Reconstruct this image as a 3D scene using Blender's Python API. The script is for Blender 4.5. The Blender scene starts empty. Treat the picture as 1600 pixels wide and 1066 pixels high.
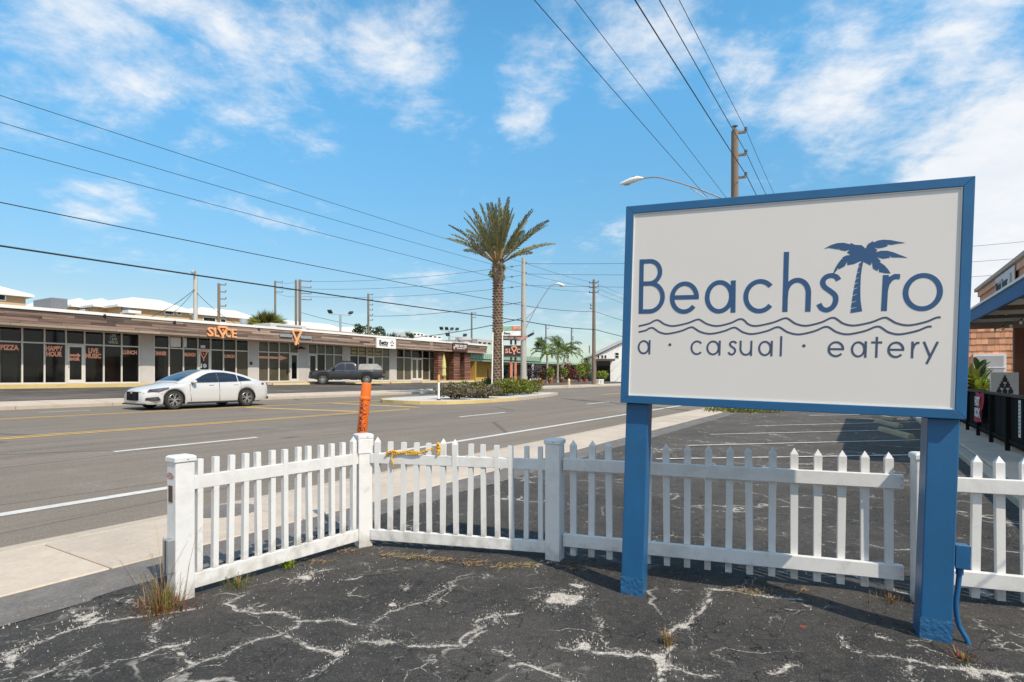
import bpy, bmesh, math, random
import numpy as np
from mathutils import Vector, Matrix
random.seed(7)
sc = bpy.context.scene
C = sc.collection
PI = math.pi
# ------------------------------------------------------------------ camera
EYE = 1.5; F = 900.0; HORIZ = 588.0            # lens measured on the 1600 px wide photograph
cam_d = bpy.data.cameras.new("camera"); cam = bpy.data.objects.new("camera", cam_d); C.objects.link(cam)
cam.location = (0, 0, EYE); cam.rotation_euler = (PI/2, 0, 0)
cam_d.sensor_width = 36.0; cam_d.lens = F/1600*36.0
cam_d.shift_y = (HORIZ-533.0)/1600.0
cam_d.clip_start = 0.05; cam_d.clip_end = 6000
sc.camera = cam
# ------------------------------------------------------------------ light
SUN_EL = 49.0; SUN_AZ = 140.0                   # azimuth from +Y clockwise: behind the camera, to the right
sd = Vector((math.sin(math.radians(SUN_AZ))*math.cos(math.radians(SUN_EL)),
             math.cos(math.radians(SUN_AZ))*math.cos(math.radians(SUN_EL)), math.sin(math.radians(SUN_EL))))
sl = bpy.data.lights.new("sun", 'SUN'); sl.energy = 4.5; sl.angle = math.radians(0.53); sl.color = (1.0, 0.905, 0.765)
so = bpy.data.objects.new("sun", sl); C.objects.link(so); so.rotation_euler = (-sd).to_track_quat('-Z', 'Y').to_euler()
so.location = (20, -20, 40)
sc.view_settings.view_transform = 'Standard'; sc.view_settings.look = 'None'
sc.view_settings.exposure = 0.06; sc.view_settings.gamma = 1.0; sc.view_settings.use_curve_mapping = False
w = bpy.data.worlds.new("World"); sc.world = w; w.use_nodes = True
WN = w.node_tree; WN.nodes.clear()
def pixdir(px, py):
    return Vector(((px-800)/F, 1.0, (HORIZ-py)/F)).normalized()
def build_world():
    nt = WN; N = nt.nodes.new; L = nt.links.new
    out = N('ShaderNodeOutputWorld'); bg = N('ShaderNodeBackground'); L(bg.outputs[0], out.inputs[0])
    bg.inputs[1].default_value = 0.12
    sky = N('ShaderNodeTexSky'); sky.sky_type = 'NISHITA'; sky.sun_disc = False
    sky.sun_elevation = math.radians(SUN_EL); sky.sun_rotation = math.radians(SUN_AZ)
    sky.air_density = 1.0; sky.dust_density = 0.3; sky.ozone_density = 2.5; sky.altitude = 0
    hsv = N('ShaderNodeHueSaturation'); hsv.inputs['Hue'].default_value = 0.487
    hsv.inputs['Saturation'].default_value = 1.08; hsv.inputs['Value'].default_value = 1.14
    L(sky.outputs[0], hsv.inputs['Color'])
    tc = N('ShaderNodeTexCoord')
    sep = N('ShaderNodeSeparateXYZ'); L(tc.outputs['Generated'], sep.inputs[0])
    def m(op, a, b=None, c=None):
        n = N('ShaderNodeMath'); n.operation = op
        for i, v in enumerate((a, b, c)):
            if v is None: continue
            if isinstance(v, (int, float)): n.inputs[i].default_value = v
            else: L(v, n.inputs[i])
        return n.outputs[0]
    den = m('ADD', m('MAXIMUM', sep.outputs[2], 0.0), 0.22)
    cx = m('DIVIDE', sep.outputs[0], den); cy = m('DIVIDE', sep.outputs[1], den)
    comb = N('ShaderNodeCombineXYZ'); L(cx, comb.inputs[0]); L(cy, comb.inputs[1]); comb.inputs[2].default_value = 3.1
    up = N('ShaderNodeMapRange'); L(sep.outputs[2], up.inputs[0]); up.inputs[1].default_value = .12; up.inputs[2].default_value = .46
    grade = N('ShaderNodeMix'); grade.data_type = 'RGBA'; L(up.outputs[0], grade.inputs[0]); grade.inputs[6].default_value = (.84, .82, .82, 1); grade.inputs[7].default_value = (1.10, 1.66, 1.74, 1)
    gm = N('ShaderNodeMix'); gm.data_type = 'RGBA'; gm.blend_type = 'MULTIPLY'; gm.inputs[0].default_value = 1; L(hsv.outputs[0], gm.inputs[6]); L(grade.outputs[2], gm.inputs[7])
    def noise(scale, detail, rough, dist=0.0):
        n = N('ShaderNodeTexNoise'); n.inputs['Scale'].default_value = scale; n.inputs['Detail'].default_value = detail
        n.inputs['Roughness'].default_value = rough; n.inputs['Distortion'].default_value = dist
        L(comb.outputs[0], n.inputs['Vector']); return n.outputs[0]
    n1 = noise(2.1, 12, 0.60, 0.45); n2 = noise(7.5, 9, 0.64, 0.2)
    base = m('ADD', m('MULTIPLY', m('ADD', m('MULTIPLY', n1, 0.62), m('MULTIPLY', n2, 0.38)), 1.75), -.385)
    # where the clouds stand: (direction through photo position, radius, amount)
    blobs = [((235, 60), 230, .30), ((330, 150), 180, .26), ((160, 330), 120, .24), ((410, 225), 80, .16), ((500, 215), 60, .18),
             ((610, 50), 150, .25), ((480, 10), 150, .16), ((850, 100), 100, .24), ((830, 175), 70, .22), ((1000, 50), 130, .30), ((960, 60), 60, .1),
             ((1180, 130), 100, .2), ((1290, 160), 130, .28), ((1420, 110), 100, .18), ((1500, 50), 105, .24), ((1250, 240), 110, .2),
             ((1570, 280), 135, .60), ((1600, 390), 150, .70), ((1560, 130), 50, .2), ((10, 150), 90, .14), ((640, 500), 130, .14), ((985, 380), 60, .14), ((880, 510), 160, .1)]
    acc = None
    for (p, r, s) in blobs:
        d = pixdir(*p); vm = N('ShaderNodeVectorMath'); vm.operation = 'DISTANCE'
        L(tc.outputs['Generated'], vm.inputs[0]); vm.inputs[1].default_value = d
        mr = N('ShaderNodeMapRange'); mr.interpolation_type = 'SMOOTHERSTEP'
        L(vm.outputs['Value'], mr.inputs[0]); mr.inputs[1].default_value = 0; mr.inputs[2].default_value = r/F*1.25
        mr.inputs[3].default_value = s*1.08; mr.inputs[4].default_value = -.02
        acc = mr.outputs[0] if acc is None else m('MAXIMUM', acc, mr.outputs[0])
    # extra cloud added out of view, all round and overhead, for whiter fill light
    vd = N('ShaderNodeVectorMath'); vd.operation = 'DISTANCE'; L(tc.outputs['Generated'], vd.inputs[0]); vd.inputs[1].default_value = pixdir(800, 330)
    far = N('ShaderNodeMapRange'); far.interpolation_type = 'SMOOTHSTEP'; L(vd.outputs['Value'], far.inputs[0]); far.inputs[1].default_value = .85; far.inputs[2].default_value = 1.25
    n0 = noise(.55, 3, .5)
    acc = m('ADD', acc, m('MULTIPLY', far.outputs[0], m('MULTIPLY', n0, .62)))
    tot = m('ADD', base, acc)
    mr = N('ShaderNodeMapRange'); mr.interpolation_type = 'SMOOTHSTEP'; L(tot, mr.inputs[0])
    mr.inputs[1].default_value = 0.57; mr.inputs[2].default_value = 1.0; mr.inputs[3].default_value = 0; mr.inputs[4].default_value = 0.93
    shade = N('ShaderNodeMapRange'); L(n2, shade.inputs[0]); shade.inputs[1].default_value = .3; shade.inputs[2].default_value = .7
    cc = N('ShaderNodeMix'); cc.data_type = 'RGBA'; L(shade.outputs[0], cc.inputs[0])
    cc.inputs[6].default_value = (6.9, 7.2, 7.6, 1); cc.inputs[7].default_value = (7.9, 7.9, 8.0, 1)
    mix = N('ShaderNodeMix'); mix.data_type = 'RGBA'; L(mr.outputs[0], mix.inputs[0])
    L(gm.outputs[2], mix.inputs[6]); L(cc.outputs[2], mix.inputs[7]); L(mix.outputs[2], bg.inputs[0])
build_world()

# ------------------------------------------------------------------ road frame: t along the road (away), u across it (to the far side)
RX, RY = 0.5215, 0.8533
RANG = math.atan2(RY, RX)
def R(u, t, z=0.0): return Vector((-RY*u + RX*t, RX*u + RY*t, z))
def tx(px, u):                                       # t on the line u seen at photo column px
    k = (px-800)/F
    return u*(RY + RX*k)/(RX - RY*k)
def depth(u, t): return RX*u + RY*t
def zat(py, u, t): return EYE + (HORIZ-py)*depth(u, t)/F
PROF = [(-400, 0), (6.38, 0), (6.5, -.1), (8.1, -.03), (11.7, .13), (14.9, .23), (20.9, .29), (24.9, .35), (27, .59), (36.2, .9), (38, 1.08), (46, 1.1), (400, 1.0)]
def zg(u):
    for (a, b), (c, d) in zip(PROF, PROF[1:]):
        if a <= u <= c: return b + (d-b)*(u-a)/(c-a)
    return 1.0
def G(px, py, z=0.0):                                # point of the level z under photo position
    Y = F*(EYE-z)/(py-HORIZ); return Vector(((px-800)/F*Y, Y, z))

# ------------------------------------------------------------------ tags
def tag(o, label=None, cat=None, group=None, kind=None):
    if label: o['label'] = label
    if cat: o['category'] = cat
    if group: o['group'] = group
    if kind: o['kind'] = kind
    return o
def thing(name, label, cat, loc=(0, 0, 0), rz=0, group=None):
    o = bpy.data.objects.new(name, None); C.objects.link(o); o.location = loc; o.rotation_euler = (0, 0, rz)
    o.empty_display_size = .2
    return tag(o, label, cat, group)
def road_thing(name, label, cat, u, t, z=0, group=None, extra=0):
    return thing(name, label, cat, R(u, t, z), RANG+extra, group)
def inst(src, name, parent, loc=(0, 0, 0), rot=(0, 0, 0), scale=(1, 1, 1), mat=None):
    me = src if isinstance(src, bpy.types.Mesh) else src.data
    o = bpy.data.objects.new(name, me); C.objects.link(o); o.parent = parent; o.location = loc; o.rotation_euler = rot; o.scale = scale
    if mat:
        o.material_slots[0].link = 'OBJECT'; o.material_slots[0].material = mat
    return o
def copy_tree(o, parent=None):
    c = o.copy(); C.objects.link(c)
    if parent: c.parent = parent
    for ch in list(o.children): copy_tree(ch, c)
    return c

# ------------------------------------------------------------------ mesh builder
class MB:
    def __init__(s): s.v = []; s.f = []
    def add(s, vs, fs):
        b = len(s.v); s.v += [tuple(v) for v in vs]; s.f += [tuple(i+b for i in f) for f in fs]; return s
    def box(s, x0, x1, y0, y1, z0, z1, M=None):
        vs = [Vector(p) for p in ((x0, y0, z0), (x1, y0, z0), (x1, y1, z0), (x0, y1, z0), (x0, y0, z1), (x1, y0, z1), (x1, y1, z1), (x0, y1, z1))]
        if M is not None: vs = [M @ v for v in vs]
        return s.add(vs, [(3, 2, 1, 0), (4, 5, 6, 7), (0, 1, 5, 4), (1, 2, 6, 5), (2, 3, 7, 6), (3, 0, 4, 7)])
    def bar(s, a, b, w, h=None, up=(0, 0, 1)):
        h = h or w; a = Vector(a); b = Vector(b); d = (b-a).normalized(); up = Vector(up)
        if abs(d.dot(up)) > .99: up = Vector((0, 1, 0))
        x = d.cross(up).normalized(); y = x.cross(d)
        vs = []
        for p in (a, b):
            for sx, sy in ((-1, -1), (1, -1), (1, 1), (-1, 1)): vs.append(p + x*sx*w/2 + y*sy*h/2)
        return s.add(vs, [(0, 1, 2, 3), (7, 6, 5, 4), (0, 4, 5, 1), (1, 5, 6, 2), (2, 6, 7, 3), (3, 7, 4, 0)])
    def tube(s, pts, r, n=6, cap=True):
        pts = [Vector(p) for p in pts]; m = len(pts); rr = r if isinstance(r, (list, tuple)) else [r]*m
        base = len(s.v); prev = None
        for i, p in enumerate(pts):
            d = (pts[min(i+1, m-1)]-pts[max(i-1, 0)]).normalized()
            if prev is None:
                a = Vector((0, 0, 1)) if abs(d.z) < .9 else Vector((1, 0, 0)); x = d.cross(a).normalized()
            else:
                x = (prev - d*prev.dot(d)).normalized()
            prev = x; y = d.cross(x)
            for k in range(n):
                a = 2*PI*k/n; s.v.append(tuple(p + (x*math.cos(a)+y*math.sin(a))*rr[i]))
        for i in range(m-1):
            for k in range(n):
                k2 = (k+1) % n
                s.f.append((base+i*n+k, base+i*n+k2, base+(i+1)*n+k2, base+(i+1)*n+k))
        if cap:
            s.f.append(tuple(base+k for k in range(n))[::-1]); s.f.append(tuple(base+(m-1)*n+k for k in range(n)))
        return s
    def cyl(s, c, r, h, n=16, axis='z', r2=None):
        c = Vector(c); d = {'z': Vector((0, 0, 1)), 'y': Vector((0, 1, 0)), 'x': Vector((1, 0, 0))}[axis]
        return s.tube([c, c+d*h], [r, r if r2 is None else r2], n)
    def lathe(s, prof, n=20, c=(0, 0, 0), axis='z'):
        base = len(s.v); m = len(prof)
        for (r, z) in prof:
            for k in range(n):
                a = 2*PI*k/n; x, y = r*math.cos(a), r*math.sin(a)
                p = {'z': (x, y, z), 'y': (x, z, y), 'x': (z, x, y)}[axis]
                s.v.append((c[0]+p[0], c[1]+p[1], c[2]+p[2]))
        for i in range(m-1):
            for k in range(n):
                k2 = (k+1) % n
                s.f.append((base+i*n+k, base+i*n+k2, base+(i+1)*n+k2, base+(i+1)*n+k))
        return s
    def ball(s, c, r, n=10, m=6, sq=(1, 1, 1)):
        base = len(s.v)
        for i in range(m+1):
            th = PI*i/m
            for k in range(n):
                a = 2*PI*k/n
                s.v.append((c[0]+r*sq[0]*math.sin(th)*math.cos(a), c[1]+r*sq[1]*math.sin(th)*math.sin(a), c[2]+r*sq[2]*math.cos(th)))
        for i in range(m):
            for k in range(n):
                k2 = (k+1) % n; s.f.append((base+i*n+k, base+(i+1)*n+k, base+(i+1)*n+k2, base+i*n+k2))
        return s
    def prism(s, poly, a, b, axis='y'):               # poly in the two other axes, from a to b along axis
        def P(p, q): return {'y': (p[0], q, p[1]), 'z': (p[0], p[1], q), 'x': (q, p[0], p[1])}[axis]
        n = len(poly); base = len(s.v)
        for p in poly: s.v.append(P(p, a))
        for p in poly: s.v.append(P(p, b))
        s.f.append(tuple(base+i for i in range(n))); s.f.append(tuple(base+n+i for i in range(n))[::-1])
        for i in range(n):
            j = (i+1) % n; s.f.append((base+i, base+n+i, base+n+j, base+j))
        return s
    def stroke(s, pts, w, y0, y1, closed=False):       # ribbon of width w in the x-z plane, from y0 to y1
        Q = [Vector((p[0], p[1])) for p in pts]; P = [Q[0]]+[b for a, b in zip(Q, Q[1:]) if (b-a).length > 1e-4]; n = len(P); lf = []; rt = []
        for i in range(n):
            if closed: a, b = P[(i-1) % n], P[(i+1) % n]
            else: a, b = P[max(i-1, 0)], P[min(i+1, n-1)]
            d = (b-a).normalized(); q = Vector((-d.y, d.x)); k = 1.0
            if 0 < i < n-1 or closed:
                d1 = (P[i]-P[i-1]).normalized(); q1 = Vector((-d1.y, d1.x)); k = 1/max(q.dot(q1), .5)
            lf.append(P[i]+q*w/2*k); rt.append(P[i]-q*w/2*k)
        base = len(s.v)
        for i in range(n):
            for (p, y) in ((lf[i], y0), (rt[i], y0), (rt[i], y1), (lf[i], y1)): s.v.append((p.x, y, p.y))
        rng = range(n) if closed else range(n-1)
        for i in rng:
            j = (i+1) % n
            for k in range(4):
                k2 = (k+1) % 4; s.f.append((base+i*4+k, base+i*4+k2, base+j*4+k2, base+j*4+k))
        if not closed:
            s.f.append((base+3, base+2, base+1, base)); e = base+(n-1)*4; s.f.append((e, e+1, e+2, e+3))
        return s
    def mesh(s, name, mat, smooth=None, bevel=0, seg=1):
        me = bpy.data.meshes.new(name); me.from_pydata(s.v, [], s.f)
        bm = bmesh.new(); bm.from_mesh(me); bmesh.ops.recalc_face_normals(bm, faces=bm.faces)
        if bevel:
            ed = [e for e in bm.edges if len(e.link_faces) == 2 and e.calc_face_angle(0) > .6]
            bmesh.ops.bevel(bm, geom=ed, offset=bevel, segments=seg, affect='EDGES', profile=.5)
        bm.to_mesh(me); bm.free()
        if mat: me.materials.append(mat)
        if smooth is not None:
            for p in me.polygons: p.use_smooth = True
            me.set_sharp_from_angle(angle=math.radians(smooth))
        return me
    def build(s, name, mat, parent=None, loc=(0, 0, 0), rz=0, smooth=None, bevel=0, seg=1, kind=None):
        o = bpy.data.objects.new(name, s.mesh(name, mat, smooth, bevel, seg)); C.objects.link(o)
        if parent: o.parent = parent
        o.location = loc; o.rotation_euler = (0, 0, rz)
        if kind: o['kind'] = kind
        return o
def raw(name, vs, fs, mat, parent=None, smooth=None, kind=None, loc=(0, 0, 0), rz=0):     # no normal recalculation: open sheets, leaves
    me = bpy.data.meshes.new(name); me.from_pydata([tuple(v) for v in vs], [], fs)
    if mat: me.materials.append(mat)
    if smooth is not None:
        for p in me.polygons: p.use_smooth = True
        me.set_sharp_from_angle(angle=math.radians(smooth))
    o = bpy.data.objects.new(name, me); C.objects.link(o)
    if parent: o.parent = parent
    o.location = loc; o.rotation_euler = (0, 0, rz)
    if kind: o['kind'] = kind
    return o
def text_mesh(body, size, depth_, mat, width=None, bold=0.0):
    cu = bpy.data.curves.new("lettering", 'FONT'); cu.body = body; cu.size = size; cu.extrude = depth_; cu.align_x = 'CENTER'; cu.align_y = 'CENTER'
    cu.offset = bold; cu.resolution_u = 2; cu.space_line = .85
    o = bpy.data.objects.new("lettering", cu); C.objects.link(o)
    bpy.context.view_layer.update()
    me = bpy.data.meshes.new_from_object(o.evaluated_get(bpy.context.evaluated_depsgraph_get()))
    C.objects.unlink(o); bpy.data.objects.remove(o)
    if width and me.vertices:
        xs = [v.co.x for v in me.vertices]; k = width/(max(xs)-min(xs)); c = (max(xs)+min(xs))/2
        for v in me.vertices: v.co.x = (v.co.x-c)*k
    for v in me.vertices: v.co = Vector((v.co.x, -v.co.z, v.co.y))       # stand it up, facing -y
    me.materials.clear(); me.materials.append(mat)
    return me
def smoothline(pts, k=6, closed=False):
    P = [Vector(p) for p in pts]; n = len(P); out = []
    for i in range(n if closed else n-1):
        a = P[(i-1) % n] if (closed or i > 0) else P[0]*2-P[1]
        b = P[i]; c = P[(i+1) % n]; d = P[(i+2) % n] if (closed or i+2 < n) else P[-1]*2-P[-2]
        for j in range(k):
            t = j/k; out.append(.5*((2*b)+(c-a)*t+(2*a-5*b+4*c-d)*t*t+(3*b-a-3*c+d)*t**3))
    if not closed: out.append(P[-1])
    return out

# ------------------------------------------------------------------ materials
def nodes(name):
    m = bpy.data.materials.new(name); m.use_nodes = True; nt = m.node_tree
    return m, nt, nt.nodes['Principled BSDF']
def hexc(c): return (c[0], c[1], c[2], 1.0)
def pm(name, col, rough=.6, var=.18, scale=6.0, bump=0.0, bscale=80.0, metal=0.0, spec=.5, objvar=0.0, coord='Object', stretch=(1, 1, 1), dirt=None, dirtscale=2.0, dirtamt=.5, coat=0.0, fine=0.0):
    m, nt, b = nodes(name); N = nt.nodes.new; L = nt.links.new
    tc = N('ShaderNodeTexCoord'); mp = N('ShaderNodeMapping'); L(tc.outputs[coord], mp.inputs[0]); mp.inputs['Scale'].default_value = stretch
    vec = mp.outputs[0]
    info = N('ShaderNodeObjectInfo')
    if objvar:
        ad = N('ShaderNodeVectorMath'); ad.operation = 'ADD'; L(vec, ad.inputs[0])
        cb = N('ShaderNodeCombineXYZ'); mm = N('ShaderNodeMath'); mm.operation = 'MULTIPLY'; L(info.outputs['Random'], mm.inputs[0]); mm.inputs[1].default_value = 37.0
        L(mm.outputs[0], cb.inputs[0]); L(mm.outputs[0], cb.inputs[2]); L(cb.outputs[0], ad.inputs[1]); vec = ad.outputs[0]
    n = N('ShaderNodeTexNoise'); n.inputs['Scale'].default_value = scale; n.inputs['Detail'].default_value = 6; n.inputs['Roughness'].default_value = .62
    L(vec, n.inputs['Vector'])
    mr = N('ShaderNodeMapRange'); L(n.outputs[0], mr.inputs[0]); mr.inputs[1].default_value = .28; mr.inputs[2].default_value = .72
    mr.inputs[3].default_value = 1-var; mr.inputs[4].default_value = 1+var
    val = mr.outputs[0]
    if fine:
        n3 = N('ShaderNodeTexNoise'); n3.inputs['Scale'].default_value = scale*22; n3.inputs['Detail'].default_value = 3; L(vec, n3.inputs['Vector'])
        m3 = N('ShaderNodeMapRange'); L(n3.outputs[0], m3.inputs[0]); m3.inputs[1].default_value = .3; m3.inputs[2].default_value = .7
        m3.inputs[3].default_value = 1-fine; m3.inputs[4].default_value = 1+fine
        mu = N('ShaderNodeMath'); mu.operation = 'MULTIPLY'; L(val, mu.inputs[0]); L(m3.outputs[0], mu.inputs[1]); val = mu.outputs[0]
    if objvar:
        m2 = N('ShaderNodeMapRange'); L(info.outputs['Random'], m2.inputs[0]); m2.inputs[3].default_value = 1-objvar; m2.inputs[4].default_value = 1+objvar
        mu = N('ShaderNodeMath'); mu.operation = 'MULTIPLY'; L(val, mu.inputs[0]); L(m2.outputs[0], mu.inputs[1]); val = mu.outputs[0]
    vm = N('ShaderNodeVectorMath'); vm.operation = 'SCALE'; vm.inputs[0].default_value = col[:3]; L(val, vm.inputs['Scale'])
    colout = vm.outputs[0]
    if dirt:
        n2 = N('ShaderNodeTexNoise'); n2.inputs['Scale'].default_value = dirtscale; n2.inputs['Detail'].default_value = 8; n2.inputs['Roughness'].default_value = .7
        L(vec, n2.inputs['Vector'])
        r2 = N('ShaderNodeMapRange'); L(n2.outputs[0], r2.inputs[0]); r2.inputs[1].default_value = .48; r2.inputs[2].default_value = .75; r2.inputs[3].default_value = 0; r2.inputs[4].default_value = dirtamt
        mx = N('ShaderNodeMix'); mx.data_type = 'RGBA'; L(r2.outputs[0], mx.inputs[0]); L(colout, mx.inputs[6]); mx.inputs[7].default_value = hexc(dirt); colout = mx.outputs[2]
    L(colout, b.inputs['Base Color'])
    b.inputs['Roughness'].default_value = rough; b.inputs['Metallic'].default_value = metal; b.inputs['Specular IOR Level'].default_value = spec
    if coat: b.inputs['Coat Weight'].default_value = coat; b.inputs['Coat Roughness'].default_value = .05
    if bump:
        bn = N('ShaderNodeTexNoise'); bn.inputs['Scale'].default_value = bscale; bn.inputs['Detail'].default_value = 4; L(vec, bn.inputs['Vector'])
        bp = N('ShaderNodeBump'); bp.inputs['Strength'].default_value = bump; bp.inputs['Distance'].default_value = .01; L(bn.outputs[0], bp.inputs['Height']); L(bp.outputs[0], b.inputs['Normal'])
    return m
M = {}
def fence_mat():
    m = pm('fence_vinyl', (.74, .715, .685), .38, .04, 3, .04, 30, dirt=(.40, .36, .30), dirtscale=3.4, dirtamt=.45); nt = m.node_tree; N = nt.nodes.new; L = nt.links.new
    b = nt.nodes['Principled BSDF']; src = b.inputs['Base Color'].links[0].from_socket
    tc = N('ShaderNodeTexCoord'); sp = N('ShaderNodeSeparateXYZ'); L(tc.outputs['Object'], sp.inputs[0])
    n = N('ShaderNodeTexNoise'); n.inputs['Scale'].default_value = 11; n.inputs['Detail'].default_value = 6; g = N('ShaderNodeNewGeometry'); L(g.outputs['Position'], n.inputs['Vector'])
    a = N('ShaderNodeMapRange'); L(sp.outputs[2], a.inputs[0]); a.inputs[1].default_value = .02; a.inputs[2].default_value = .20; a.inputs[3].default_value = .30; a.inputs[4].default_value = 0
    s = N('ShaderNodeMath'); s.operation = 'ADD'; L(a.outputs[0], s.inputs[0]); L(n.outputs[0], s.inputs[1])
    r = N('ShaderNodeMapRange'); L(s.outputs[0], r.inputs[0]); r.inputs[1].default_value = .62; r.inputs[2].default_value = .9; r.inputs[3].default_value = 0; r.inputs[4].default_value = .6
    x = N('ShaderNodeMix'); x.data_type = 'RGBA'; L(r.outputs[0], x.inputs[0]); L(src, x.inputs[6]); x.inputs[7].default_value = (.33, .29, .24, 1); L(x.outputs[2], b.inputs['Base Color']); return m
M['fence'] = fence_mat()
M['blue'] = pm('blue_paint', (.016, .108, .245), .38, .10, 5, .07, 55, objvar=.04, dirt=(.03, .09, .17), dirtamt=.4)
M['signface'] = pm('sign_face', (.70, .65, .60), .5, .015, 1.5, .0, 6)
M['bluewrap'] = pm('crumpled_blue_wrap', (.016, .108, .245), .4, .15, 9, 1.0, 34, dirt=(.05, .10, .16), dirtamt=.5)
M['letter'] = pm('letter_blue', (.028, .085, .19), .45, .06, 4)
M['signink'] = pm('letter_slate', (.055, .075, .13), .5, .06, 4)
M['side'] = pm('sidewalk_concrete', (.53, .43, .335), .85, .10, 1.3, .15, 90, objvar=.05, dirt=(.26, .22, .18), dirtscale=.9, dirtamt=.5, fine=.06)
M['kerb'] = pm('kerb_concrete', (.48, .395, .305), .85, .15, 2.0, .15, 60, dirt=(.2, .17, .14), dirtamt=.6, fine=.08)
M['apron'] = pm('apron_asphalt', (.15, .13, .115), .9, .15, 2.0, .5, 140, dirt=(.30, .27, .23), dirtscale=2.2, dirtamt=.6, fine=.25)
M['farlot'] = pm('far_lot_asphalt', (.105, .089, .076), .95, .35, .5, .3, 60, spec=.15, dirt=(.22, .19, .165), dirtscale=.8, dirtamt=.9, stretch=(.5, 1, 1), fine=.2)
M['sand'] = pm('sandy_ground', (.25, .22, .16), .95, .25, .12, dirt=(.08, .10, .04), dirtscale=.2, dirtamt=.8)
M['whiteline'] = pm('white_road_paint', (.62, .58, .53), .7, .12, 3, dirt=(.3, .28, .25), dirtscale=6, dirtamt=.8)
M['faintline'] = pm('worn_white_paint', (.60, .56, .52), .8, .2, 3, dirt=(.12, .105, .09), dirtscale=5, dirtamt=.9)
M['yellowline'] = pm('yellow_road_paint', (.62, .37, .10), .75, .12, 2, dirt=(.24, .2, .15), dirtscale=3, dirtamt=.7)
M['wood_pole'] = pm('weathered_pole_wood', (.20, .15, .11), .9, .25, 5, .4, 30, stretch=(1, 1, .08))
M['conc_pole'] = pm('concrete_pole', (.40, .375, .33), .85, .12, 3, stretch=(1, 1, .2))
M['galv'] = pm('galvanised_steel', (.40, .41, .41), .45, .12, 8, metal=.6)
M['darkmetal'] = pm('dark_metal', (.035, .035, .037), .5, .2, 8)
M['cable'] = pm('black_cable', (.02, .021, .024), .6, .1, 3)
M['insul'] = pm('insulator_grey', (.16, .16, .17), .4, .1, 5)
M['white'] = pm('white_paint', (.78, .76, .73), .5, .06, 3, dirt=(.5, .47, .42), dirtscale=1.3, dirtamt=.4)
M['offwhite'] = pm('offwhite_roof', (.78, .75, .70), .6, .06, .6, dirt=(.5, .48, .44), dirtscale=.5, dirtamt=.4)
M['orange'] = pm('orange_plastic', (.86, .16, .015), .42, .07, 6, dirt=(.5, .12, .03), dirtamt=.5, dirtscale=5)
M['black'] = pm('black_print', (.02, .02, .022), .6, .1, 4)
M['rope'] = pm('yellow_rope', (.72, .40, .045), .8, .25, 40, .5, 200)
def glass_mat(name, col, rough=.05, var=.5, scale=.7):
    m = pm(name, col, rough, var, scale, spec=.28, objvar=.25); return m
def clear_glass(name):
    m = pm(name, (.008, .008, .008), .04, .3, .7, spec=.7); nt = m.node_tree; N = nt.nodes.new; L = nt.links.new
    t = N('ShaderNodeBsdfTransparent'); t.inputs[0].default_value = (.75, .75, .72, 1); mx = N('ShaderNodeMixShader'); mx.inputs[0].default_value = .62
    L(nt.nodes['Principled BSDF'].outputs[0], mx.inputs[1]); L(t.outputs[0], mx.inputs[2]); L(mx.outputs[0], nt.nodes['Material Output'].inputs[0]); return m
M['glass'] = clear_glass('clear_window_glass')
M['darkpane'] = glass_mat('dark_window_glass', (.010, .0095, .009))
M['glass_tan'] = glass_mat('papered_window_glass', (.085, .072, .047), .12, .25)
M['glass_green'] = glass_mat('greenish_blind_glass', (.11, .115, .085), .12, .2)
M['alu'] = pm('aluminium_mullion', (.58, .55, .49), .45, .06, 4)
M['stucco_grey'] = pm('grey_stucco', (.46, .425, .40), .85, .08, 1.5, .2, 60, dirt=(.3, .28, .26), dirtscale=.8, dirtamt=.4)
M['plank'] = pm('reclaimed_plank', (.19, .118, .088), .85, .35, 3.0, .4, 25, objvar=.42, stretch=(.15, 1, 3), dirt=(.36, .30, .25), dirtscale=1.5, dirtamt=.7)
M['plank_lt'] = pm('pale_weathered_plank', (.36, .26, .20), .85, .25, 3.0, .4, 25, objvar=.22, stretch=(.15, 1, 3), dirt=(.2, .13, .10), dirtscale=1.5, dirtamt=.7)
M['plank_dk'] = pm('dark_weathered_plank', (.085, .055, .045), .85, .3, 3.0, .4, 25, objvar=.3, stretch=(.15, 1, 3), dirt=(.26, .2, .16), dirtscale=1.5, dirtamt=.6)
M['slat'] = pm('redbrown_slat', (.25, .115, .075), .8, .25, 4, objvar=.35, stretch=(.3, 1, 2))
M['soffit'] = pm('soffit_board', (.30, .27, .23), .9, .1, 2)
M['yellowkerb'] = pm('yellow_kerb_paint', (.60, .44, .17), .8, .15, 1.2, dirt=(.42, .36, .27), dirtscale=1.4, dirtamt=.8)
M['coral'] = pm('coral_decal', (.80, .34, .21), .5, .1, 5)
M['orangesign'] = pm('orange_channel_letter', (.80, .38, .17), .45, .08, 5)
M['whitedecal'] = pm('white_decal', (.7, .7, .68), .5, .1, 5)
M['tanwall'] = pm('tan_stucco', (.58, .38, .22), .9, .08, .4, dirt=(.4, .26, .15), dirtscale=.4, dirtamt=.4)
M['greenroof'] = pm('pale_green_metal_roof', (.40, .46, .36), .55, .1, .7, dirt=(.44, .48, .40), dirtscale=.6, dirtamt=.6)
M['greenroof_dk'] = pm('green_metal_fascia', (.25, .41, .30), .5, .12, 1)
M['ochre'] = pm('ochre_wall', (.52, .31, .07), .85, .1, 1.2)
M['brown'] = pm('brown_paint', (.10, .04, .025), .6, .15, 3)
M['redpost'] = pm('rust_orange_post', (.58, .19, .09), .6, .12, 4)
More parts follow.
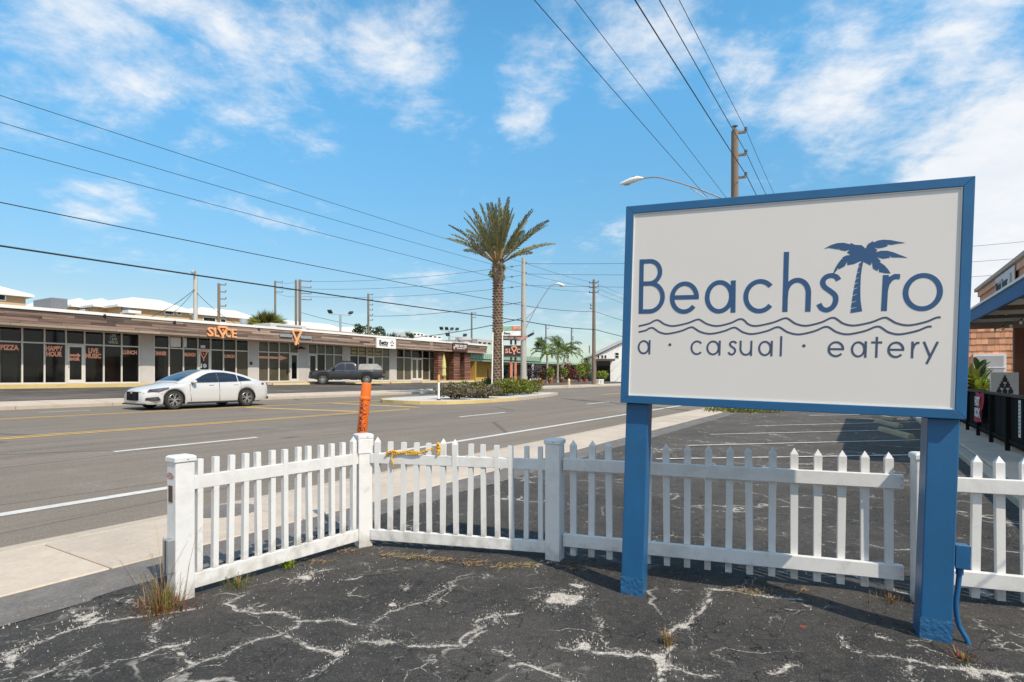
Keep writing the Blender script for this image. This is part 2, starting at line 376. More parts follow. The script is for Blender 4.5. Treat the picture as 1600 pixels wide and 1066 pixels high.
def leafmat(name, col, var=.35, tr=.25):
    m, nt, b = nodes(name); N = nt.nodes.new; L = nt.links.new
    geo = N('ShaderNodeNewGeometry'); mr = N('ShaderNodeMapRange'); L(geo.outputs['Random Per Island'], mr.inputs[0]); mr.inputs[3].default_value = 1-var; mr.inputs[4].default_value = 1+var*1.3
    vm = N('ShaderNodeVectorMath'); vm.operation = 'SCALE'; vm.inputs[0].default_value = col; L(mr.outputs[0], vm.inputs['Scale'])
    tc = N('ShaderNodeTexCoord'); n = N('ShaderNodeTexNoise'); n.inputs['Scale'].default_value = 1.7; L(tc.outputs['Object'], n.inputs[0])
    hs = N('ShaderNodeHueSaturation'); h = N('ShaderNodeMapRange'); L(n.outputs[0], h.inputs[0]); h.inputs[1].default_value = .3; h.inputs[2].default_value = .7; h.inputs[3].default_value = .475; h.inputs[4].default_value = .52
    L(h.outputs[0], hs.inputs['Hue']); L(vm.outputs[0], hs.inputs['Color'])
    L(hs.outputs[0], b.inputs['Base Color']); b.inputs['Roughness'].default_value = .55; b.inputs['Specular IOR Level'].default_value = .35
    t = N('ShaderNodeBsdfTranslucent'); L(hs.outputs[0], t.inputs[0]); mx = N('ShaderNodeMixShader'); mx.inputs[0].default_value = tr
    out = nt.nodes['Material Output']; L(b.outputs[0], mx.inputs[1]); L(t.outputs[0], mx.inputs[2]); L(mx.outputs[0], out.inputs[0])
    return m
M['leaf'] = leafmat('shrub_leaf', (.165, .165, .032))
M['leaf_grey'] = leafmat('dry_grey_leaf', (.19, .155, .115))
M['leaf_dark'] = leafmat('dark_leaf', (.045, .075, .02))
M['leaf_lime'] = leafmat('lime_leaf', (.20, .26, .03))
M['leaf_red'] = leafmat('rusty_red_leaf', (.24, .07, .035))
M['leaf_purple'] = leafmat('purple_leaf', (.085, .05, .075))
M['frond'] = leafmat('date_frond', (.17, .18, .085), .35, .15)
M['coconut'] = leafmat('coconut_frond', (.085, .13, .03), .35, .2)
M['drygrass'] = leafmat('dry_grass', (.30, .20, .085), .4)
M['greengrass'] = leafmat('green_grass', (.13, .18, .03), .4)
M['petiole'] = pm('petiole', (.30, .20, .07), .7, .2, 5)
M['trunk'] = pm('palm_boot', (.19, .125, .085), .9, .35, 9, .4, 40, dirt=(.34, .26, .18), dirtscale=5, dirtamt=.7)
M['thintrunk'] = pm('smooth_palm_trunk', (.36, .32, .27), .9, .2, 5)
M['terracotta'] = pm('terracotta', (.42, .13, .06), .8, .15, 5)
M['gravelwhite'] = pm('shell_gravel', (.55, .51, .46), .95, .2, 9, .6, 60, fine=.2)
M['stone'] = pm('pale_chip_stone', (.42, .38, .33), .9, .25, 30, objvar=.1)
# ------------------------------------------------------------------ asphalt of the near lot, with its cracks
CR1 = [[(0,410),(60,380),(150,352),(230,322),(330,297),(430,288),(520,275),(610,262)],[(20,445),(60,410),(10,400)],[(60,490),(140,455),(200,430),(240,402),(300,372)],
 [(510,490),(580,445),(640,425),(700,405),(750,378),(820,350),(880,340),(930,310),(935,285),(890,268),(800,272),(740,262),(710,240),(760,215)],
 [(600,435),(570,410),(540,385),(600,365)],[(455,405),(500,385),(590,370)],[(890,345),(950,370),(1000,385),(1050,400)],
 [(950,480),(1000,455),(1060,415),(1060,395),(1120,360),(1150,335),(1180,300),(1215,270),(1270,255),(1330,235),(1380,205),(1420,185)],
 [(1140,355),(1190,370),(1240,368)],[(1280,378),(1350,382),(1420,375),(1470,370),(1500,330),(1490,300),(1560,280),(1620,270)],[(490,300),(470,340),(485,370)],
 [(960,300),(1050,300),(1110,312)],[(1540,380),(1590,405)],[(905,175),(950,155),(1040,135)],[(1090,170),(1130,160)],[(1260,200),(1270,185)],[(220,262),(250,285),(300,290)]]
CR2 = [[(620,200),(600,250),(560,300),(500,330),(490,350)],[(500,370),(460,405),(465,450),(470,490)],[(460,405),(400,405),(340,395),(260,385),(150,375)],[(460,420),(510,440),(560,460),(640,465)],
 [(0,440),(50,430),(120,455),(200,490)],[(800,465),(850,445),(890,435)],[(1030,340),(1060,380),(1120,405),(1200,410),(1250,425),(1230,460),(1250,490)],[(1130,345),(1180,360)],
 [(1250,425),(1340,440),(1450,460),(1600,470)],[(620,200),(680,200),(740,215),(900,232)],[(270,330),(268,290)]]
PATCH = [((160,228),.30,.055,2),((205,190),.14,.05,2),((225,368),.12,.04,2),((1200,365),.10,.03,1),((960,160),.16,.05,1),((1230,250),.08,.03,1),((270,285),.12,.05,1),((300,292),.09,.04,1),((40,405),.1,.05,1),((1550,290),.1,.05,1),((540,318),.10,.05,2),((470,430),.1,.06,2),((1430,455),.16,.05,2),((1520,468),.14,.05,2),((1060,400),.06,.04,1)]
def cp(p, which): return G(p[0]/2 + (800 if which == 2 else 0), p[1]/2+820)
def lot_mesh():
    def axis(lo, hi, a, b, d):
        xs = list(np.arange(a, b+1e-6, d)); x = b; s = d
        while x < hi: s = min(s*1.25, 4.0); x += s; xs.append(min(x, hi))
        x = a; s = d
        while x > lo: s = min(s*1.25, 4.0); x -= s; xs.insert(0, max(x, lo))
        return np.array(xs)
    us = axis(-45, 4.45, -2.7, 4.45, .026); ts = axis(-40, 150, -.9, 5.6, .026)
    U, T = np.meshgrid(us, ts, indexing='ij')
    X = -RY*U+RX*T; Y = RX*U+RY*T
    rng = np.random.RandomState(3)
    D = np.full(U.shape, .5); 
    for which, lst in ((1, CR1), (2, CR2)):
        for pl in lst:
            q = [cp(p, which) for p in pl]
            P = []                                        # crooked: midpoints pushed sideways
            for a, b in zip(q, q[1:]):
                n = max(2, int((b-a).length/.055))
                for k in range(n):
                    v = a.lerp(b, k/n); P.append((v.x+rng.normal(0, .010), v.y+rng.normal(0, .012)))
            P.append((q[-1].x, q[-1].y))
            wv = .001+.006*abs(math.sin(len(P)*1.7))
            for a, b in zip(P, P[1:]):
                x0, x1 = min(a[0], b[0])-.25, max(a[0], b[0])+.25; y0, y1 = min(a[1], b[1])-.25, max(a[1], b[1])+.25
                msk = (X > x0) & (X < x1) & (Y > y0) & (Y < y1)
                if not msk.any(): continue
                ax, ay = a; bx, by = b[0]-ax, b[1]-ay; L2 = bx*bx+by*by+1e-9
                px_, py_ = X[msk]-ax, Y[msk]-ay
                h_ = np.clip((px_*bx+py_*by)/L2, 0, 1)
                d = np.hypot(px_-h_*bx, py_-h_*by)-wv
                D[msk] = np.minimum(D[msk], d)
    for (p, rx, ry, wh) in PATCH:
        c = cp(p, wh); big_ = 1.0 if rx > .25 else .62
        e = np.hypot((X-c.x)/(rx*big_), (Y-c.y)/(ry*4*big_))+.28*np.sin(X*31+Y*17)*np.sin(Y*37-X*11)
        D = np.minimum(D, (e-.35)*.085)
    # low uneven ground
    Z = .006*np.sin(X*1.9+.7)*np.cos(Y*1.3)+.004*np.sin(X*4.3+Y*3.1)+.003*np.sin(X*9.1-Y*7.7)
    Z -= .008*np.exp(-(np.maximum(D, 0)/.03)**2)
    Z *= np.clip((25-np.hypot(X, Y))/15, 0, 1)
    nu, nt_ = U.shape
    co = np.stack([X, Y, Z], -1).reshape(-1, 3)
    idx = np.arange(nu*nt_).reshape(nu, nt_)
    fs = np.stack([idx[:-1, :-1], idx[:-1, 1:], idx[1:, 1:], idx[1:, :-1]], -1).reshape(-1, 4)[:, ::-1]
    me = bpy.data.meshes.new('lot'); me.vertices.add(len(co)); me.vertices.foreach_set('co', co.ravel())
    me.loops.add(fs.size); me.loops.foreach_set('vertex_index', fs.ravel().astype(np.int32))
    me.polygons.add(len(fs)); me.polygons.foreach_set('loop_start', np.arange(0, fs.size, 4, dtype=np.int32))
    me.update(); me.validate()
    at = me.attributes.new('crackdist', 'FLOAT', 'POINT'); at.data.foreach_set('value', D.ravel().astype(np.float32))
    for p in me.polygons: p.use_smooth = True
    return me
def lot_material():
    m, nt, b = nodes('sealed_cracked_asphalt'); N = nt.nodes.new; L = nt.links.new
    geo = N('ShaderNodeNewGeometry'); pos = geo.outputs['Position']
    def noise(s, d=5, r=.6, v=pos):
        n = N('ShaderNodeTexNoise'); n.inputs['Scale'].default_value = s; n.inputs['Detail'].default_value = d; n.inputs['Roughness'].default_value = r; L(v, n.inputs['Vector']); return n.outputs[0]
    def mr(v, a, b_, c, d, smooth=False):
        n = N('ShaderNodeMapRange'); L(v, n.inputs[0])
        if smooth: n.interpolation_type = 'SMOOTHSTEP'
        for i, q in enumerate((a, b_, c, d)): n.inputs[i+1].default_value = q
        return n.outputs[0]
    def mth(op, a, b_):
        n = N('ShaderNodeMath'); n.operation = op
        for i, v in enumerate((a, b_)):
            if isinstance(v, (int, float)): n.inputs[i].default_value = v
            else: L(v, n.inputs[i])
        return n.outputs[0]
    def mix(f, a, b_):
        n = N('ShaderNodeMix'); n.data_type = 'RGBA'; L(f, n.inputs[0])
        for i, v in ((6, a), (7, b_)):
            if isinstance(v, tuple): n.inputs[i].default_value = v
            else: L(v, n.inputs[i])
        return n.outputs[2]
    big = noise(.55, 6); mid = noise(4, 6); fine = noise(170, 2); grit = noise(60, 3)
    col = mix(mr(big, .35, .68, 0, 1, True), (.046, .043, .041, 1), (.092, .083, .076, 1))
    col = mix(mr(mid, .5, .75, 0, .45), col, (.085, .074, .065, 1))
    # worn, paler and browner further into the lot behind the picket fence
    sep = N('ShaderNodeSeparateXYZ'); L(pos, sep.inputs[0])
    worn = mth('MULTIPLY', mr(sep.outputs[1], 5.0, 12.0, 0, 1), mr(noise(.33, 5), .3, .7, .35, 1))
    col = mix(mth('MULTIPLY', worn, .8), col, (.165, .142, .122, 1))
    mott = noise(14, 5, .7)
    col = mix(mr(mott, .52, .74, 0, .55), col, (.125, .108, .094, 1))
    col = mix(mr(mott, .28, .44, .6, 0), col, (.018, .016, .015, 1))
    # salt and pepper aggregate
    v1 = N('ShaderNodeTexVoronoi'); v1.inputs['Scale'].default_value = 120; L(pos, v1.inputs['Vector'])
    chip = mr(v1.outputs['Color'], .74, .95, 0, 1)
    col = mix(mth('MULTIPLY', chip, .55), col, (.20, .175, .15, 1))
    col = mix(mth('MULTIPLY', mr(fine, .34, .5, 1, 0), .7), col, (.012, .018, .018, 1))
    # sparse white chips
    v2 = N('ShaderNodeTexVoronoi'); v2.inputs['Scale'].default_value = 38; v2.inputs['Randomness'].default_value = 1; L(pos, v2.inputs['Vector'])
    sepc = N('ShaderNodeSeparateColor'); L(v2.outputs['Color'], sepc.inputs[0])
    spot = mth('MULTIPLY', mr(v2.outputs['Distance'], .13, .26, 1, 0), mr(sepc.outputs[0], .93, .94, 0, 1))
    spot = mth('MULTIPLY', spot, mr(noise(1.6, 4), .44, .62, .15, 1))
    col = mix(spot, col, (.50, .46, .41, 1))
    # cracks filled with pale crumbled aggregate
    at = N('ShaderNodeAttribute'); at.attribute_name = 'crackdist'
    wob = mth('MULTIPLY', mth('SUBTRACT', noise(22, 7, .76), .5), .06)
    dd = mth('ADD', at.outputs['Fac'], wob)
    crack = mth('MULTIPLY', mr(dd, -.004, .013, 1, 0, True), mr(noise(5, 3), .26, .42, .35, 1))
    crumb = mth('MULTIPLY', mr(dd, 0, .05, .8, 0), mr(grit, .55, .66, 0, 1))
    crk = mth('MAXIMUM', crack, crumb)
    # hairline network elsewhere
    wv = N('ShaderNodeVectorMath'); wv.operation = 'ADD'; nz = N('ShaderNodeTexNoise'); nz.inputs['Scale'].default_value = 2.2; nz.inputs['Detail'].default_value = 5; L(pos, nz.inputs['Vector'])
    sc_ = N('ShaderNodeVectorMath'); sc_.operation = 'SCALE'; L(nz.outputs['Color'], sc_.inputs[0]); sc_.inputs['Scale'].default_value = .9; L(pos, wv.inputs[0]); L(sc_.outputs[0], wv.inputs[1])
    v3 = N('ShaderNodeTexVoronoi'); v3.feature = 'DISTANCE_TO_EDGE'; v3.inputs['Scale'].default_value = .55; L(wv.outputs[0], v3.inputs['Vector'])
    hair = mth('MULTIPLY', mr(v3.outputs['Distance'], .004, .014, 1, 0), mr(noise(1.1, 3), .5, .6, 0, .75))
    crk = mth('MAXIMUM', crk, hair)
    v4 = N('ShaderNodeTexVoronoi'); v4.feature = 'DISTANCE_TO_EDGE'; v4.inputs['Scale'].default_value = 1.45; L(wv.outputs[0], v4.inputs['Vector'])
    hair2 = mth('MULTIPLY', mr(v4.outputs['Distance'], .003, .016, 1, 0), mr(noise(1.7, 4), .50, .58, 0, .7))
    crk = mth('MAXIMUM', crk, mth('MULTIPLY', hair2, mr(grit, .42, .55, .1, 1)))
    v5 = N('ShaderNodeTexVoronoi'); v5.feature = 'DISTANCE_TO_EDGE'; v5.inputs['Scale'].default_value = 3.6; L(wv.outputs[0], v5.inputs['Vector'])
    col = mix(mth('MULTIPLY', mr(v5.outputs['Distance'], .004, .02, .85, 0), mr(noise(1.3, 3), .42, .55, 0, 1)), col, (.014, .012, .011, 1))
    pale = mix(mr(grit, .3, .7, 0, 1), (.32, .285, .245, 1), (.66, .60, .53, 1))
    col = mix(crk, col, pale)
    L(col, b.inputs['Base Color']); b.inputs['Roughness'].default_value = .93; b.inputs['Specular IOR Level'].default_value = .14
    hgt = mth('ADD', mth('MULTIPLY', v1.outputs['Distance'], .7), mth('ADD', mth('MULTIPLY', fine, .5), mth('MULTIPLY', grit, .5)))
    bp = N('ShaderNodeBump'); bp.inputs['Strength'].default_value = .75; bp.inputs['Distance'].default_value = .007; L(hgt, bp.inputs['Height']); L(bp.outputs[0], b.inputs['Normal'])
    return m
M['lot'] = lot_material()
lot = bpy.data.objects.new('parking_lot', lot_mesh()); C.objects.link(lot); lot.data.materials.append(M['lot']); tag(lot, kind='structure')
def road_material():
    m, nt, b = nodes('aged_road_asphalt'); N = nt.nodes.new; L = nt.links.new
    tc = N('ShaderNodeTexCoord'); pos = tc.outputs['Object']          # x along the road, y across
    def noise(s, d=5, r=.6, st=(1, 1, 1)):
        mp = N('ShaderNodeMapping'); mp.inputs['Scale'].default_value = st; L(pos, mp.inputs[0])
        n = N('ShaderNodeTexNoise'); n.inputs['Scale'].default_value = s; n.inputs['Detail'].default_value = d; n.inputs['Roughness'].default_value = r; L(mp.outputs[0], n.inputs['Vector']); return n.outputs[0]
    def mr(v, a, b_, c, d):
        n = N('ShaderNodeMapRange'); L(v, n.inputs[0])
        for i, q in enumerate((a, b_, c, d)): n.inputs[i+1].default_value = q
        return n.outputs[0]
    def mix(f, a, b_):
        n = N('ShaderNodeMix'); n.data_type = 'RGBA'; L(f, n.inputs[0])
        for i, v in ((6, a), (7, b_)):
            if isinstance(v, tuple): n.inputs[i].default_value = v
            else: L(v, n.inputs[i])
        return n.outputs[2]
    col = mix(mr(noise(.5, 6, .65, (.25, 1, 1)), .3, .7, 0, 1), (.212, .170, .131, 1), (.272, .224, .178, 1))
    col = mix(mr(noise(1.2, 5, .65, (.015, 1.6, 1)), .50, .70, 0, .6), col, (.15, .135, .12, 1))      # long tyre streaks
    col = mix(mr(noise(2.2, 4, .6, (.01, 3.0, 1)), .60, .68, 0, .5), col, (.125, .108, .092, 1))
    col = mix(mr(noise(.35, 7, .7), .56, .72, 0, .5), col, (.33, .285, .24, 1))
    col = mix(mr(noise(40, 3), .35, .65, .55, 0), col, (.12, .108, .096, 1))
    col = mix(mr(noise(75, 2), .58, .72, 0, .6), col, (.36, .325, .29, 1))
    wv = N('ShaderNodeMapping'); wv.inputs['Scale'].default_value = (.12, .9, 1); L(pos, wv.inputs[0])
    v = N('ShaderNodeTexVoronoi'); v.feature = 'DISTANCE_TO_EDGE'; v.inputs['Scale'].default_value = .5; L(wv.outputs[0], v.inputs['Vector'])
    col = mix(mr(v.outputs['Distance'], .002, .009, .6, 0), col, (.09, .08, .07, 1))
    L(col, b.inputs['Base Color']); b.inputs['Roughness'].default_value = .92; b.inputs['Specular IOR Level'].default_value = .12
    n = noise(110, 2); bp = N('ShaderNodeBump'); bp.inputs['Strength'].default_value = .5; bp.inputs['Distance'].default_value = .006; L(n, bp.inputs['Height']); L(bp.outputs[0], b.inputs['Normal'])
    return m
M['road'] = road_material()
def strip(name, us, t0, t1, mat, dz=0.0, kind='structure', dt=4.0, zf=zg):
    n = max(1, int((t1-t0)/dt)); ts = [t0+(t1-t0)*i/n for i in range(n+1)]
    vs = [(t, u, zf(u)+dz) for t in ts for u in us]; m = len(us)
    fs = [(i*m+j, (i+1)*m+j, (i+1)*m+j+1, i*m+j+1) for i in range(n) for j in range(m-1)]
    return raw(name, vs, fs, mat, kind=kind, rz=RANG)
# the wide ground under everything, reaching the horizon
o = strip('ground', [-2500, -400, -46, 0, 4, 6.38, 6.5, 8.1, 11.7, 14.9, 20.9, 24.9, 27, 36.2, 38, 46, 400, 2500], -2500, 3000, M['sand'], -.12, dt=250, zf=lambda u: zg(max(-400, min(400, u))))
o = strip('road', [6.5, 8.1, 9.9, 11.7, 13.3, 14.9, 18, 20.9, 22.9, 24.9], -60, 420, M['road'])
strip('verge', [4.40, 4.98], -40, 150, M['apron'], .004)
# near sidewalk with one object per slab
side = MB().add([R(6.38, -40, -.25), R(6.38, 150, -.25), R(4.98, 150, -.25), R(4.98, -40, -.25), R(6.38, -40, -.02), R(6.38, 150, -.02), R(4.98, 150, -.02), R(4.98, -40, -.02)], [(0, 1, 2, 3), (4, 5, 6, 7), (0, 1, 5, 4), (2, 3, 7, 6)]).build('sidewalk', M['kerb'], kind='structure')
slab_me = MB().box(0, 1.785, 0, 1.22, -.03, .014).mesh('slab', M['side'], bevel=.008)
for i in range(60):
    inst(slab_me, 'slab', side, R(4.985, -14+1.8*i, 0), (0, 0, RANG))
kb = MB().box(0, 2.995, 6.212, 6.40, -.2, .014).mesh('kerb_stone', M['kerb'], bevel=.012)
for i in range(40): inst(kb, 'kerb_stone', side, R(0, -14+3*i, 0), (0, 0, RANG))
cvx = G(352, 800); MB().cyl((cvx.x, cvx.y, .010), .34, .009, 32).build('utility_cover', M['apron'], side)
gut = strip('gutter', [6.402, 6.68], -40, 150, M['kerb'], .008)
# far sidewalk
side2 = MB().box(-40, 200, 24.9, 26.95, -.2, .40).build('far_sidewalk', M['kerb'], rz=RANG, kind='structure')
s2 = MB().add([(0, 25.12, .49), (1.765, 25.12, .49), (1.765, 26.9, .575), (0, 26.9, .575), (0, 25.12, .38), (1.765, 25.12, .38), (1.765, 26.9, .38), (0, 26.9, .38)], [(0, 1, 2, 3), (7, 6, 5, 4), (0, 4, 5, 1), (1, 5, 6, 2), (2, 6, 7, 3), (3, 7, 4, 0)]).mesh('slab', M['side'])
k2 = MB().box(0, 2.99, 24.86, 25.11, .2, .485).mesh('kerb_stone', M['kerb'], bevel=.015)
for i in range(70): inst(s2, 'slab', side2, (-16+1.8*i, 0, 0))
for i in range(42): inst(k2, 'kerb_stone', side2, (-16+3*i, 0, 0))
strip('far_parking_lot', [26.95, 30, 33, 36.2, 44], -60, 260, M['farlot'], .0)
# painted markings, thin sheets above the road
def mark(name, u, t0, t1, w_, mat, dz=.005):
    vs = []; n = max(1, int((t1-t0)/6))
    for i in range(n+1):
        t = t0+(t1-t0)*i/n
        for q in (u-w_/2, u+w_/2): vs.append((t, q, zg(q)+dz))
    return raw(name, vs, [(2*i, 2*i+2, 2*i+3, 2*i+1) for i in range(n)], mat, kind='structure', rz=RANG)
mark('edge_line', 8.12, -60, 300, .16, M['whiteline'])
td = tx(178, 11.62); te = tx(402, 11.62); per = tx(718, 11.62)-td
for i in range(-3, 8): mark('lane_dash', 11.62, td+per*i, td+per*i+(te-td), .13, M['whiteline'])
mark('centre_line', 14.86, -60, tx(640, 14.86), .13, M['yellowline']); mark('centre_line', 15.12, -60, tx(640, 15.12), .13, M['yellowline'])
mark('centre_line', 20.6, -60, tx(660, 20.6), .13, M['yellowline']); mark('centre_line', 20.86, -60, tx(660, 20.86), .13, M['yellowline'])
mark('lane_dash', 22.9, tx(60, 22.9), tx(140, 22.9), .12, M['whiteline'])
mark('centre_line', 15.2, tx(845, 15.2)+9, 250, .13, M['yellowline']); mark('centre_line', 15.5, tx(845, 15.2)+9, 250, .13, M['yellowline'])
for (ta, tb) in ((tx(385, 20.4), tx(560, 15.4)), (tx(520, 20.4), tx(655, 15.4))):
    a = (ta, 20.4); b = (tb, 15.4); vs = []
    for i in range(7):
        f = i/6; uu = a[1]+(b[1]-a[1])*f; tt = a[0]+(b[0]-a[0])*f
        for q in (-.12, .12): vs.append((tt+q*1.6, uu, zg(uu)+.006))
    raw('gore_line', vs, [(2*i, 2*i+2, 2*i+3, 2*i+1) for i in range(6)], M['yellowline'], kind='structure', rz=RANG)
# stall lines of the right hand lot
def ground_quad(name, p, q, w_, mat, z=.012):
    p = G(*p); q = G(*q); d = (q-p).normalized(); s = Vector((-d.y, d.x, 0))*w_/2; n = 8; vs = []
    for i in range(n+1):
        c = p.lerp(q, i/n); vs += [c-s+Vector((0, 0, z)), c+s+Vector((0, 0, z))]
    return raw(name, vs, [(2*i, 2*i+2, 2*i+3, 2*i+1) for i in range(n)], mat, kind='structure')
for p, q in (((1264, 650), (1470, 645)), ((1180, 666), (1500, 658)), ((1110, 679.5), (1520, 669.5)), ((1072, 697), (1540, 685.5)), ((1025, 718), (1600, 709))):
    ground_quad('stall_line', p, q, .10, M['faintline'])
# loose chips of stone on the near lot
def chips():
    rng = random.Random(5); vs = []; fs = []
    pts = []
    for which, lst in ((1, CR1), (2, CR2)):
        for pl in lst:
            q = [cp(p, which) for p in pl]
            for a, b in zip(q, q[1:]):
                for k in range(int((b-a).length*26)):
                    v = a.lerp(b, rng.random()); pts.append((v.x+rng.gauss(0, .03), v.y+rng.gauss(0, .03), rng.uniform(.0015, .0045)))
    for (p, rx, ry, wh) in PATCH:
        c = cp(p, wh)
        for k in range(int(rx*420)): pts.append((c.x+rng.gauss(0, rx*.45), c.y+rng.gauss(0, ry*2), rng.uniform(.0015, .0052)))
    for k in range(1100):
        y = rng.uniform(2.2, 6.0); pts.append((rng.uniform(-y*.9, y*.95), y, rng.choice((.0012, .0016, .002, .0025, .004))))
    for k in range(420):                                     # rubble along the verge behind the fence
        pts.append(tuple(R(rng.uniform(4.3, 4.6), rng.uniform(-1.5, 7)).xy)+(rng.uniform(.003, .008),))
    for (x, y, r) in pts:
        if -RY*x+RX*y > 4.7: continue
        b = len(vs); a0 = rng.random()*6
        for k in range(4):
            a = a0+k*PI/2; vs.append((x+math.cos(a)*r*rng.uniform(.7, 1.3), y+math.sin(a)*r*rng.uniform(.7, 1.3), -.002))
        vs.append((x+rng.uniform(-.3, .3)*r, y+rng.uniform(-.3, .3)*r, r*rng.uniform(.6, 1.1)+.006))
        for k in range(4): fs.append((b+k, b+(k+1) % 4, b+4))
    raw('stone_chips', vs, fs, M['stone'], kind='stuff')
chips()
# ------------------------------------------------------------------ the restaurant sign
SP = (1.62725, 3.52, 1.95509); SY, SROLL, SPITCH = -0.41047, 0.03029, 0.0025
W_, H_ = 1.91, 1.3286
sign = thing('sign', 'large blue framed white restaurant sign with palm logo on two square blue posts', 'sign', (0, 0, 0))
sign.matrix_world = Matrix.Translation(SP) @ Matrix.Rotation(SY, 4, 'Z') @ Matrix.Rotation(SPITCH, 4, 'X') @ Matrix.Rotation(SROLL, 4, 'Y')
hw, hh = W_/2, H_/2; fw = .052; TH = .30
# cabinet behind the face, mitred frame around it
MB().box(-hw+.004, hw-.004, .03, TH, -hh+.004, hh-.004).build('cabinet', M['blue'], sign)
for k in range(4):
    if k in (0, 2):
        s = 1 if k == 0 else -1
        poly = [(-hw, s*hh), (hw, s*hh), (hw-fw, s*(hh-fw)), (-hw+fw, s*(hh-fw))]
    else:
        s = 1 if k == 1 else -1
        poly = [(s*hw, -hh), (s*hw, hh), (s*(hw-fw), hh-fw), (s*(hw-fw), -hh+fw)]
    poly = [(x*(1-.0006), z*(1-.0006)) for x, z in poly]
    MB().prism(poly, 0, .055, 'y').build('frame', M['blue'], sign, bevel=.003, seg=2)
face = MB().box(-hw+fw-.004, hw-fw+.004, .012, .029, -hh+fw-.004, hh-fw+.004).build('face_panel', M['signface'], sign)
# thin aluminium lip inside the frame
lip = MB()
for a, b in (((-hw+fw, hh-fw-.004), (hw-fw, hh-fw-.004)), ((-hw+fw, -hh+fw+.004), (hw-fw, -hh+fw+.004)), ((-hw+fw+.004, -hh+fw), (-hw+fw+.004, hh-fw)), ((hw-fw-.004, -hh+fw), (hw-fw-.004, hh-fw))):
    lip.bar((a[0], .009, a[1]), (b[0], .009, b[1]), .004, .007)
lip.build('retaining_lip', M['white'], sign)
def post(x0, x1, zb):
    o = MB().box(x0, x1, .055, .055+.155, zb, -hh-.002).build('post', M['blue'], sign, bevel=.006, seg=2); return o
pl = post(-.925, -.775, -1.99); pr = post(.792, .942, -1.95)
def lumpybase(x0, x1, z0, z1, parent):                      # crumpled tar wrap at the foot of each post
    rng = random.Random(int(x0*100)); vs = []; fs = []; n = 10; loop = []
    for (a, b) in (((x0, .055), (x1, .055)), ((x1, .055), (x1, .21)), ((x1, .21), (x0, .21)), ((x0, .21), (x0, .055))):
        for k in range(n): loop.append((a[0]+(b[0]-a[0])*k/n, a[1]+(b[1]-a[1])*k/n))
    cx, cy = (x0+x1)/2, .1325; m = 10; L_ = len(loop)
    for i in range(m+1):
        z = z0+(z1-z0)*i/m
        for (x, y) in loop:
            e = 1+(rng.uniform(.004, .030) if i < m else .0)
            vs.append((cx+(x-cx)*e, cy+(y-cy)*e, z+rng.uniform(-.004, .004)))
    for i in range(m):
        for k in range(L_): fs.append((i*L_+k, i*L_+(k+1) % L_, (i+1)*L_+(k+1) % L_, (i+1)*L_+k))
    raw('tar_wrap', vs, fs, M['bluewrap'], parent, smooth=60)
lumpybase(-.925, -.775, -1.985, -1.86, pl); lumpybase(.792, .942, -1.945, -1.80, pr)
def arc(cx, cz, rx, rz, a0, a1, n=28):
    return [(cx+rx*math.cos(math.radians(a0+(a1-a0)*i/n)), cz+rz*math.sin(math.radians(a0+(a1-a0)*i/n))) for i in range(n+1)]
YF0, YF1 = .0106, .0122
def letter(name, strokes, w_, mat):
    mb = MB()
    for i, s in enumerate(strokes):
        closed = isinstance(s, tuple) and s[0] == 'o'
        pts = s[1] if closed else s
        mb.stroke(pts, w_, YF0-.0004*i, YF1, closed)
    return mb.build(name, mat, face)
SW = .0285
B_ = [[(-.836, -.061), (-.840, .303)], [(-.84, .288)]+[(-.785, .288)]+arc(-.785, .214, .068, .074, 90, -90, 16)+[(-.84, .140)],
      [(-.84, .140), (-.78, .140)]+arc(-.78, .047, .085, .093, 90, -90, 18)+[(-.836, -.046)]]
letter('letter_b', B_, SW, M['letter'])
def bowl_o(cx, cz, rx, rz): return ('o', arc(cx, cz, rx, rz, 0, 360, 44)[:-1])
letter('letter_e', [[(-.640, .042), (-.466, .042)], arc(-.557, .040, .077, .091, 0, 322, 34)], SW, M['letter'])
letter('letter_a', [bowl_o(-.342, .040, .073, .092), [(-.261, .141), (-.257, -.061)]], SW, M['letter'])
letter('letter_c', [arc(-.106, .038, .079, .092, 40, 322, 34)], SW, M['letter'])
letter('letter_h', [[(.037, .304), (.039, -.061)], [(.039, .03)]+arc(.102, .050, .062, .080, 180, 0, 20)+[(.164, -.061)]], SW, M['letter'])
S_ = [(.321, .122), (.306, .143), (.280, .151), (.252, .141), (.238, .114), (.248, .085), (.276, .061), (.303, .035), (.309, .002), (.296, -.034), (.267, -.053), (.238, -.044), (.221, -.016)]
letter('letter_s', [smoothline(S_, 4)], SW, M['letter'])
letter('letter_r', [[(.557, .143), (.554, -.063)], [(.556, .055), (.563, .092), (.580, .120), (.602, .133), (.626, .131)]], SW, M['letter'])
letter('letter_o', [bowl_o(.736, .040, .0805, .0935)], .027, M['letter'])
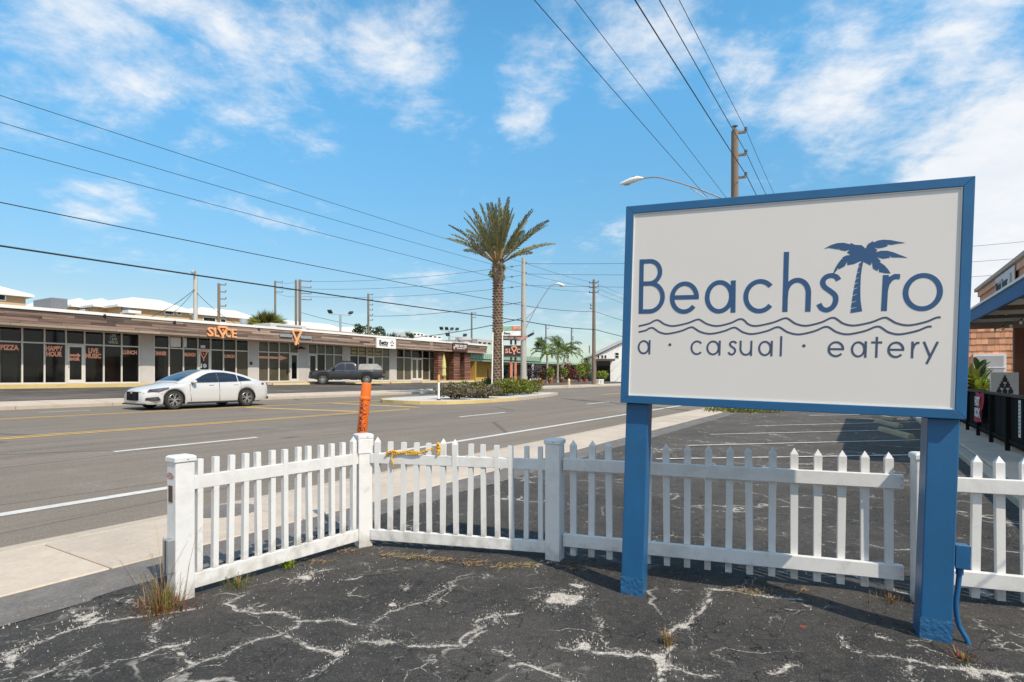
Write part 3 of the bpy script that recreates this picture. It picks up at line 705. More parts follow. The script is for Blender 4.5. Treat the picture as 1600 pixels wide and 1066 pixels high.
PALM = [(0.2394,0.3118),(0.2727,0.3311),(0.3051,0.3407),(0.3375,0.3414),(0.3722,0.3303),(0.3775,0.3373),(0.3975,0.3251),(0.4316,0.3214),(0.4516,0.3005),(0.4629,0.3258),(0.4870,0.3414),(0.4908,0.3334),(0.5135,0.3438),(0.5399,0.3463),(0.5751,0.3414),(0.6101,0.3310),(0.6448,0.3217),(0.6062,0.3185),(0.5759,0.3142),(0.5539,0.3207),(0.5621,0.3099),(0.5413,0.3019),(0.5149,0.2983),(0.4934,0.3053),(0.5108,0.2882),(0.5045,0.2767),(0.5286,0.2836),(0.5594,0.2819),(0.5903,0.2709),(0.6211,0.2549),(0.6581,0.2367),(0.6215,0.2401),(0.5825,0.2426),(0.5681,0.2557),(0.5738,0.2410),(0.5389,0.2367),(0.5085,0.2496),(0.5305,0.2227),(0.5217,0.2205),(0.5488,0.1986),(0.5671,0.1746),(0.5796,0.1515),(0.5546,0.1536),(0.5235,0.1621),(0.5202,0.1845),(0.5145,0.1676),(0.4927,0.1831),(0.4862,0.2223),(0.4801,0.2018),(0.4445,0.2243),(0.4276,0.2288),(0.3964,0.2136),(0.3636,0.2088),(0.3602,0.2300),(0.3509,0.2042),(0.3200,0.1855),(0.3141,0.1974),(0.3100,0.1806),(0.2884,0.1550),(0.2960,0.1812),(0.3090,0.2124),(0.3289,0.2432),(0.3402,0.2505),(0.3346,0.2545),(0.3536,0.2656),(0.3778,0.2670),(0.3585,0.2838),(0.3732,0.2987),(0.3482,0.2923),(0.3165,0.3020),(0.3221,0.3133),(0.3132,0.3032),(0.2921,0.3087),(0.2638,0.3157)]
from mathutils.geometry import tessellate_polygon
def flat_shape(name, poly, mat, parent, y0=YF0, y1=YF1):
    n = len(poly); tr = tessellate_polygon([[Vector((p[0], p[1], 0)) for p in poly]])
    vs = [(p[0], y0, p[1]) for p in poly]+[(p[0], y1, p[1]) for p in poly]
    fs = [tuple(t) for t in tr]+[(i, (i+1) % n, (i+1) % n+n, i+n) for i in range(n)]
    mb = MB(); mb.v = vs; mb.f = fs; return mb.build(name, mat, parent)
flat_shape('palm_crown', PALM, M['letter'], face)
# trunk of the palm letter, cut into rings
TL_ = [(.4241, .2253), (.4137, .1657), (.4043, .1032), (.3951, .0301), (.3901, -.0276), (.3869, -.0722)]
TR_ = [(.4436, .2244), (.4371, .1856), (.4328, .1336), (.4326, .0657), (.4360, -.0128), (.4458, -.0678)]
def lerp_path(P, z):
    for a, b in zip(P, P[1:]):
        if b[1] <= z <= a[1]: f = (z-a[1])/(b[1]-a[1]); return a[0]+(b[0]-a[0])*f
    return P[-1][0] if z < P[-1][1] else P[0][0]
cuts = [.2245, .200, .166, .132, .104, .074, .036, -.004, -.040, -.070]
tm = MB()
for a, b in zip(cuts, cuts[1:]):
    g = .0045
    xl0, xr0, xl1, xr1 = lerp_path(TL_, a-g), lerp_path(TR_, a), lerp_path(TL_, b), lerp_path(TR_, b)
    tm.prism([(xl0, a-g-.004), ((xl0+xr0)*.55-.1*xl0, a-.001), (xr0, a+.006), (xr1, b+.007), (xl1, b-.003)], YF0, YF1, 'y')
    tm.prism([((xl0+xr0)/2+.003, a-.002), (xr0, a+.002), (xr0, a+.0115), ((xl0+xr0)/2+.005, a+.006)], YF0-.0004, YF1, 'y')
tm.build('palm_trunk_letter', M['letter'], face)
W1 = [(-.847,-.144),(-.725,-.105),(-.620,-.144),(-.464,-.103),(-.346,-.145),(-.209,-.103),(-.121,-.146),(.046,-.100),(.158,-.146),(.299,-.100),(.408,-.146),(.562,-.102),(.678,-.146),(.820,-.102)]
W2 = [(-.846,-.184),(-.759,-.156),(-.657,-.195),(-.504,-.153),(-.387,-.195),(-.245,-.156),(-.140,-.196),(.005,-.154),(.121,-.198),(.267,-.153),(.379,-.197),(.528,-.153),(.634,-.197),(.780,-.153)]
def wave(Wp):
    out = []
    for i, p in enumerate(Wp):
        if i % 2 == 0: out.append(p)
        else:
            q = Wp[i-1]; out.append((q[0]+(p[0]-q[0])*.55, q[1]+(p[1]-q[1])*.42)); out.append((p[0]-.018, p[1]-.003)); out.append((p[0]+.004, p[1]))
            if i+1 < len(Wp):
                n = Wp[i+1]; out.append((p[0]+.022, p[1]-.010)); out.append((p[0]+(n[0]-p[0])*.5, p[1]+(n[1]-p[1])*.74))
    return smoothline([Vector((a, b, 0)) for a, b in out], 5)
for Wp in (W1, W2):
    MB().stroke([(p.x, p.y) for p in wave(Wp)], .0108, YF0, YF1).build('wave_line', M['signink'], face)
sw = .0115
def sub(kind, x0, x1, z0=-.332, z1=-.238):
    cx, cz = (x0+x1)/2, (z0+z1)/2; rx, rz = (x1-x0)/2-sw/2, (z1-z0)/2-sw/2
    if kind == 'a': r2 = rx-.003; return [bowl_o(x0+sw/2+r2, cz, r2, rz), [(x1-sw/2, z1), (x1-sw/2, z0)]]
    if kind == 'c': return [arc(cx+.002, cz, rx, rz, 42, 318, 22)]
    if kind == 'e': return [[(x0+sw/2, cz), (x1-.001, cz)], arc(cx, cz, rx, rz, 0, 320, 26)]
    if kind == 's':
        k = (x1-x0)/.108; return [smoothline([((x-.267)*k+cx, (z-.0485)*(z1-z0)/.235+cz) for x, z in S_], 3)]
    if kind == 'u': return [[(x0+sw/2, z1), (x0+sw/2, cz)]+arc(cx, z0+rz*.95+sw/2, rx, rz*.95, 180, 360, 16)+[(x1-sw/2, z1)], [(x1-sw/2, cz), (x1-sw/2, z0)]]
    if kind == 'l': return [[(cx, -.209), (cx, z0)]]
    if kind == 't': return [[(cx, -.212), (cx, z0)], [(x0, z1-sw/2), (x1, z1-sw/2)]]
    if kind == 'r': return [[(x0+sw/2, z1), (x0+sw/2, z0)], [(x0+sw/2, cz), (x0+.014, z1-.020), (x0+.025, z1-.008), (x1, z1-sw/2)]]
    if kind == 'y': return [[(x0+sw/2, z1), (cx+.001, z0+.004)], [(x1-sw/2, z1), (x0+.022, -.362)]]
for k, a, b in (('a', -.849, -.765), ('c', -.510, -.430), ('a', -.410, -.324), ('s', -.280, -.232), ('u', -.212, -.138), ('a', -.104, -.022), ('l', .018, .030), ('e', .276, .362), ('a', .396, .476), ('t', .498, .551), ('e', .578, .660), ('r', .692, .730), ('y', .745, .821)):
    mb = MB()
    for i, s in enumerate(sub(k, a, b)):
        cl = isinstance(s, tuple) and s[0] == 'o'; mb.stroke(s[1] if cl else s, sw, YF0-.0004*i, YF1, cl)
    mb.build('letter_'+k, M['signink'], face)
for c in (-.639, .149): MB().cyl((c, YF0, -.267), .0095, YF1-YF0, 14, 'y').build('centre_dot', M['signink'], face)
# electrical box and conduit on the right post
bx = MB().box(.95, 1.015, .075, .145, -1.50, -1.375).build('junction_box', M['blue'], pr, bevel=.004, seg=2)
MB().box(.948, 1.018, .070, .0745, -1.503, -1.372).build('box_lid', M['blue'], bx, bevel=.002)
MB().tube(smoothline([(.98, .11, -1.50), (.975, .11, -1.60), (.968, .11, -1.72), (.985, .11, -1.83), (1.02, .10, -1.90), (1.035, .09, -1.95)], 5), .0135, 10).build('conduit', M['blue'], pr, smooth=60)
MB().cyl((.979, .11, -1.545), .019, .045, 12).build('conduit_coupling', M['blue'], pr, smooth=40)

# ------------------------------------------------------------------ white picket fence
P1 = Vector((-2.235, 3.89, 0)); P2 = Vector((-1.328, 5.15, 0)); P3 = Vector((.352, 4.737, 0)); P4 = Vector((2.758, 3.89, 0))
picket_pt = {}
def picket_mesh(h, pointed, wd=.038, dp=.038):
    k = (round(h, 3), pointed, wd)
    if k not in picket_pt:
        mb = MB().box(-wd/2, wd/2, -dp/2, dp/2, 0, h)
        if pointed:
            b = len(mb.v); mb.v.append((0, 0, h+.045)); mb.v[4:8] = [(v[0]*1.12, v[1]*1.12, v[2]) for v in mb.v[4:8]]
            mb.f[1] = (4, 5, b); mb.f += [(5, 6, b), (6, 7, b), (7, 4, b)]
        picket_pt[k] = mb.mesh('picket', M['fence'])
    return picket_pt[k]
FG = 'sections of the white picket fence'
def fence_post(parent, loc, rz, wd, h, sleeve=False):
    p = MB().box(-wd/2, wd/2, -wd/2, wd/2, -.02, h-.035).build('post', M['fence'], parent, loc, rz, bevel=.006, seg=2)
    c = wd/2+.008
    cap = MB().box(-c, c, -c, c, h-.038, h-.006); b = len(cap.v)
    cap.v += [(-c*.8, -c*.8, h+.004), (c*.8, -c*.8, h+.004), (c*.8, c*.8, h+.004), (-c*.8, c*.8, h+.004)]
    cap.f[1] = (8, 9, 10, 11); cap.f += [(4, 5, 9, 8), (5, 6, 10, 9), (6, 7, 11, 10), (7, 4, 8, 11)]
    cp_ = cap.build('post_cap', M['fence'], p, bevel=.003)
    MB().cyl((0, 0, 0), .0035, .004, 8, 'y').build('screw', M['darkmetal'], cp_, (wd*.1, -c-.003, h-.022))
    if sleeve: MB().box(-wd/2-.007, wd/2+.007, -wd/2-.007, wd/2+.007, h-.17, h-.039).build('sleeve', M['fence'], p, bevel=.006, seg=2)
    return p
def section(label, A, B, ends, n, rails, rail_y, pz, ph, pointed, y_p=0, wd=.038, extra_x=None):
    d = (B-A); Ln = d.length; rz = math.atan2(d.y, d.x)
    f = thing('picket_fence', label, 'picket fence', A, rz, FG)
    x0, x1 = ends[0], Ln-ends[1]
    for (z0, z1) in rails:
        MB().box(x0, x1, rail_y-.022, rail_y+.022, z0, z1).build('rail', M['fence'], f, bevel=.004, seg=2)
    for i in range(n):
        x = x0+(x1-x0)*(i+.5)/n if extra_x is None else extra_x[i]
        rr = random.Random(i*7+n); hgt = ph if not isinstance(ph, list) else ph[i]
        pt = pointed is True or (pointed and i in pointed)
        inst(picket_mesh(hgt-(0 if pt else 0), bool(pt), wd), 'picket', f, (x, y_p, pz+rr.uniform(-.003, .003)), (rr.uniform(-.010, .010), rr.uniform(-.014, .014), rr.uniform(-.03, .03)))
    return f, rz, Ln
rl = [(.047, .148), (.725, .818)]
f1, rz1, L1 = section('white picket fence section by the sidewalk, between the sticker post and the orange marker', P1, P2, (.06, .06), 13, rl, 0, .10, .83, {12})
pA = fence_post(f1, (0, 0, 0), 0, .125, .965)
MB().cyl((0, 0, 0), .052, .002, 18, 'x').build('sticker', pm('faded_sticker', (.45, .27, .26), .6, .5, 30), pA, (-.0645, .012, .835)).scale = (1, 1, .42)
MB().box(-.066, -.0615, -.02, .032, .66, .77).build('latch_cutout', M['brown'], pA)
br = MB().box(-.105, -.063, -.052, .03, .20, .42).build('steel_bracket', M['galv'], pA, bevel=.004)
MB().box(-.109, -.1055, -.02, -.012, .205, .415).build('bracket_rib', M['darkmetal'], br)
pB = fence_post(f1, (L1, 0, 0), -.35, .125, .985, True)
f2, rz2, L2 = section('white picket gate panel with yellow rope on its top rail', P2, P3, (.075, .055), 13, [(.047, .142), (.728, .815)], 0, .10, .82, {0, 5, 6})
# keep post of gate with the middle section
f3, rz3, L3 = section('long white picket fence section crossing behind the blue sign posts', P3, P4, (.075, .10), 16, [(.115, .215), (.735, .830)], -.005, .035, .90, True, .036, .046)
pC = fence_post(f3, (0, 0, 0), -.1, .125, .985)
for sx in (.085, L3-.115):
    for z in (.14, .19, .76, .805): MB().cyl((sx, -.030, z), .0045, .006, 6, 'y').build('screw', M['galv'], f3)
d4 = (P4-P3).normalized()
P5 = P4+d4*2.7
f4, rz4, L4 = section('white picket fence section at the right edge, right of the blue sign post', P4+Vector((0.02, .0, 0)), P5, (.09, .09), 18, [(.115, .215), (.735, .830)], -.005, .035, .90, True, .036, .046)
pD = fence_post(f4, (-.02, -.085, 0), 0.02, .125, .99); fence_post(f4, (L4, 0, 0), 0, .125, .985)
# yellow rope tied over the gate rail
rope = MB(); rng = random.Random(4)
def braid(path, r=.007):
    P = smoothline(path, 10)
    for k in range(2):
        q = []
        for i, p in enumerate(P):
            a = i*.9+k*PI; q.append(Vector((p.x, p.y+math.cos(a)*r*.9, p.z+math.sin(a)*r*.9)))
        rope.tube(q, r*.85, 5)
xs = .26
braid([(xs-.03, -.03, .80), (xs+.02, -.034, .835), (xs+.07, -.032, .822), (xs+.14, -.036, .838), (xs+.2, -.034, .826), (xs+.27, -.036, .830), (xs+.33, -.03, .85), (xs+.40, .01, .875)])
braid([(xs-.02, -.036, .825), (xs+.05, -.038, .845), (xs+.11, -.03, .828), (xs+.18, -.036, .846), (xs+.25, -.034, .842), (xs+.31, -.036, .836)])
braid([(xs+.045, -.034, .82), (xs+.035, -.040, .775), (xs+.05, -.042, .735), (xs+.042, -.036, .70)])
braid([(xs+.44, -.02, .87), (xs+.46, -.025, .92), (xs+.475, -.01, .87), (xs+.455, -.03, .83), (xs+.47, -.025, .90)], .009)
ro = rope.build('rope', M['rope'], None, P2, rz2, smooth=60); tag(ro, 'frayed yellow rope tied along the top rail of the picket gate', 'rope')

# ------------------------------------------------------------------ orange utility marker behind the corner post
mk = thing('utility_marker', 'orange plastic utility marker post with black lettering leaning behind the corner fence post', 'marker post', (-1.515, 5.42, -.045))
mk.rotation_euler = (0.0, math.radians(5.6), math.radians(6))
MB().lathe([(.0, .02), (.041, .02), (.041, .96)], 18).build('white_base_tube', M['white'], mk, smooth=40)
body = MB().lathe([(.045, .93), (.047, .935), (.047, 1.33), (.054, 1.335), (.054, 1.352), (.046, 1.362), (.045, 1.475), (.041, 1.49), (0, 1.492)], 22).build('marker_tube', M['orange'], mk, smooth=35)
def wrap_text(s, size, ang, z, parent, width):
    me = text_mesh(s, size, .0004, M['black'], width, .0012)
    for v in me.vertices:                                   # vertical lettering wrapped round the tube
        u_, y_, z_ = v.co.x, v.co.y, v.co.z
        a = math.radians(ang)+z_/.048*1.0
        r = .0478-y_
        v.co = Vector((math.cos(a)*r, math.sin(a)*r, z-u_))
    inst(me, 'lettering', parent)
wrap_text('WARNING', .06, 282, 1.175, body, .27)
wrap_text('CABLE  BURIED', .035, 246, 1.175, body, .30)
MB().lathe([(.0474, .955), (.0479, .956), (.0479, .985), (.0474, .986)], 22).build('band', pm('dark_orange_band', (.42, .07, .02), .5, .3, 20), body)

# ------------------------------------------------------------------ weeds
def blades(mb, c, n, h, spread, w_, rng, lean=.5):
    for i in range(n):
        a = rng.uniform(0, 2*PI); r = abs(rng.gauss(0, spread)); x, y = c[0]+math.cos(a)*r, c[1]+math.sin(a)*r
        hh_ = h*rng.uniform(.35, 1.0); l = lean*rng.uniform(.1, 1)*hh_; a2 = a+rng.uniform(-.8, .8)
        dx, dy = math.cos(a2), math.sin(a2); px, py = -dy*w_/2, dx*w_/2
        pts = [(x, y, c[2]), (x+dx*l*.25, y+dy*l*.25, c[2]+hh_*.5), (x+dx*l*.6, y+dy*l*.6, c[2]+hh_*.85), (x+dx*l, y+dy*l, c[2]+hh_*(1-.25*lean*rng.random()))]
        vs = []
        for k, p in enumerate(pts):
            q = (1, .9, .6, .1)[k]; vs += [(p[0]-px*q, p[1]-py*q, p[2]), (p[0]+px*q, p[1]+py*q, p[2])]
        mb.add(vs, [(0, 1, 3, 2), (2, 3, 5, 4), (4, 5, 7, 6)])
def weed(label, loc, layers, cat='weed', name='weed'):
    rng = random.Random(int(loc[0]*1000)); o = thing(name, label, cat, loc)
    for i, (n, h, sp, wd, mat, lean) in enumerate(layers):
        mb = MB(); blades(mb, (0, 0, 0), n, h, sp, wd, rng, lean)
        raw(('dry_blades' if mat in ('drygrass', 'leaf_red') else 'green_blades'), mb.v, mb.f, M[mat], o, kind='stuff')
    return o
weed('tall dry grass clump at the foot of the leftmost fence post', G(262, 952)+Vector((-.02, -.02, 0)), [(95, .26, .05, .004, 'drygrass', .55), (55, .20, .05, .005, 'greengrass', .6), (22, .60, .05, .003, 'drygrass', .85), (150, .09, .09, .006, 'leaf_red', 1.3), (110, .10, .10, .005, 'drygrass', 1.4)], 'grass clump', 'grass_clump')
weed('small green grass tuft under the sidewalk fence section', G(372, 917), [(50, .10, .07, .004, 'greengrass', 1.3), (50, .10, .08, .004, 'drygrass', 1.3)], 'grass clump', 'grass_clump')
weed('bright green leafy weed by the bottom rail of the sidewalk fence', G(453, 887), [(40, .075, .03, .022, 'leaf_lime', 1.0)])
weed('straw coloured tuft growing from a crack left of the fallen red leaf', G(1043, 1008), [(90, .10, .022, .004, 'drygrass', .8)], 'grass clump', 'grass_clump')
weed('dry orange weed at the base of the white post beside the right blue post', G(1395, 938), [(70, .05, .08, .004, 'drygrass', 1.5), (12, .06, .08, .008, 'leaf_red', 1.4)])
weed('reddish creeping weed in the crack near the right corner of the lot', G(1508, 1034), [(26, .05, .05, .006, 'leaf_red', 1.4), (20, .05, .06, .006, 'greengrass', 1.3)])
weed('low dry weed in front of the long fence section', G(1180, 929), [(50, .035, .09, .004, 'drygrass', 1.7)])
# dead grass drifted along the fence foot
mb = MB(); rng = random.Random(9)
for (px, py, n) in ((612, 868, 60), (650, 872, 90), (690, 876, 80), (740, 882, 100), (790, 886, 90), (820, 884, 90), (540, 862, 40), (500, 878, 40), (900, 890, 40), (1170, 926, 60), (1250, 925, 40)):
    c = G(px, py)
    for k in range(n):
        x, y = c.x+rng.gauss(0, .07), c.y+rng.gauss(0, .035); a = rng.uniform(0, PI); l = rng.uniform(.01, .035); z = rng.uniform(.004, .016)
        dx, dy = math.cos(a)*l, math.sin(a)*l
        mb.add([(x-dx, y-dy, z), (x-dy*.08, y+dx*.08, z+.003), (x+dx, y+dy, z+rng.uniform(0, .012)), (x+dy*.08, y-dx*.08, z)], [(0, 1, 2, 3)])
raw('dead_grass_litter', mb.v, mb.f, M['drygrass'], kind='stuff')
lf = MB(); c = G(1254, 981); lf.add([(-.022, 0, .004), (-.006, .013, .012), (.02, .008, .006), (.026, -.004, .012), (.004, -.014, .004)], [(0, 1, 2, 3, 4)])
o = raw('fallen_leaf', lf.v, lf.f, M['leaf_red'], loc=c); tag(o, 'single fallen red leaf lying on the dark asphalt', 'leaf')
# ------------------------------------------------------------------ strip building across the road
UF, UW = 36.4, 38.0                                        # fascia plane, shop front plane
FZ = 1.08                                                  # floor of the covered walk
T0 = tx(-260, UW); T1 = tx(735, UW); T1F = tx(757, UF)
bl = road_thing('shop_building', 'long single storey row of shops with weathered plank fascia and white roof edge', 'building', 0, 0)
SF, ST, SB = FZ, 4.10, 4.09
# local frame: x = t, y = u
MB().box(T0-6, T1F+.4, UF+.03, UF+14, 4.18, 4.86).build('roof', M['offwhite'], bl)
MB().box(T0-6, T1F+.45, UF-.10, UF+.5, 4.90, 5.06).build('roof_coping', M['offwhite'], bl)
MB().box(T0-6, T1F+.4, UF+.05, UW-.002, 4.08, 4.175).build('soffit', M['soffit'], bl)
MB().box(T0-6, T1F+.38, UF-.005, UF+.028, 4.06, 4.898).build('fascia_backing', M['plank_dk'], bl)
MB().box(T0-6, T1-.2, UW+3.6, UF+14, FZ-.5, 4.178).build('wall', M['stucco_grey'], bl)
MB().box(T0-6, T1-.2, UW+.1, UW+3.58, 3.95, 4.02).build('inner_ceiling', M['insul'], bl)
MB().box(T0-6, T1-.25, UW+3.5, UW+3.58, FZ, 3.94).build('inner_back_wall', pm('inner_back_wall', (.20, .175, .15), .9, .5, .8), bl)
rgi = random.Random(17)
for k in range(26):                                         # tables, counters and shelves inside the shops
    t_ = tx(-60+k*27+rgi.uniform(-6, 6), UW+1.2); u_ = UW+rgi.uniform(.7, 2.6); h_ = rgi.choice((.75, .75, 1.05, 1.6, 2.1)); wd_ = rgi.uniform(.5, 1.4)
    mi_ = rgi.choice(('plank_dk', 'whitedecal', 'stucco_grey', 'brown', 'galv', 'plank_lt'))
    if h_ < 1: MB().box(t_-wd_/2, t_+wd_/2, u_-.3, u_+.3, FZ+h_-.05, FZ+h_).box(t_-.05, t_+.05, u_-.05, u_+.05, FZ+.002, FZ+h_-.051).build('inner_table', M[mi_], bl)
    else: MB().box(t_-wd_/2, t_+wd_/2, u_-.2, u_+.2, FZ+.002, FZ+h_).box(t_-wd_/2-.03, t_+wd_/2+.03, u_-.23, u_+.23, FZ+h_, FZ+h_+.04).build('inner_counter', M[mi_], bl)
MB().box(T0-6, T1F+.3, UF-.45, UF+14, .4, FZ).build('walkway', M['side'], bl)
# planks of the fascia: six rows, staggered
rng = random.Random(21); rows = 6; zb, zt = 4.055, 4.895; rh = (zt-zb)/rows
PB = {}
def plank_me(ln, mat):
    k = (round(ln, 1), mat)
    if k not in PB: PB[k] = MB().box(0, k[0]-.012, -.03, 0, 0, rh-.008).mesh('plank', M[mat], bevel=.004)
    return PB[k]
te_ = tx(673, UF)
for r in range(rows):
    t = T0-5+rng.uniform(0, 2)
    while t < T1F+.35:
        ln = round(rng.choice((1.2, 1.8, 2.4, 2.4, 3.0, 3.6)), 1)
        if t+ln > T1F+.35: ln = round(max(.2, T1F+.35-t), 1)
        mt = 'plank_lt' if (rng.random() < (.22 if r else .8)) else ('plank_dk' if rng.random() < .25 else 'plank')
        inst(plank_me(ln, mt), 'plank', bl, (t, UF-.006-rng.uniform(0, .012), zb+rh*r+rng.uniform(-.003, .003)))
        t += ln
MB().box(tx(671, UF), tx(676, UF), UF-.055, UF-.045, 4.07, 4.9).build('trim_board', M['plank_lt'], bl)
MB().box(T1F+.36, T1F+.39, UF-.03, UF+5, 4.06, 4.897).build('fascia_end', M['plank'], bl)
# shop fronts --------------------------------------------------------
SILL, TRANS, HEAD = FZ+.03, FZ+2.22, FZ+2.98
def T(px): return tx(px, UW)
panes = []
def pane(a, b, z0, z1, mat): return MB().box(a, b, UW+.05, UW+.062, z0, z1).build('pane', M[mat], bl)
def mullion(a, b, z0, z1, y0=UW-.035, y1=UW+.075, par=None): return MB().box(a, b, y0, y1, z0, z1).build('mullion', M['alu'], par or bl)
def shopfront(cols, doors, upper, lower, door_mat='glass'):
    ts = [T(c) for c in cols]
    hz = .028
    for i, t in enumerate(ts): mullion(t-.035, t+.035, FZ, HEAD+.02)
    for i, (a, b) in enumerate(zip(ts, ts[1:])):
        a2, b2 = a+.035, b-.035
        up = upper[i] if isinstance(upper, (list, tuple)) else upper; lo = lower[i] if isinstance(lower, (list, tuple)) else lower
        pane(a2, b2, TRANS+.04, HEAD, up); mullion(a2, b2, TRANS-.035, TRANS+.04, UW-.03); mullion(a2, b2, HEAD, HEAD+.05, UW-.03)
        if i in doors:
            n = doors[i]; wdt = (b2-a2)/n
            for k in range(n):
                xa, xb = a2+wdt*k+.01, a2+wdt*(k+1)-.01
                d = MB().box(xa, xa+.11, UW-.05, UW+.03, FZ+.01, TRANS-.04).box(xb-.11, xb, UW-.05, UW+.03, FZ+.01, TRANS-.04).box(xa+.11, xb-.11, UW-.05, UW+.03, FZ+.01, FZ+.22).box(xa+.11, xb-.11, UW-.05, UW+.03, TRANS-.16, TRANS-.04).build('door', M['alu'], bl)
                MB().box(xa+.11, xb-.11, UW-.015, UW-.003, FZ+.22, TRANS-.16).build('door_pane', M[door_mat], d)
                MB().bar((xa+.055, UW-.10, FZ+.95), (xa+.055, UW-.10, FZ+1.2), .03).build('door_handle', M['galv'], d)
        else:
            pane(a2, b2, SILL+.05, TRANS-.035, lo); mullion(a2, b2, FZ, SILL+.05, UW-.03)
def pillar(a, b):
    MB().box(T(a)+.037, T(b)-.037, UW-.06, UW+.3, FZ, 4.079).build('pillar', M['stucco_grey'], bl); MB().box((T(a)+T(b))/2-.08, (T(a)+T(b))/2+.08, UW+.302, UW+3.49, FZ, 3.94).build('partition', M['stucco_grey'], bl)
shopfront([-110, -75, -38, 0-2, 34.5, 69.4, 103, 132, 162, 190, 217.5], {6: 1}, 'glass', 'glass')
pillar(217.5, 240.5)
shopfront([240.5, 264, 286.5, 309, 329, 349, 368.7, 388], {3: 1}, 'glass', ['glass', 'glass', 'glass', 'glass', 'glass', 'glass', 'glass_tan'])
pillar(388, 403.5)
shopfront([403.5, 419.5, 436, 452.5, 466], {3: 1}, 'glass_green', ['glass_tan', 'glass_tan', 'glass_tan', 'glass'])
pillar(466, 481.5)
shopfront([481.5, 495, 508, 521.5, 535.5], {0: 1}, 'glass_green', ['glass', 'glass', 'glass_green', 'glass_green'])
pillar(535.5, 546.5)
shopfront([546.5, 559.5, 573, 584, 597, 608.7], {2: 1}, ['glass_tan', 'glass_tan', 'glass_tan', 'glass_tan', 'glass_green'], ['glass', 'glass', 'glass', 'glass_green', 'glass_green'])
pillar(608.7, 619)
shopfront([619, 631, 642.5, 660, 671, 678.5], {2: 2}, 'glass', 'glass_tan', 'glass_tan')
# slat clad columns at the far end
def slat_column(a, b, u0=UF+.35, dp=.62):
    ta, tb = tx(a, u0), tx(b, u0)
    c = MB().box(ta+.03, tb-.03, u0+.03, u0+dp, FZ, 4.06).build('column_core', M['brown'], bl)
    n = 17; h = (4.06-FZ)/n
    sf = MB().box(0, tb-ta, -.0, .028, 0, h*.56).mesh('slat', M['slat']); ss = MB().box(0, .028, 0, dp-.03, 0, h*.56).mesh('slat', M['slat'])
    for k in range(n):
        inst(sf, 'slat', c, (ta, u0, FZ+.03+h*k)); inst(ss, 'slat', c, (ta, u0+.03, FZ+.03+h*k))
slat_column(685, 695); slat_column(709, 719); slat_column(726, 735)
MB().box(tx(694, UW), tx(704, UW), UW-.02, UW+.1, FZ, 4.0).build('yellow_door', M['ochre'], bl)
MB().box(T1-.25, T1-.15, UW-.9, UW+6, FZ, 4.07).build('end_wall', M['ochre'], bl)
# walk kerb painted yellow
MB().box(T0-6, tx(400, UF-.5), UF-.62, UF-.46, .7, FZ+.012).build('yellow_kerb', M['yellowkerb'], bl, bevel=.01)
for a, b in ((415, 473), (528, 566), (570, 604), (606, 638), (646, 690), (694, 734)):
    o = MB().prism([(-.10, 0), (.10, 0), (.07, .13), (-.07, .13)], 0, 1.9, 'x').build('wheel_stop', M['yellowkerb'], None, R(UF-.9, tx((a+b)/2, UF-.9)-.95, zg(UF-.9)), RANG)
    o.scale = (max(.9, (tx(b, UF-.9)-tx(a, UF-.9))/1.9), 1, 1)
    nm = {415: 'yellow wheel stop behind the sedan, nearest the painted kerb', 528: 'yellow wheel stop just behind the middle of the grey pickup', 570: 'yellow wheel stop by the rear wheel of the pickup', 606: 'yellow wheel stop in front of the pillar right of the pickup', 646: 'yellow wheel stop in front of the double doors', 694: 'yellow wheel stop in front of the slatted columns'}[a]
    tag(o, nm, 'wheel stop', 'yellow wheel stops in front of the shops')
# decals, lettering, signs -------------------------------------------------
def decal(s, pxa, pxb, py, h, mat='coral', u=UW-.0, name='window_lettering', bold=.018):
    ta, tb = tx(pxa, u), tx(pxb, u); tc_ = (ta+tb)/2
    me = text_mesh(s, h, .003, M[mat], tb-ta, bold); inst(me, name, bl, (tc_, u+.04, zat(py, u, tc_)))
decal('PIZZA', 1, 30, 543.5, .36); decal('HAPPY\nHOUR', 72, 98.5, 549.5, .36); decal('LIVE\nMUSIC', 134, 158.5, 552.5, .36)
decal('LUNCH', 192, 214.5, 551, .32); decal('DINNER', 241.5, 261, 552.5, .32); decal('BRUNCH', 287.5, 306, 554.5, .30); decal('LUNCH', 350.5, 367, 557, .30)
decal('LIVE\nT-BAR\nWINGS', 170, 184.5, 530, .24, 'whitedecal', bold=0)
def arrow(pa, pb, py, h, u=UW):
    ta, tb = tx(pa, u), tx(pb, u); z = zat(py, u, (ta+tb)/2); q = tb-ta
    MB().prism([(ta, z-h*.2), (tb-q*.3, z-h*.2), (tb-q*.3, z-h*.5), (tb, z), (tb-q*.3, z+h*.5), (tb-q*.3, z+h*.2), (ta, z+h*.2)], u-.02, u-.016, 'y').build('arrow_decal', M['coral'], bl)
arrow(108.5, 126, 555.5, .30); decal('ENTER', 109, 125.5, 561.5, .2, 'coral', UW-.06)
arrow(404.5, 449, 559, .42)
def slice_decal(px, py, s, u, mat='coral'):
    t = tx(px, u); z = zat(py, u, t)
    mb = MB(); mb.stroke([(t-s*.5, z+s*.42), (t, z-s*.5), (t+s*.5, z+s*.42)], s*.16, u-.02, u-.012); mb.stroke([(t-s*.5, z+s*.40), (t-s*.25, z+s*.52), (t+s*.25, z+s*.52), (t+s*.5, z+s*.40)], s*.2, u-.022, u-.012)
    mb.prism([(t-s*.12, z+s*.25), (t+s*.12, z+s*.25), (t, z)], u-.021, u-.012, 'y'); mb.stroke([(t, z-s*.45), (t, z-s*.8)], s*.16, u-.02, u-.012)
    mb.build('slice_decal', M[mat], bl)
slice_decal(318, 555, .5, UW-.06); decal('10', 314, 323.5, 572, .34, 'whitedecal', UW-.09)
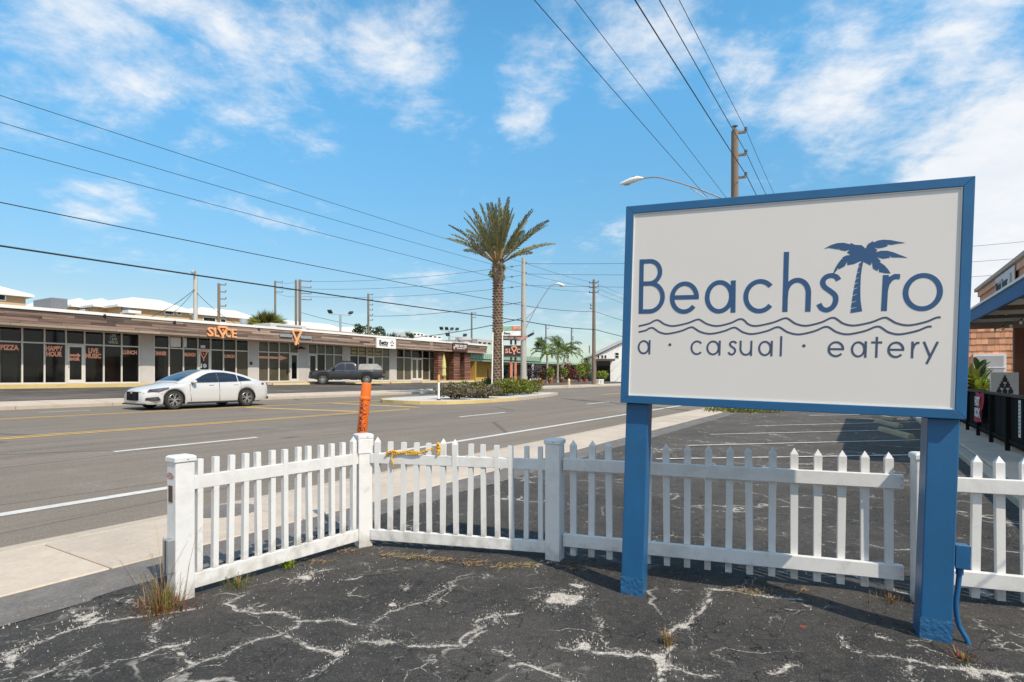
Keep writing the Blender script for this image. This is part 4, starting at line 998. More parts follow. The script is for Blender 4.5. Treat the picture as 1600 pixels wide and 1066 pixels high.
MB().box(tx(266.5, UW), tx(283, UW), UW+.03, UW+.045, TRANS+.1, HEAD-.05).build('paper_notice', M['whitedecal'], bl)
MB().box(tx(287.5, UW), tx(292, UW), UW+.03, UW+.045, TRANS+.1, HEAD-.05).build('paper_notice', M['whitedecal'], bl)
MB().box(tx(314, UW), tx(321, UW), UW+.03, UW+.045, TRANS+.1, TRANS+.28).build('paper_notice', M['whitedecal'], bl)
for pa, pb in ((549, 558), (561, 571), (574, 583), (586, 596)):
    for k in range(2):
        mbx = MB().box(tx(pa, UW)+.05, tx(pb, UW)-.05, UW+.035, UW+.046, TRANS+.12+.36*k, TRANS+.34+.36*k).build('window_banner', pm('yellow_green_banner', (.34, .33, .14), .6, .4, 12), bl)
# fascia signs: things fixed to the building, parts of it
def channel(s, pxa, pxb, py, h, mat, name='sign_lettering', dp=.06, u=UF-.10, bold=.015):
    ta, tb = tx(pxa, u), tx(pxb, u); me = text_mesh(s, h, dp, M[mat], tb-ta, bold); inst(me, name, sgn, (0, 0, 0))
def fascia_sign(label, pxc, py): return road_thing('shop_sign', label, 'sign', UF-.13, tx(pxc, UF-.13), zat(py, UF-.13, tx(pxc, UF-.13)), 'signs on the plank fascia')
def span(a, b, u=UF-.13): return tx(b, u)-tx(a, u)
sgn = fascia_sign('orange raised letters spelling a shop name above the second shop front', 346.5, 520)
for ch, a, b, hh2 in (('S', 323.5, 334, .60), ('L', 334.5, 342, .60), ('C', 351.5, 360.5, .60), ('E', 361.5, 370, .60)):
    tc_ = tx((a+b)/2, UF-.13)-tx(346.5, UF-.13)
    inst(text_mesh(ch, .80, .06, M['orangesign'], span(a, b)*.92, .02), 'letter', sgn, (tc_, .0, -.02))
mb = MB(); s = .62; mb.stroke([(-s*.52+.05, s*.5), (.05, -s*.30), (s*.52+.05, s*.5)], .13, -.06, .06); mb.stroke([(-s*.55+.05, s*.52), (-.15, s*.62), (.25, s*.62), (s*.55+.05, s*.52)], .14, -.062, .06); mb.stroke([(.05, -s*.2), (.05, -s*.58)], .13, -.061, .06)
mb.prism([(-.02, s*.36), (.12, s*.36), (.05, s*.16)], -.07, .06, 'y'); mb.build('letter', M['orangesign'], sgn)
sgn = fascia_sign('orange pizza slice sign between two white name strips above the fourth door', 463.5, 526)
mb = MB(); s = .75; mb.stroke([(-s*.5, s*.5), (0, -s*.45), (s*.5, s*.5)], .15, -.05, .05); mb.stroke([(-s*.55, s*.52), (-.15, s*.62), (.15, s*.62), (s*.55, s*.52)], .15, -.052, .05); mb.stroke([(0, -s*.3), (-.1, -s*.85)], .15, -.051, .05); mb.stroke([(0, -s*.5), (.16, -s*.75)], .10, -.0505, .05)
mb.build('slice_emblem', M['orangesign'], sgn)
MB().box(-1.45, -.38, -.03, .03, -.09, .13).build('name_strip', M['galv'], sgn); MB().box(.33, 1.35, -.03, .03, -.12, .10).build('name_strip', M['galv'], sgn)
sgn = fascia_sign('white box sign with black name and flower mark on the plank fascia', 603, 537)
hw2 = span(588, 618)/2; MB().box(-hw2, hw2, -.08, .06, -.42, .46).build('sign_box', M['white'], sgn)
inst(text_mesh('Betty', .55, .006, M['black'], hw2*.95, .02), 'lettering', sgn, (-hw2*.28, -.09, .05))
MB().box(-hw2*.72, hw2*.1, -.088, -.0805, -.24, -.19).build('underline', M['black'], sgn)
fl = MB()
for k in range(5):
    a = PI/2+k*2*PI/5; fl.ball((hw2*.58+math.cos(a)*.16, -.085, .02+math.sin(a)*.2), .075, 8, 4, (1, .15, 1))
fl.build('flower_mark', M['black'], sgn)
sgn = fascia_sign('dark square sign with pale lettering above the slatted columns', 719, 543)
hw2 = span(707, 730)/2; MB().box(-hw2, hw2, -.06, .06, -.42, .46).build('sign_box', M['brown'], sgn)
inst(text_mesh('SKIN WAXED', .42, .006, M['whitedecal'], hw2*1.62, .012), 'lettering', sgn, (.06, -.07, .10))
MB().ball((-hw2*.86, -.065, -.06), .11, 10, 6, (.8, .1, 1.5)).build('emblem', M['whitedecal'], sgn)
MB().box(-hw2*.5, hw2*.6, -.067, -.0605, -.16, -.10).build('underline', M['whitedecal'], sgn)
# lamps and small fixtures under and on the fascia
def flood(px, py, u, label):
    o = road_thing('flood_lamp', label, 'lamp', u, tx(px, u), zat(py, u, tx(px, u)), 'small black lamps on the shop row')
    MB().lathe([(.03, -.02), (.12, .12), (.11, .13), (0, .12)], 10, axis='y').build('lamp_head', M['darkmetal'], o, smooth=40)
    MB().bar((0, -.02, 0), (0, .12, .10), .05).build('bracket', M['darkmetal'], o)
for px, py, lb in ((164.5, 493, 'black lamp on the plank fascia near the left end'), (274, 503, 'black lamp on the plank fascia left of the orange letters'), (406, 514, 'black lamp on the plank fascia right of the orange letters')): flood(px, py, UF-.16, lb)
for px, py, lb in ((394, 568, 'black twin spot lamp on the grey pillar behind the sedan'),): flood(px, py, UW-.2, lb)
o = road_thing('wall_lamp', 'dark red shaded lamp on the grey pillar above the pickup bonnet', 'lamp', UW-.2, tx(470.5, UW-.2), zat(544, UW-.2, tx(470.5, UW-.2)))
MB().lathe([(.05, .12), (.10, .09), (.36, -.05), (.37, -.08), (.33, -.07), (0, -.02)], 14).build('shade', pm('dark_red_enamel', (.20, .02, .02), .4), o, smooth=40); MB().bar((0, .14, .1), (0, 0, .1), .05).build('arm', M['darkmetal'], o)
# folded yellow parasol standing between the slatted columns
o = road_thing('folded_parasol', 'folded pale yellow parasol standing by the slatted columns', 'parasol', UF+.25, tx(696.5, UF), FZ)
MB().cyl((0, 0, 0), .03, 2.75, 8).build('pole', M['plank_lt'], o); MB().lathe([(.10, .35), (.24, .5), (.20, 1.2), (.25, 1.3), (.18, 2.0), (.04, 2.6)], 9).build('canopy', pm('pale_yellow_canvas', (.58, .52, .22), .9, .2, 6), o); MB().cyl((0, 0, 0), .25, .07, 12).build('base', M['kerb'], o)
# roof top things
def rt(label, name, cat, pxa, pxb, py0, u, h, mat, depth_=2.0, cylr=False):
    t = tx((pxa+pxb)/2, u); h = zat(py0, u, t)-4.86; o = road_thing(name, label, cat, u, t, 4.86); wdt = tx(pxb, u)-tx(pxa, u)
    if cylr: MB().lathe([(wdt/2*.8, 0), (wdt/2*.8, h*.7), (wdt/2, h*.75), (wdt/2, h), (0, h)], 16).build('fan_drum', M[mat], o, smooth=40)
    else:
        MB().box(-wdt/2, wdt/2, 0, depth_, .12, h).build('casing', M[mat], o, bevel=.03); MB().box(-wdt/2*.8, wdt/2*.8, .2, depth_-.2, 0, .12).build('base', M['darkmetal'], o)
        MB().box(-wdt/2*.7, wdt/2*.7, -.02, -.001, h*.35, h*.85).build('grille', M['insul'], o)
    return o
rt('grey rooftop air unit with yellow label near the left end of the shop roof', 'rooftop_unit', 'air unit', 80, 106, 466, UF+4, 1.6, 'insul', 2.5)
rt('wide grey rooftop unit beside the palm behind the shop roof', 'rooftop_unit', 'air unit', 424, 480, 507, UF+7, 1.35, 'stucco_grey', 2.5)
rt('round rusty vent fan at the far end of the shop roof', 'vent_fan', 'vent', 718, 732, 528, UF+3, 1.1, 'stucco_grey', cylr=True)
rt('small silver vent drum on the roof right of the orange letters', 'vent_fan', 'vent', 375, 386, 499, UF+6, 1.2, 'galv', cylr=True)
rt('low grey roof unit behind the white box sign', 'rooftop_unit', 'air unit', 486, 560, 517, UF+10, .95, 'plank_lt', 2.0)
# ------------------------------------------------------------------ vehicles
M['carwhite'] = pm('white_car_paint', (.57, .55, .535), .28, .02, 2, coat=.8)
M['cargrey'] = pm('grey_truck_paint', (.028, .028, .031), .32, .04, 2, coat=.6)
M['carglass'] = pm('tinted_car_glass', (.012, .016, .026), .04, .1, 2, spec=.8)
M['blackplastic'] = pm('black_plastic', (.022, .022, .024), .55, .1, 8)
M['tyre'] = pm('tyre_rubber', (.028, .027, .026), .85, .2, 6)
M['alloy'] = pm('alloy_rim', (.50, .47, .42), .35, .06, 6, metal=.7)
M['lampglass'] = pm('headlamp_glass', (.08, .08, .09), .1, .5, 10, spec=.8)
M['taillamp'] = pm('red_tail_lamp', (.20, .012, .012), .2, .2, 6)
M['canvas'] = pm('grey_truck_cap', (.30, .28, .26), .8, .08, 3)
def interp(tab, x):
    if x <= tab[0][0]: return tab[0][1]
    for (a, b), (c, d) in zip(tab, tab[1:]):
        if a <= x <= c:
            f = (x-a)/(c-a); return b+(d-b)*f
    return tab[-1][1]
def sinterp(tab, x):                                     # smooth monotone blend
    n = len(tab)
    if x <= tab[0][0]: return tab[0][1]
    if x >= tab[-1][0]: return tab[-1][1]
    for i in range(n-1):
        if tab[i][0] <= x <= tab[i+1][0]:
            x0, y0 = tab[i]; x1, y1 = tab[i+1]
            def sl_(j):
                if j <= 0 or j >= n-1: 
                    a, b = (0, 1) if j <= 0 else (n-2, n-1); return (tab[b][1]-tab[a][1])/(tab[b][0]-tab[a][0])
                d0 = (tab[j][1]-tab[j-1][1])/(tab[j][0]-tab[j-1][0]); d1 = (tab[j+1][1]-tab[j][1])/(tab[j+1][0]-tab[j][0])
                return 0 if d0*d1 <= 0 else 2*d0*d1/(d0+d1)
            h = x1-x0; t = (x-x0)/h; m0, m1 = sl_(i)*h, sl_(i+1)*h
            return (2*t**3-3*t*t+1)*y0+(t**3-2*t*t+t)*m0+(-2*t**3+3*t*t)*y1+(t**3-t*t)*m1
def wheel(parent, x, y, r, wd, side, spokes, name='wheel', rim='alloy', rr=.72):
    t = MB().lathe([(r*.62, -wd/2), (r*.90, -wd/2), (r*.98, -wd*.36), (r, -wd*.2), (r, wd*.2), (r*.98, wd*.36), (r*.90, wd/2), (r*.62, wd/2)], 36, axis='y')
    o = t.build('wheel', M['tyre'], parent, (x, y, r), smooth=40)
    q = MB(); yo = side*wd*.46
    q.lathe([(r*rr, yo), (r*rr*.93, yo+side*.012), (r*rr*.87, yo-side*.02), (r*rr*.86, yo-side*.12)], 32, axis='y')
    for k in range(spokes):
        a = 2*PI*k/spokes+.3
        for s in (-1, 1):
            p0 = Vector((math.cos(a+s*.10)*r*.12, yo-side*.012, math.sin(a+s*.10)*r*.12)); p1 = Vector((math.cos(a+s*.22)*r*rr*.9, yo-side*.004, math.sin(a+s*.22)*r*rr*.9))
            q.bar(p0, p1, r*.075, .03, up=(0, 1, 0))
    q.lathe([(0, yo+side*.004), (r*.15, yo+side*.002), (r*.17, yo-side*.03)], 16, axis='y')
    q.build('rim', M[rim], o, smooth=35)
    MB().lathe([(0, yo-side*.075), (r*rr*.86, yo-side*.07)], 24, axis='y').build('brake_disc', M['darkmetal'], o)
    return o
def car_body(name, mat, parent, L0, L1, top, belt, hwid, bot, arches, ar, tumble=.06, crown=.02, step=.04, sidecurve=None):
    n = int((L1-L0)/step); xs = [L0+(L1-L0)*i/n for i in range(n+1)]
    for (xc) in arches: xs += [xc-ar, xc+ar, xc-ar*.97, xc+ar*.97]
    xs = sorted(set(round(x, 4) for x in xs)); vs = []; fs = []
    rows = []
    for x in xs:
        zb = sinterp(bot, x)
        for xc in arches:
            d = abs(x-xc)
            if d < ar: zb = max(zb, arch_z + math.sqrt(max(0, ar*ar-d*d)))
        zt = sinterp(top, x); zs = min(sinterp(belt, x), zt-.015); hw_ = sinterp(hwid, x)
        zb = min(zb, zs-.05)
        prof = [(hw_*.93, zb)]
        for f, e in ((.12, .975), (.3, .992), (.5, .998), (.7, 1.0), (.86, .988), (1, .955)):
            z = zb+(zs-zb)*f; prof.append((hw_*e, z))
        prof += [(hw_*.955-(hw_*.1), zs+(zt-zs)*.55), (hw_*.6, zt-.006), (hw_*.3, zt+crown*.6), (0, zt+crown)]
        rows.append(prof)
    m = len(rows[0])
    for x, prof in zip(xs, rows):
        for (y, z) in prof: vs.append((x, y, z))
        for (y, z) in prof[:-1][::-1]: vs.append((x, -y, z))
    k = 2*m-1
    for i in range(len(xs)-1):
        for j in range(k-1): fs.append((i*k+j, i*k+j+1, (i+1)*k+j+1, (i+1)*k+j))
    fs.append(tuple(range(k))); fs.append(tuple(range((len(xs)-1)*k, len(xs)*k))[::-1])
    mb = MB(); mb.v = vs; mb.f = fs
    return mb.build(name, mat, parent, smooth=38)
def y_side(z, y0, z0, y1, z1, ex=1.5):
    f = max(0, min(1, (z-z0)/(z1-z0))); return y0+(y1-y0)*f**ex
def greenhouse(name, mat, parent, roof, beltz, ys, L0, L1, step=.04, crown=.035):
    n = int((L1-L0)/step); vs = []; fs = []; k = None
    for i in range(n+1):
        x = L0+(L1-L0)*i/n; zr = sinterp(roof, x); zb = beltz(x)-.03; zr = max(zr, zb+.01)
        prof = []
        for f in (0, .35, .7, .93): z = zb+(zr-zb)*f; prof.append((ys(z, x), z))
        yt = ys(zr, x)
        prof += [(yt-.03, zr-.003), (yt*.7, zr+crown*.6), (yt*.35, zr+crown*.92), (0, zr+crown)]
        row = [(x, y, z) for y, z in prof]+[(x, -y, z) for y, z in prof[:-1][::-1]]; k = len(row); vs += row
    for i in range(n):
        for j in range(k-1): fs.append((i*k+j, i*k+j+1, (i+1)*k+j+1, (i+1)*k+j))
    fs.append(tuple(range(k))); fs.append(tuple(range(n*k, (n+1)*k))[::-1])
    mb = MB(); mb.v = vs; mb.f = fs; return mb.build(name, mat, parent, smooth=40)
def screen(name, mat, parent, roof, ys, x0, x1, crown, inset=.90, off=.008, n=12):
    vs = []; fs = []; k = 9
    for i in range(n+1):
        x = x0+(x1-x0)*i/n; zr = sinterp(roof, x); yt = (ys(zr, x)-.03)*inset
        for j in range(k):
            f = j/(k-1)*2-1; y = yt*f; c = crown*(1-abs(f)**2.0*.95)
            vs.append((x+(.006 if x1 > 0 and x0 > -.5 else -.004), y, zr+c+off))
    for i in range(n):
        for j in range(k-1): fs.append((i*k+j, i*k+j+1, (i+1)*k+j+1, (i+1)*k+j))
    return raw(name, vs, fs, mat, parent, smooth=50)
def side_glass(name, poly, ys, parent, mat, off=.010):
    xs_ = [p[0] for p in poly]; xa, xb = min(xs_), max(xs_); nx, nz = max(2, int((xb-xa)/.05)), 6
    def span(x):
        zz = []
        for a, b in zip(poly, poly[1:]+poly[:1]):
            if abs(a[0]-b[0]) < 1e-9:
                if abs(x-a[0]) < 1e-6: zz += [a[1], b[1]]
            elif min(a[0], b[0])-1e-6 <= x <= max(a[0], b[0])+1e-6: zz.append(a[1]+(b[1]-a[1])*(x-a[0])/(b[0]-a[0]))
        return (min(zz), max(zz)) if zz else (0, 0)
    for s in (1, -1):
        vs = []; fs = []
        for i in range(nx+1):
            x = xa+(xb-xa)*i/nx; z0, z1 = span(x)
            for j in range(nz+1): z = z0+(z1-z0)*j/nz; vs.append((x, s*(ys(z, x)+off), z))
        for i in range(nx):
            for j in range(nz): fs.append((i*(nz+1)+j, (i+1)*(nz+1)+j, (i+1)*(nz+1)+j+1, i*(nz+1)+j+1))
        raw(name, vs, fs, mat, parent, smooth=60)
    return
    for s in (1, -1):
        n = len(poly); tr = tessellate_polygon([[Vector((p[0], p[1], 0)) for p in poly]])
        vs = [(p[0], s*(ys(p[1], p[0])+off), p[1]) for p in poly]
        mb = MB(); mb.v = vs; mb.f = [tuple(t) for t in tr]
        mb.build(name, mat, parent)
def patch(name, pts, mat, parent, th=.012):               # small plate from 3-D corner points, thickness away from centre line
    n = len(pts); P = [Vector(p) for p in pts]; nrm = Vector()
    for i in range(n): nrm += P[i].cross(P[(i+1) % n])
    nrm.normalize()
    mb = MB(); mb.v = [tuple(p) for p in P]+[tuple(p-nrm*th) for p in P]
    mb.f = [tuple(range(n)), tuple(range(n, 2*n))[::-1]]+[(i, (i+1) % n, (i+1) % n+n, i+n) for i in range(n)]
    return mb.build(name, mat, parent)
# white saloon driving towards the left -------------------------------------
UCAR = 22.05; tcar = tx(281, 21.15)+1.28
car = road_thing('sedan', 'white four door sedan with dark windows driving left on the far lane', 'car', UCAR, tcar, zg(UCAR)+.0, extra=PI)
arch_z = .335; arches = (1.46, -1.38); AR = .385
top = [(-2.46, .72), (-2.43, .93), (-2.25, 1.02), (-1.9, 1.045), (-1.2, 1.03), (0, 1.0), (.9, .985), (1.3, .955), (1.8, .87), (2.15, .80), (2.36, .73), (2.44, .66)]
belt = [(-2.46, .62), (-2.4, .86), (-2.2, .95), (-1.6, .96), (0, .93), (.9, .90), (1.4, .84), (1.9, .75), (2.2, .67), (2.44, .50)]
hwid = [(-2.46, .66), (-2.4, .77), (-2.2, .86), (-1.6, .915), (-1.3, .93), (0, .925), (1.2, .93), (1.5, .925), (1.9, .88), (2.2, .80), (2.38, .70), (2.44, .60)]
bot = [(-2.46, .50), (-2.42, .33), (-2.2, .24), (-1.8, .20), (0, .185), (1.0, .185), (1.9, .19), (2.3, .20), (2.44, .23)]
car_body('body', M['carwhite'], car, -2.46, 2.44, top, belt, hwid, bot, arches, AR)
roof = [(-2.05, 1.03), (-1.75, 1.13), (-1.35, 1.26), (-.9, 1.365), (-.4, 1.415), (-.05, 1.425), (.25, 1.405), (.55, 1.32), (.95, 1.15), (1.32, .965)]
bz = lambda x: interp([(-2.1, 1.0), (-1.2, .98), (.9, .94), (1.35, .90)], x)
ys = lambda z, x: y_side(z, .86, .94, .60, 1.42, 1.15)*interp([(-2.1, .80), (-1.5, .93), (-.9, 1), (.5, 1), (1.3, .95)], x)
greenhouse('roof', M['carwhite'], car, roof, bz, ys, -2.05, 1.32, crown=.03)
screen('windscreen', M['carglass'], car, roof, ys, .30, 1.24, .03, .93, .010)
screen('rear_window', M['carglass'], car, roof, ys, -1.92, -.95, .03, .86, .008)
gl = [(.86, .955), (.60, 1.10), (.36, 1.22), (.10, 1.315), (-.18, 1.345), (-.18, .965)]
side_glass('side_window', gl, ys, car, M['carglass'])
side_glass('side_window', [(-.24, .968), (-.24, 1.348), (-.55, 1.338), (-.95, 1.275), (-1.02, 1.25), (-1.02, .985)], ys, car, M['carglass'])
side_glass('quarter_window', [(-1.06, .988), (-1.06, 1.238), (-1.35, 1.16), (-1.62, 1.055), (-1.68, 1.02)], ys, car, M['carglass'])
side_glass('door_pillar', [(-.185, .965), (-.185, 1.345), (-.235, 1.348), (-.235, .968)], ys, car, M['blackplastic'], .007)
MB().box(-2.15, 2.1, -.70, .70, .20, .62).build('underbody', M['blackplastic'], car)
MB().box(-2.0, 1.9, -.80, .80, .17, .21).build('sill_trim', M['blackplastic'], car)
for s in (1, -1):
    for x in arches: wheel(car, x, s*.805, .335, .215, s, 5)
    for xc in arches:
        mb = MB(); P = [(xc+math.cos(a)*.372, arch_z+math.sin(a)*.372) for a in [PI*i/20 for i in range(21)]]
        mb.stroke(P, .035, s*.84, s*.905); mb.build('arch_liner', M['blackplastic'], car)
    for xa, za in ((.92, .93), (-.21, .965), (-1.10, .985)):    # door gaps
        pts = [(xa, za-.02), (xa-.01, .62), (xa-.02 if xa < .5 else xa-.06, .27)]
        mb = MB()
        for a, b in zip(pts, pts[1:]): mb.bar((a[0], s*(.921), a[1]), (b[0], s*.925, b[1]), .010, .012, up=(0, 1, 0))
        mb.build('door_gap', M['blackplastic'], car)
    for xh in (.02, -.98): MB().box(xh-.02, xh+.17, s*.905-.014, s*.905+.028, .855, .885).build('door_handle', M['carwhite'], car, bevel=.008)
    mir = MB().ball((.80, s*1.0, .985), .12, 12, 8, (.75, .95, .62)).build('mirror', M['carwhite'], car, smooth=60)
    MB().bar((.80, s*.84, .93), (.80, s*.98, .935), .07, .035).build('mirror_arm', M['blackplastic'], mir)
    patch('headlight', [(2.27, s*.79, .735), (1.66, s*.92, .80), (1.68, s*.925, .745), (2.0, s*.90, .66), (2.33, s*.755, .645)][::(1 if s < 0 else -1)], M['lampglass'], car)
    patch('fog_trim', [(2.36, s*.75, .44), (2.02, s*.90, .47), (1.94, s*.915, .35), (2.1, s*.89, .32), (2.39, s*.73, .36)][::(1 if s < 0 else -1)], M['blackplastic'], car)
    patch('tail_lamp', [(-2.40, s*.74, .93), (-2.05, s*.895, .93), (-2.06, s*.897, .86), (-2.42, s*.77, .80)][::(-1 if s < 0 else 1)], M['taillamp'], car)
    MB().box(-1.0, 1.0, s*.885-.02, s*.885+.02, .19, .245).build('rocker_trim', M['blackplastic'], car)
    MB().box(1.855, 1.915, s*.873-.01, s*.873+.014, .56, .585).build('side_marker', M['orange'], car)
MB().box(2.30, 2.468, -.70, .70, .185, .235).build('front_lip', M['blackplastic'], car, bevel=.02)
MB().box(-2.475, -2.25, -.74, .74, .26, .36).build('rear_valance', M['blackplastic'], car, bevel=.02)
gm = MB(); top_ = [(-.66, .585), (-.50, .645), (.50, .645), (.66, .585)]; bot_ = [(-.66, .56), (-.52, .40), (-.40, .335), (.40, .335), (.52, .40), (.66, .56)]
for i in range(17):
    y = -.66+1.32*i/16; x = 2.482-.105*(y/.66)**2
    gm.v += [(x, y, interp(bot_, y)), (x, y, interp(top_, y)), (x-.12, y, interp(top_, y)), (x-.12, y, interp(bot_, y))]
for i in range(16):
    for k in range(4): gm.f.append((i*4+k, i*4+(k+1) % 4, i*4+4+(k+1) % 4, i*4+4+k))
gm.f += [(0, 1, 2, 3), (67, 66, 65, 64)]
grille = gm.build('grille', pm('grille_black', (.012, .012, .013), .8, .1, 6, spec=.1), car)
for k in range(6): MB().bar((2.472, -.30, .38+k*.04), (2.472, .30, .38+k*.04), .012, .008).build('grille_bar', M['darkmetal'], grille)
MB().ball((2.48, 0, .605), .075, 12, 6, (.2, 1, .5)).build('badge', M['alloy'], grille)

# grey pickup parked at an angle ---------------------------------------------
pk_c = Vector(((541-800)/20.0, 45.0, 0)); zt_ = zg(34.6)
truck = thing('pickup_truck', 'dark grey pickup truck with a canvas bed cap parked in front of the shops', 'pickup truck', (pk_c.x, pk_c.y, zt_), math.atan2(-.28, -.96))
arch_z = .39; arches = (1.72, -1.52); AR = .50
top = [(-2.72, 1.02), (-2.66, 1.13), (-.72, 1.13), (-.6, 1.15), (1.0, 1.16), (1.3, 1.17), (2.2, 1.10), (2.5, 1.04), (2.62, .92), (2.66, .80)]
belt = [(-2.72, 1.0), (-2.6, 1.10), (1.0, 1.12), (2.2, 1.02), (2.5, .95), (2.66, .72)]
hwid = [(-2.72, .84), (-2.6, .90), (0, .92), (1.8, .93), (2.3, .90), (2.55, .84), (2.66, .74)]
bot = [(-2.72, .62), (-2.5, .50), (-.6, .44), (1.0, .44), (2.2, .44), (2.66, .48)]
car_body('body', M['cargrey'], truck, -2.72, 2.66, top, belt, hwid, bot, arches, AR, crown=.015)
roof = [(-.80, 1.14), (-.74, 1.55), (-.60, 1.70), (-.2, 1.76), (.25, 1.755), (.55, 1.70), (.9, 1.47), (1.32, 1.16)]
bz = lambda x: 1.10
ys2 = lambda z, x: y_side(z, .86, 1.1, .66, 1.76, 1.2)
greenhouse('cab', M['cargrey'], truck, roof, bz, ys2, -.80, 1.32, crown=.03)
screen('windscreen', M['carglass'], truck, roof, ys2, .58, 1.26, .03, .93, .01)
side_glass('side_window', [(.92, 1.17), (.60, 1.50), (.40, 1.62), (.12, 1.63), (.12, 1.17)], ys2, truck, M['carglass'])
side_glass('side_window', [(.03, 1.17), (.03, 1.63), (-.40, 1.62), (-.60, 1.55), (-.64, 1.17)], ys2, truck, M['carglass'])
cv = MB(); pts = [(-2.68, 1.13), (-2.60, 1.42), (-2.3, 1.62), (-.98, 1.60), (-.84, 1.13)]
cv.v = []
for (x, z) in pts:
    yy = .88 if z < 1.2 else (.80 if z < 1.5 else .66)
    cv.v += [(x, -yy, z), (x, yy, z)]
cv.f = [(0, 2, 4, 6, 8), (9, 7, 5, 3, 1), (0, 1, 3, 2), (2, 3, 5, 4), (4, 5, 7, 6), (6, 7, 9, 8), (8, 9, 1, 0)]
cv.build('bed_cap', M['canvas'], truck, bevel=.03)
MB().box(-2.4, 2.2, -.72, .72, .40, .85).build('underbody', M['blackplastic'], truck)
for s in (1, -1):
    for x in arches: wheel(truck, x, s*.80, .40, .26, s, 6, rr=.66)
    for xc in arches:
        mb = MB(); P = [(xc+math.cos(a)*.50, arch_z+math.sin(a)*.49) for a in [PI*i/18 for i in range(19)]]
        mb.stroke(P, .08, s*.86, s*.955); mb.build('fender_flare', M['blackplastic'], truck)
    MB().box(.82, .98, s*1.0-.09, s*1.0+.09, 1.17, 1.36).build('mirror', M['blackplastic'], truck, bevel=.02)
    for xh in (.20, -.52): MB().box(xh, xh+.2, s*.91-.01, s*.91+.03, 1.02, 1.06).build('door_handle', M['blackplastic'], truck)
    for xa in (1.08, .08, -.70): MB().bar((xa, s*.923, 1.1), (xa, s*.917, .5), .016, .012, up=(0, 1, 0)).build('door_gap', M['blackplastic'], truck)
    patch('headlight', [(2.63, s*.70, .98), (2.20, s*.905, 1.0), (2.22, s*.912, .88), (2.66, s*.70, .86)][::(1 if s < 0 else -1)], M['lampglass'], truck)
    patch('tail_lamp', [(-2.73, s*.72, 1.08), (-2.60, s*.905, 1.08), (-2.60, s*.91, .78), (-2.74, s*.72, .78)][::(-1 if s < 0 else 1)], M['taillamp'], truck)
    MB().box(-.7, 1.1, s*.90-.05, s*.90+.05, .40, .45).build('side_step', M['blackplastic'], truck)
MB().box(2.55, 2.74, -.86, .86, .50, .74).build('front_bumper', M['cargrey'], truck, bevel=.03); MB().box(2.62, 2.70, -.62, .62, .74, 1.0).build('grille', M['blackplastic'], truck)
MB().box(-2.90, -2.70, -.86, .86, .52, .70).build('rear_bumper', M['blackplastic'], truck, bevel=.02)
for y in (-.55, .55): MB().bar((-.5, y, 1.82), (.35, y, 1.82), .05).build('roof_rail', M['blackplastic'], truck)
for x in (-.4, 0, .25): MB().bar((x, -.6, 1.84), (x, .6, 1.84), .05, .03).build('rack_bar', M['blackplastic'], truck)

# ------------------------------------------------------------------ median island with date palm
UI0, UI1 = 15.35, 20.35
ti0, ti1 = tx(640, 17.2), tx(872, 17.6)
def island_outline(inset=0):
    pts = []; cu = (UI0+UI1)/2; hwu = (UI1-UI0)/2-inset
    L = [(ti0+inset, .12), (ti0+inset+.15, .45), (ti0+.9, .8), (ti0+2.4, 1), (ti1-9, 1), (ti1-4, .62), (ti1-1.0-inset, .28), (ti1-inset, .1)]
    for (t, k) in L: pts.append((t, cu-hwu*k))
    for (t, k) in reversed(L): pts.append((t, cu+hwu*k))
    return pts
isl = thing('median_island', None, None, (0, 0, 0), RANG); isl['kind'] = 'structure'
op = island_outline(0); ip = island_outline(.17)
def prism_on(poly, h0, h1, name, mat, parent):
    n = len(poly); vs = [(t, u, zg(u)+h0) for t, u in poly]+[(t, u, zg(u)+h1) for t, u in poly]
    tr = tessellate_polygon([[Vector((p[0], p[1], 0)) for p in poly]])
    mb = MB(); mb.v = vs; mb.f = [tuple(i+n for i in t) for t in tr]+[(i, (i+1) % n, (i+1) % n+n, i+n) for i in range(n)]
    return mb.build(name, mat, parent)
ns = len(op)
for i in range(ns):                                        # kerb built stone by stone round the island
    j = (i+1) % ns; L_ = math.hypot(op[i][0]-op[j][0], op[i][1]-op[j][1]); m = max(1, int(L_/2.4))
    for k in range(m):
        f0, f1 = k/m, (k+1)/m-.004
        def lp(P, f): return (P[i][0]+(P[j][0]-P[i][0])*f, P[i][1]+(P[j][1]-P[i][1])*f)
        nose = op[i][0] < ti0+4.6
        prism_on([lp(op, f0), lp(op, f1), lp(ip, f1), lp(ip, f0)], -.1, .15, 'kerb_stone', M['yellowkerb' if nose else 'kerb'], isl)
prism_on(island_outline(.168), -.1, .135, 'gravel_bed', M['gravelwhite'], isl)
def leafcloud(mb, n, c, rad, size, rng, shell=.55, asp=.5):
    for i in range(n):
        while True:
            p = Vector((rng.uniform(-1, 1), rng.uniform(-1, 1), rng.uniform(-1, 1)))
            if shell < p.length < 1 or (p.length < 1 and rng.random() < .25): break
        x, y, z = c[0]+p.x*rad[0], c[1]+p.y*rad[1], c[2]+p.z*rad[2]
        a = Vector((rng.gauss(0, 1), rng.gauss(0, 1), rng.gauss(.3, .8))).normalized(); b = a.orthogonal().normalized()
        if rng.random() < .5: b = a.cross(b)
        s = size*rng.uniform(.6, 1.4); a *= s; b *= s*asp; o = Vector((x, y, z))
        mb.add([o-a, o+b*.8, o+a, o-b*.8], [(0, 1, 2, 3)])
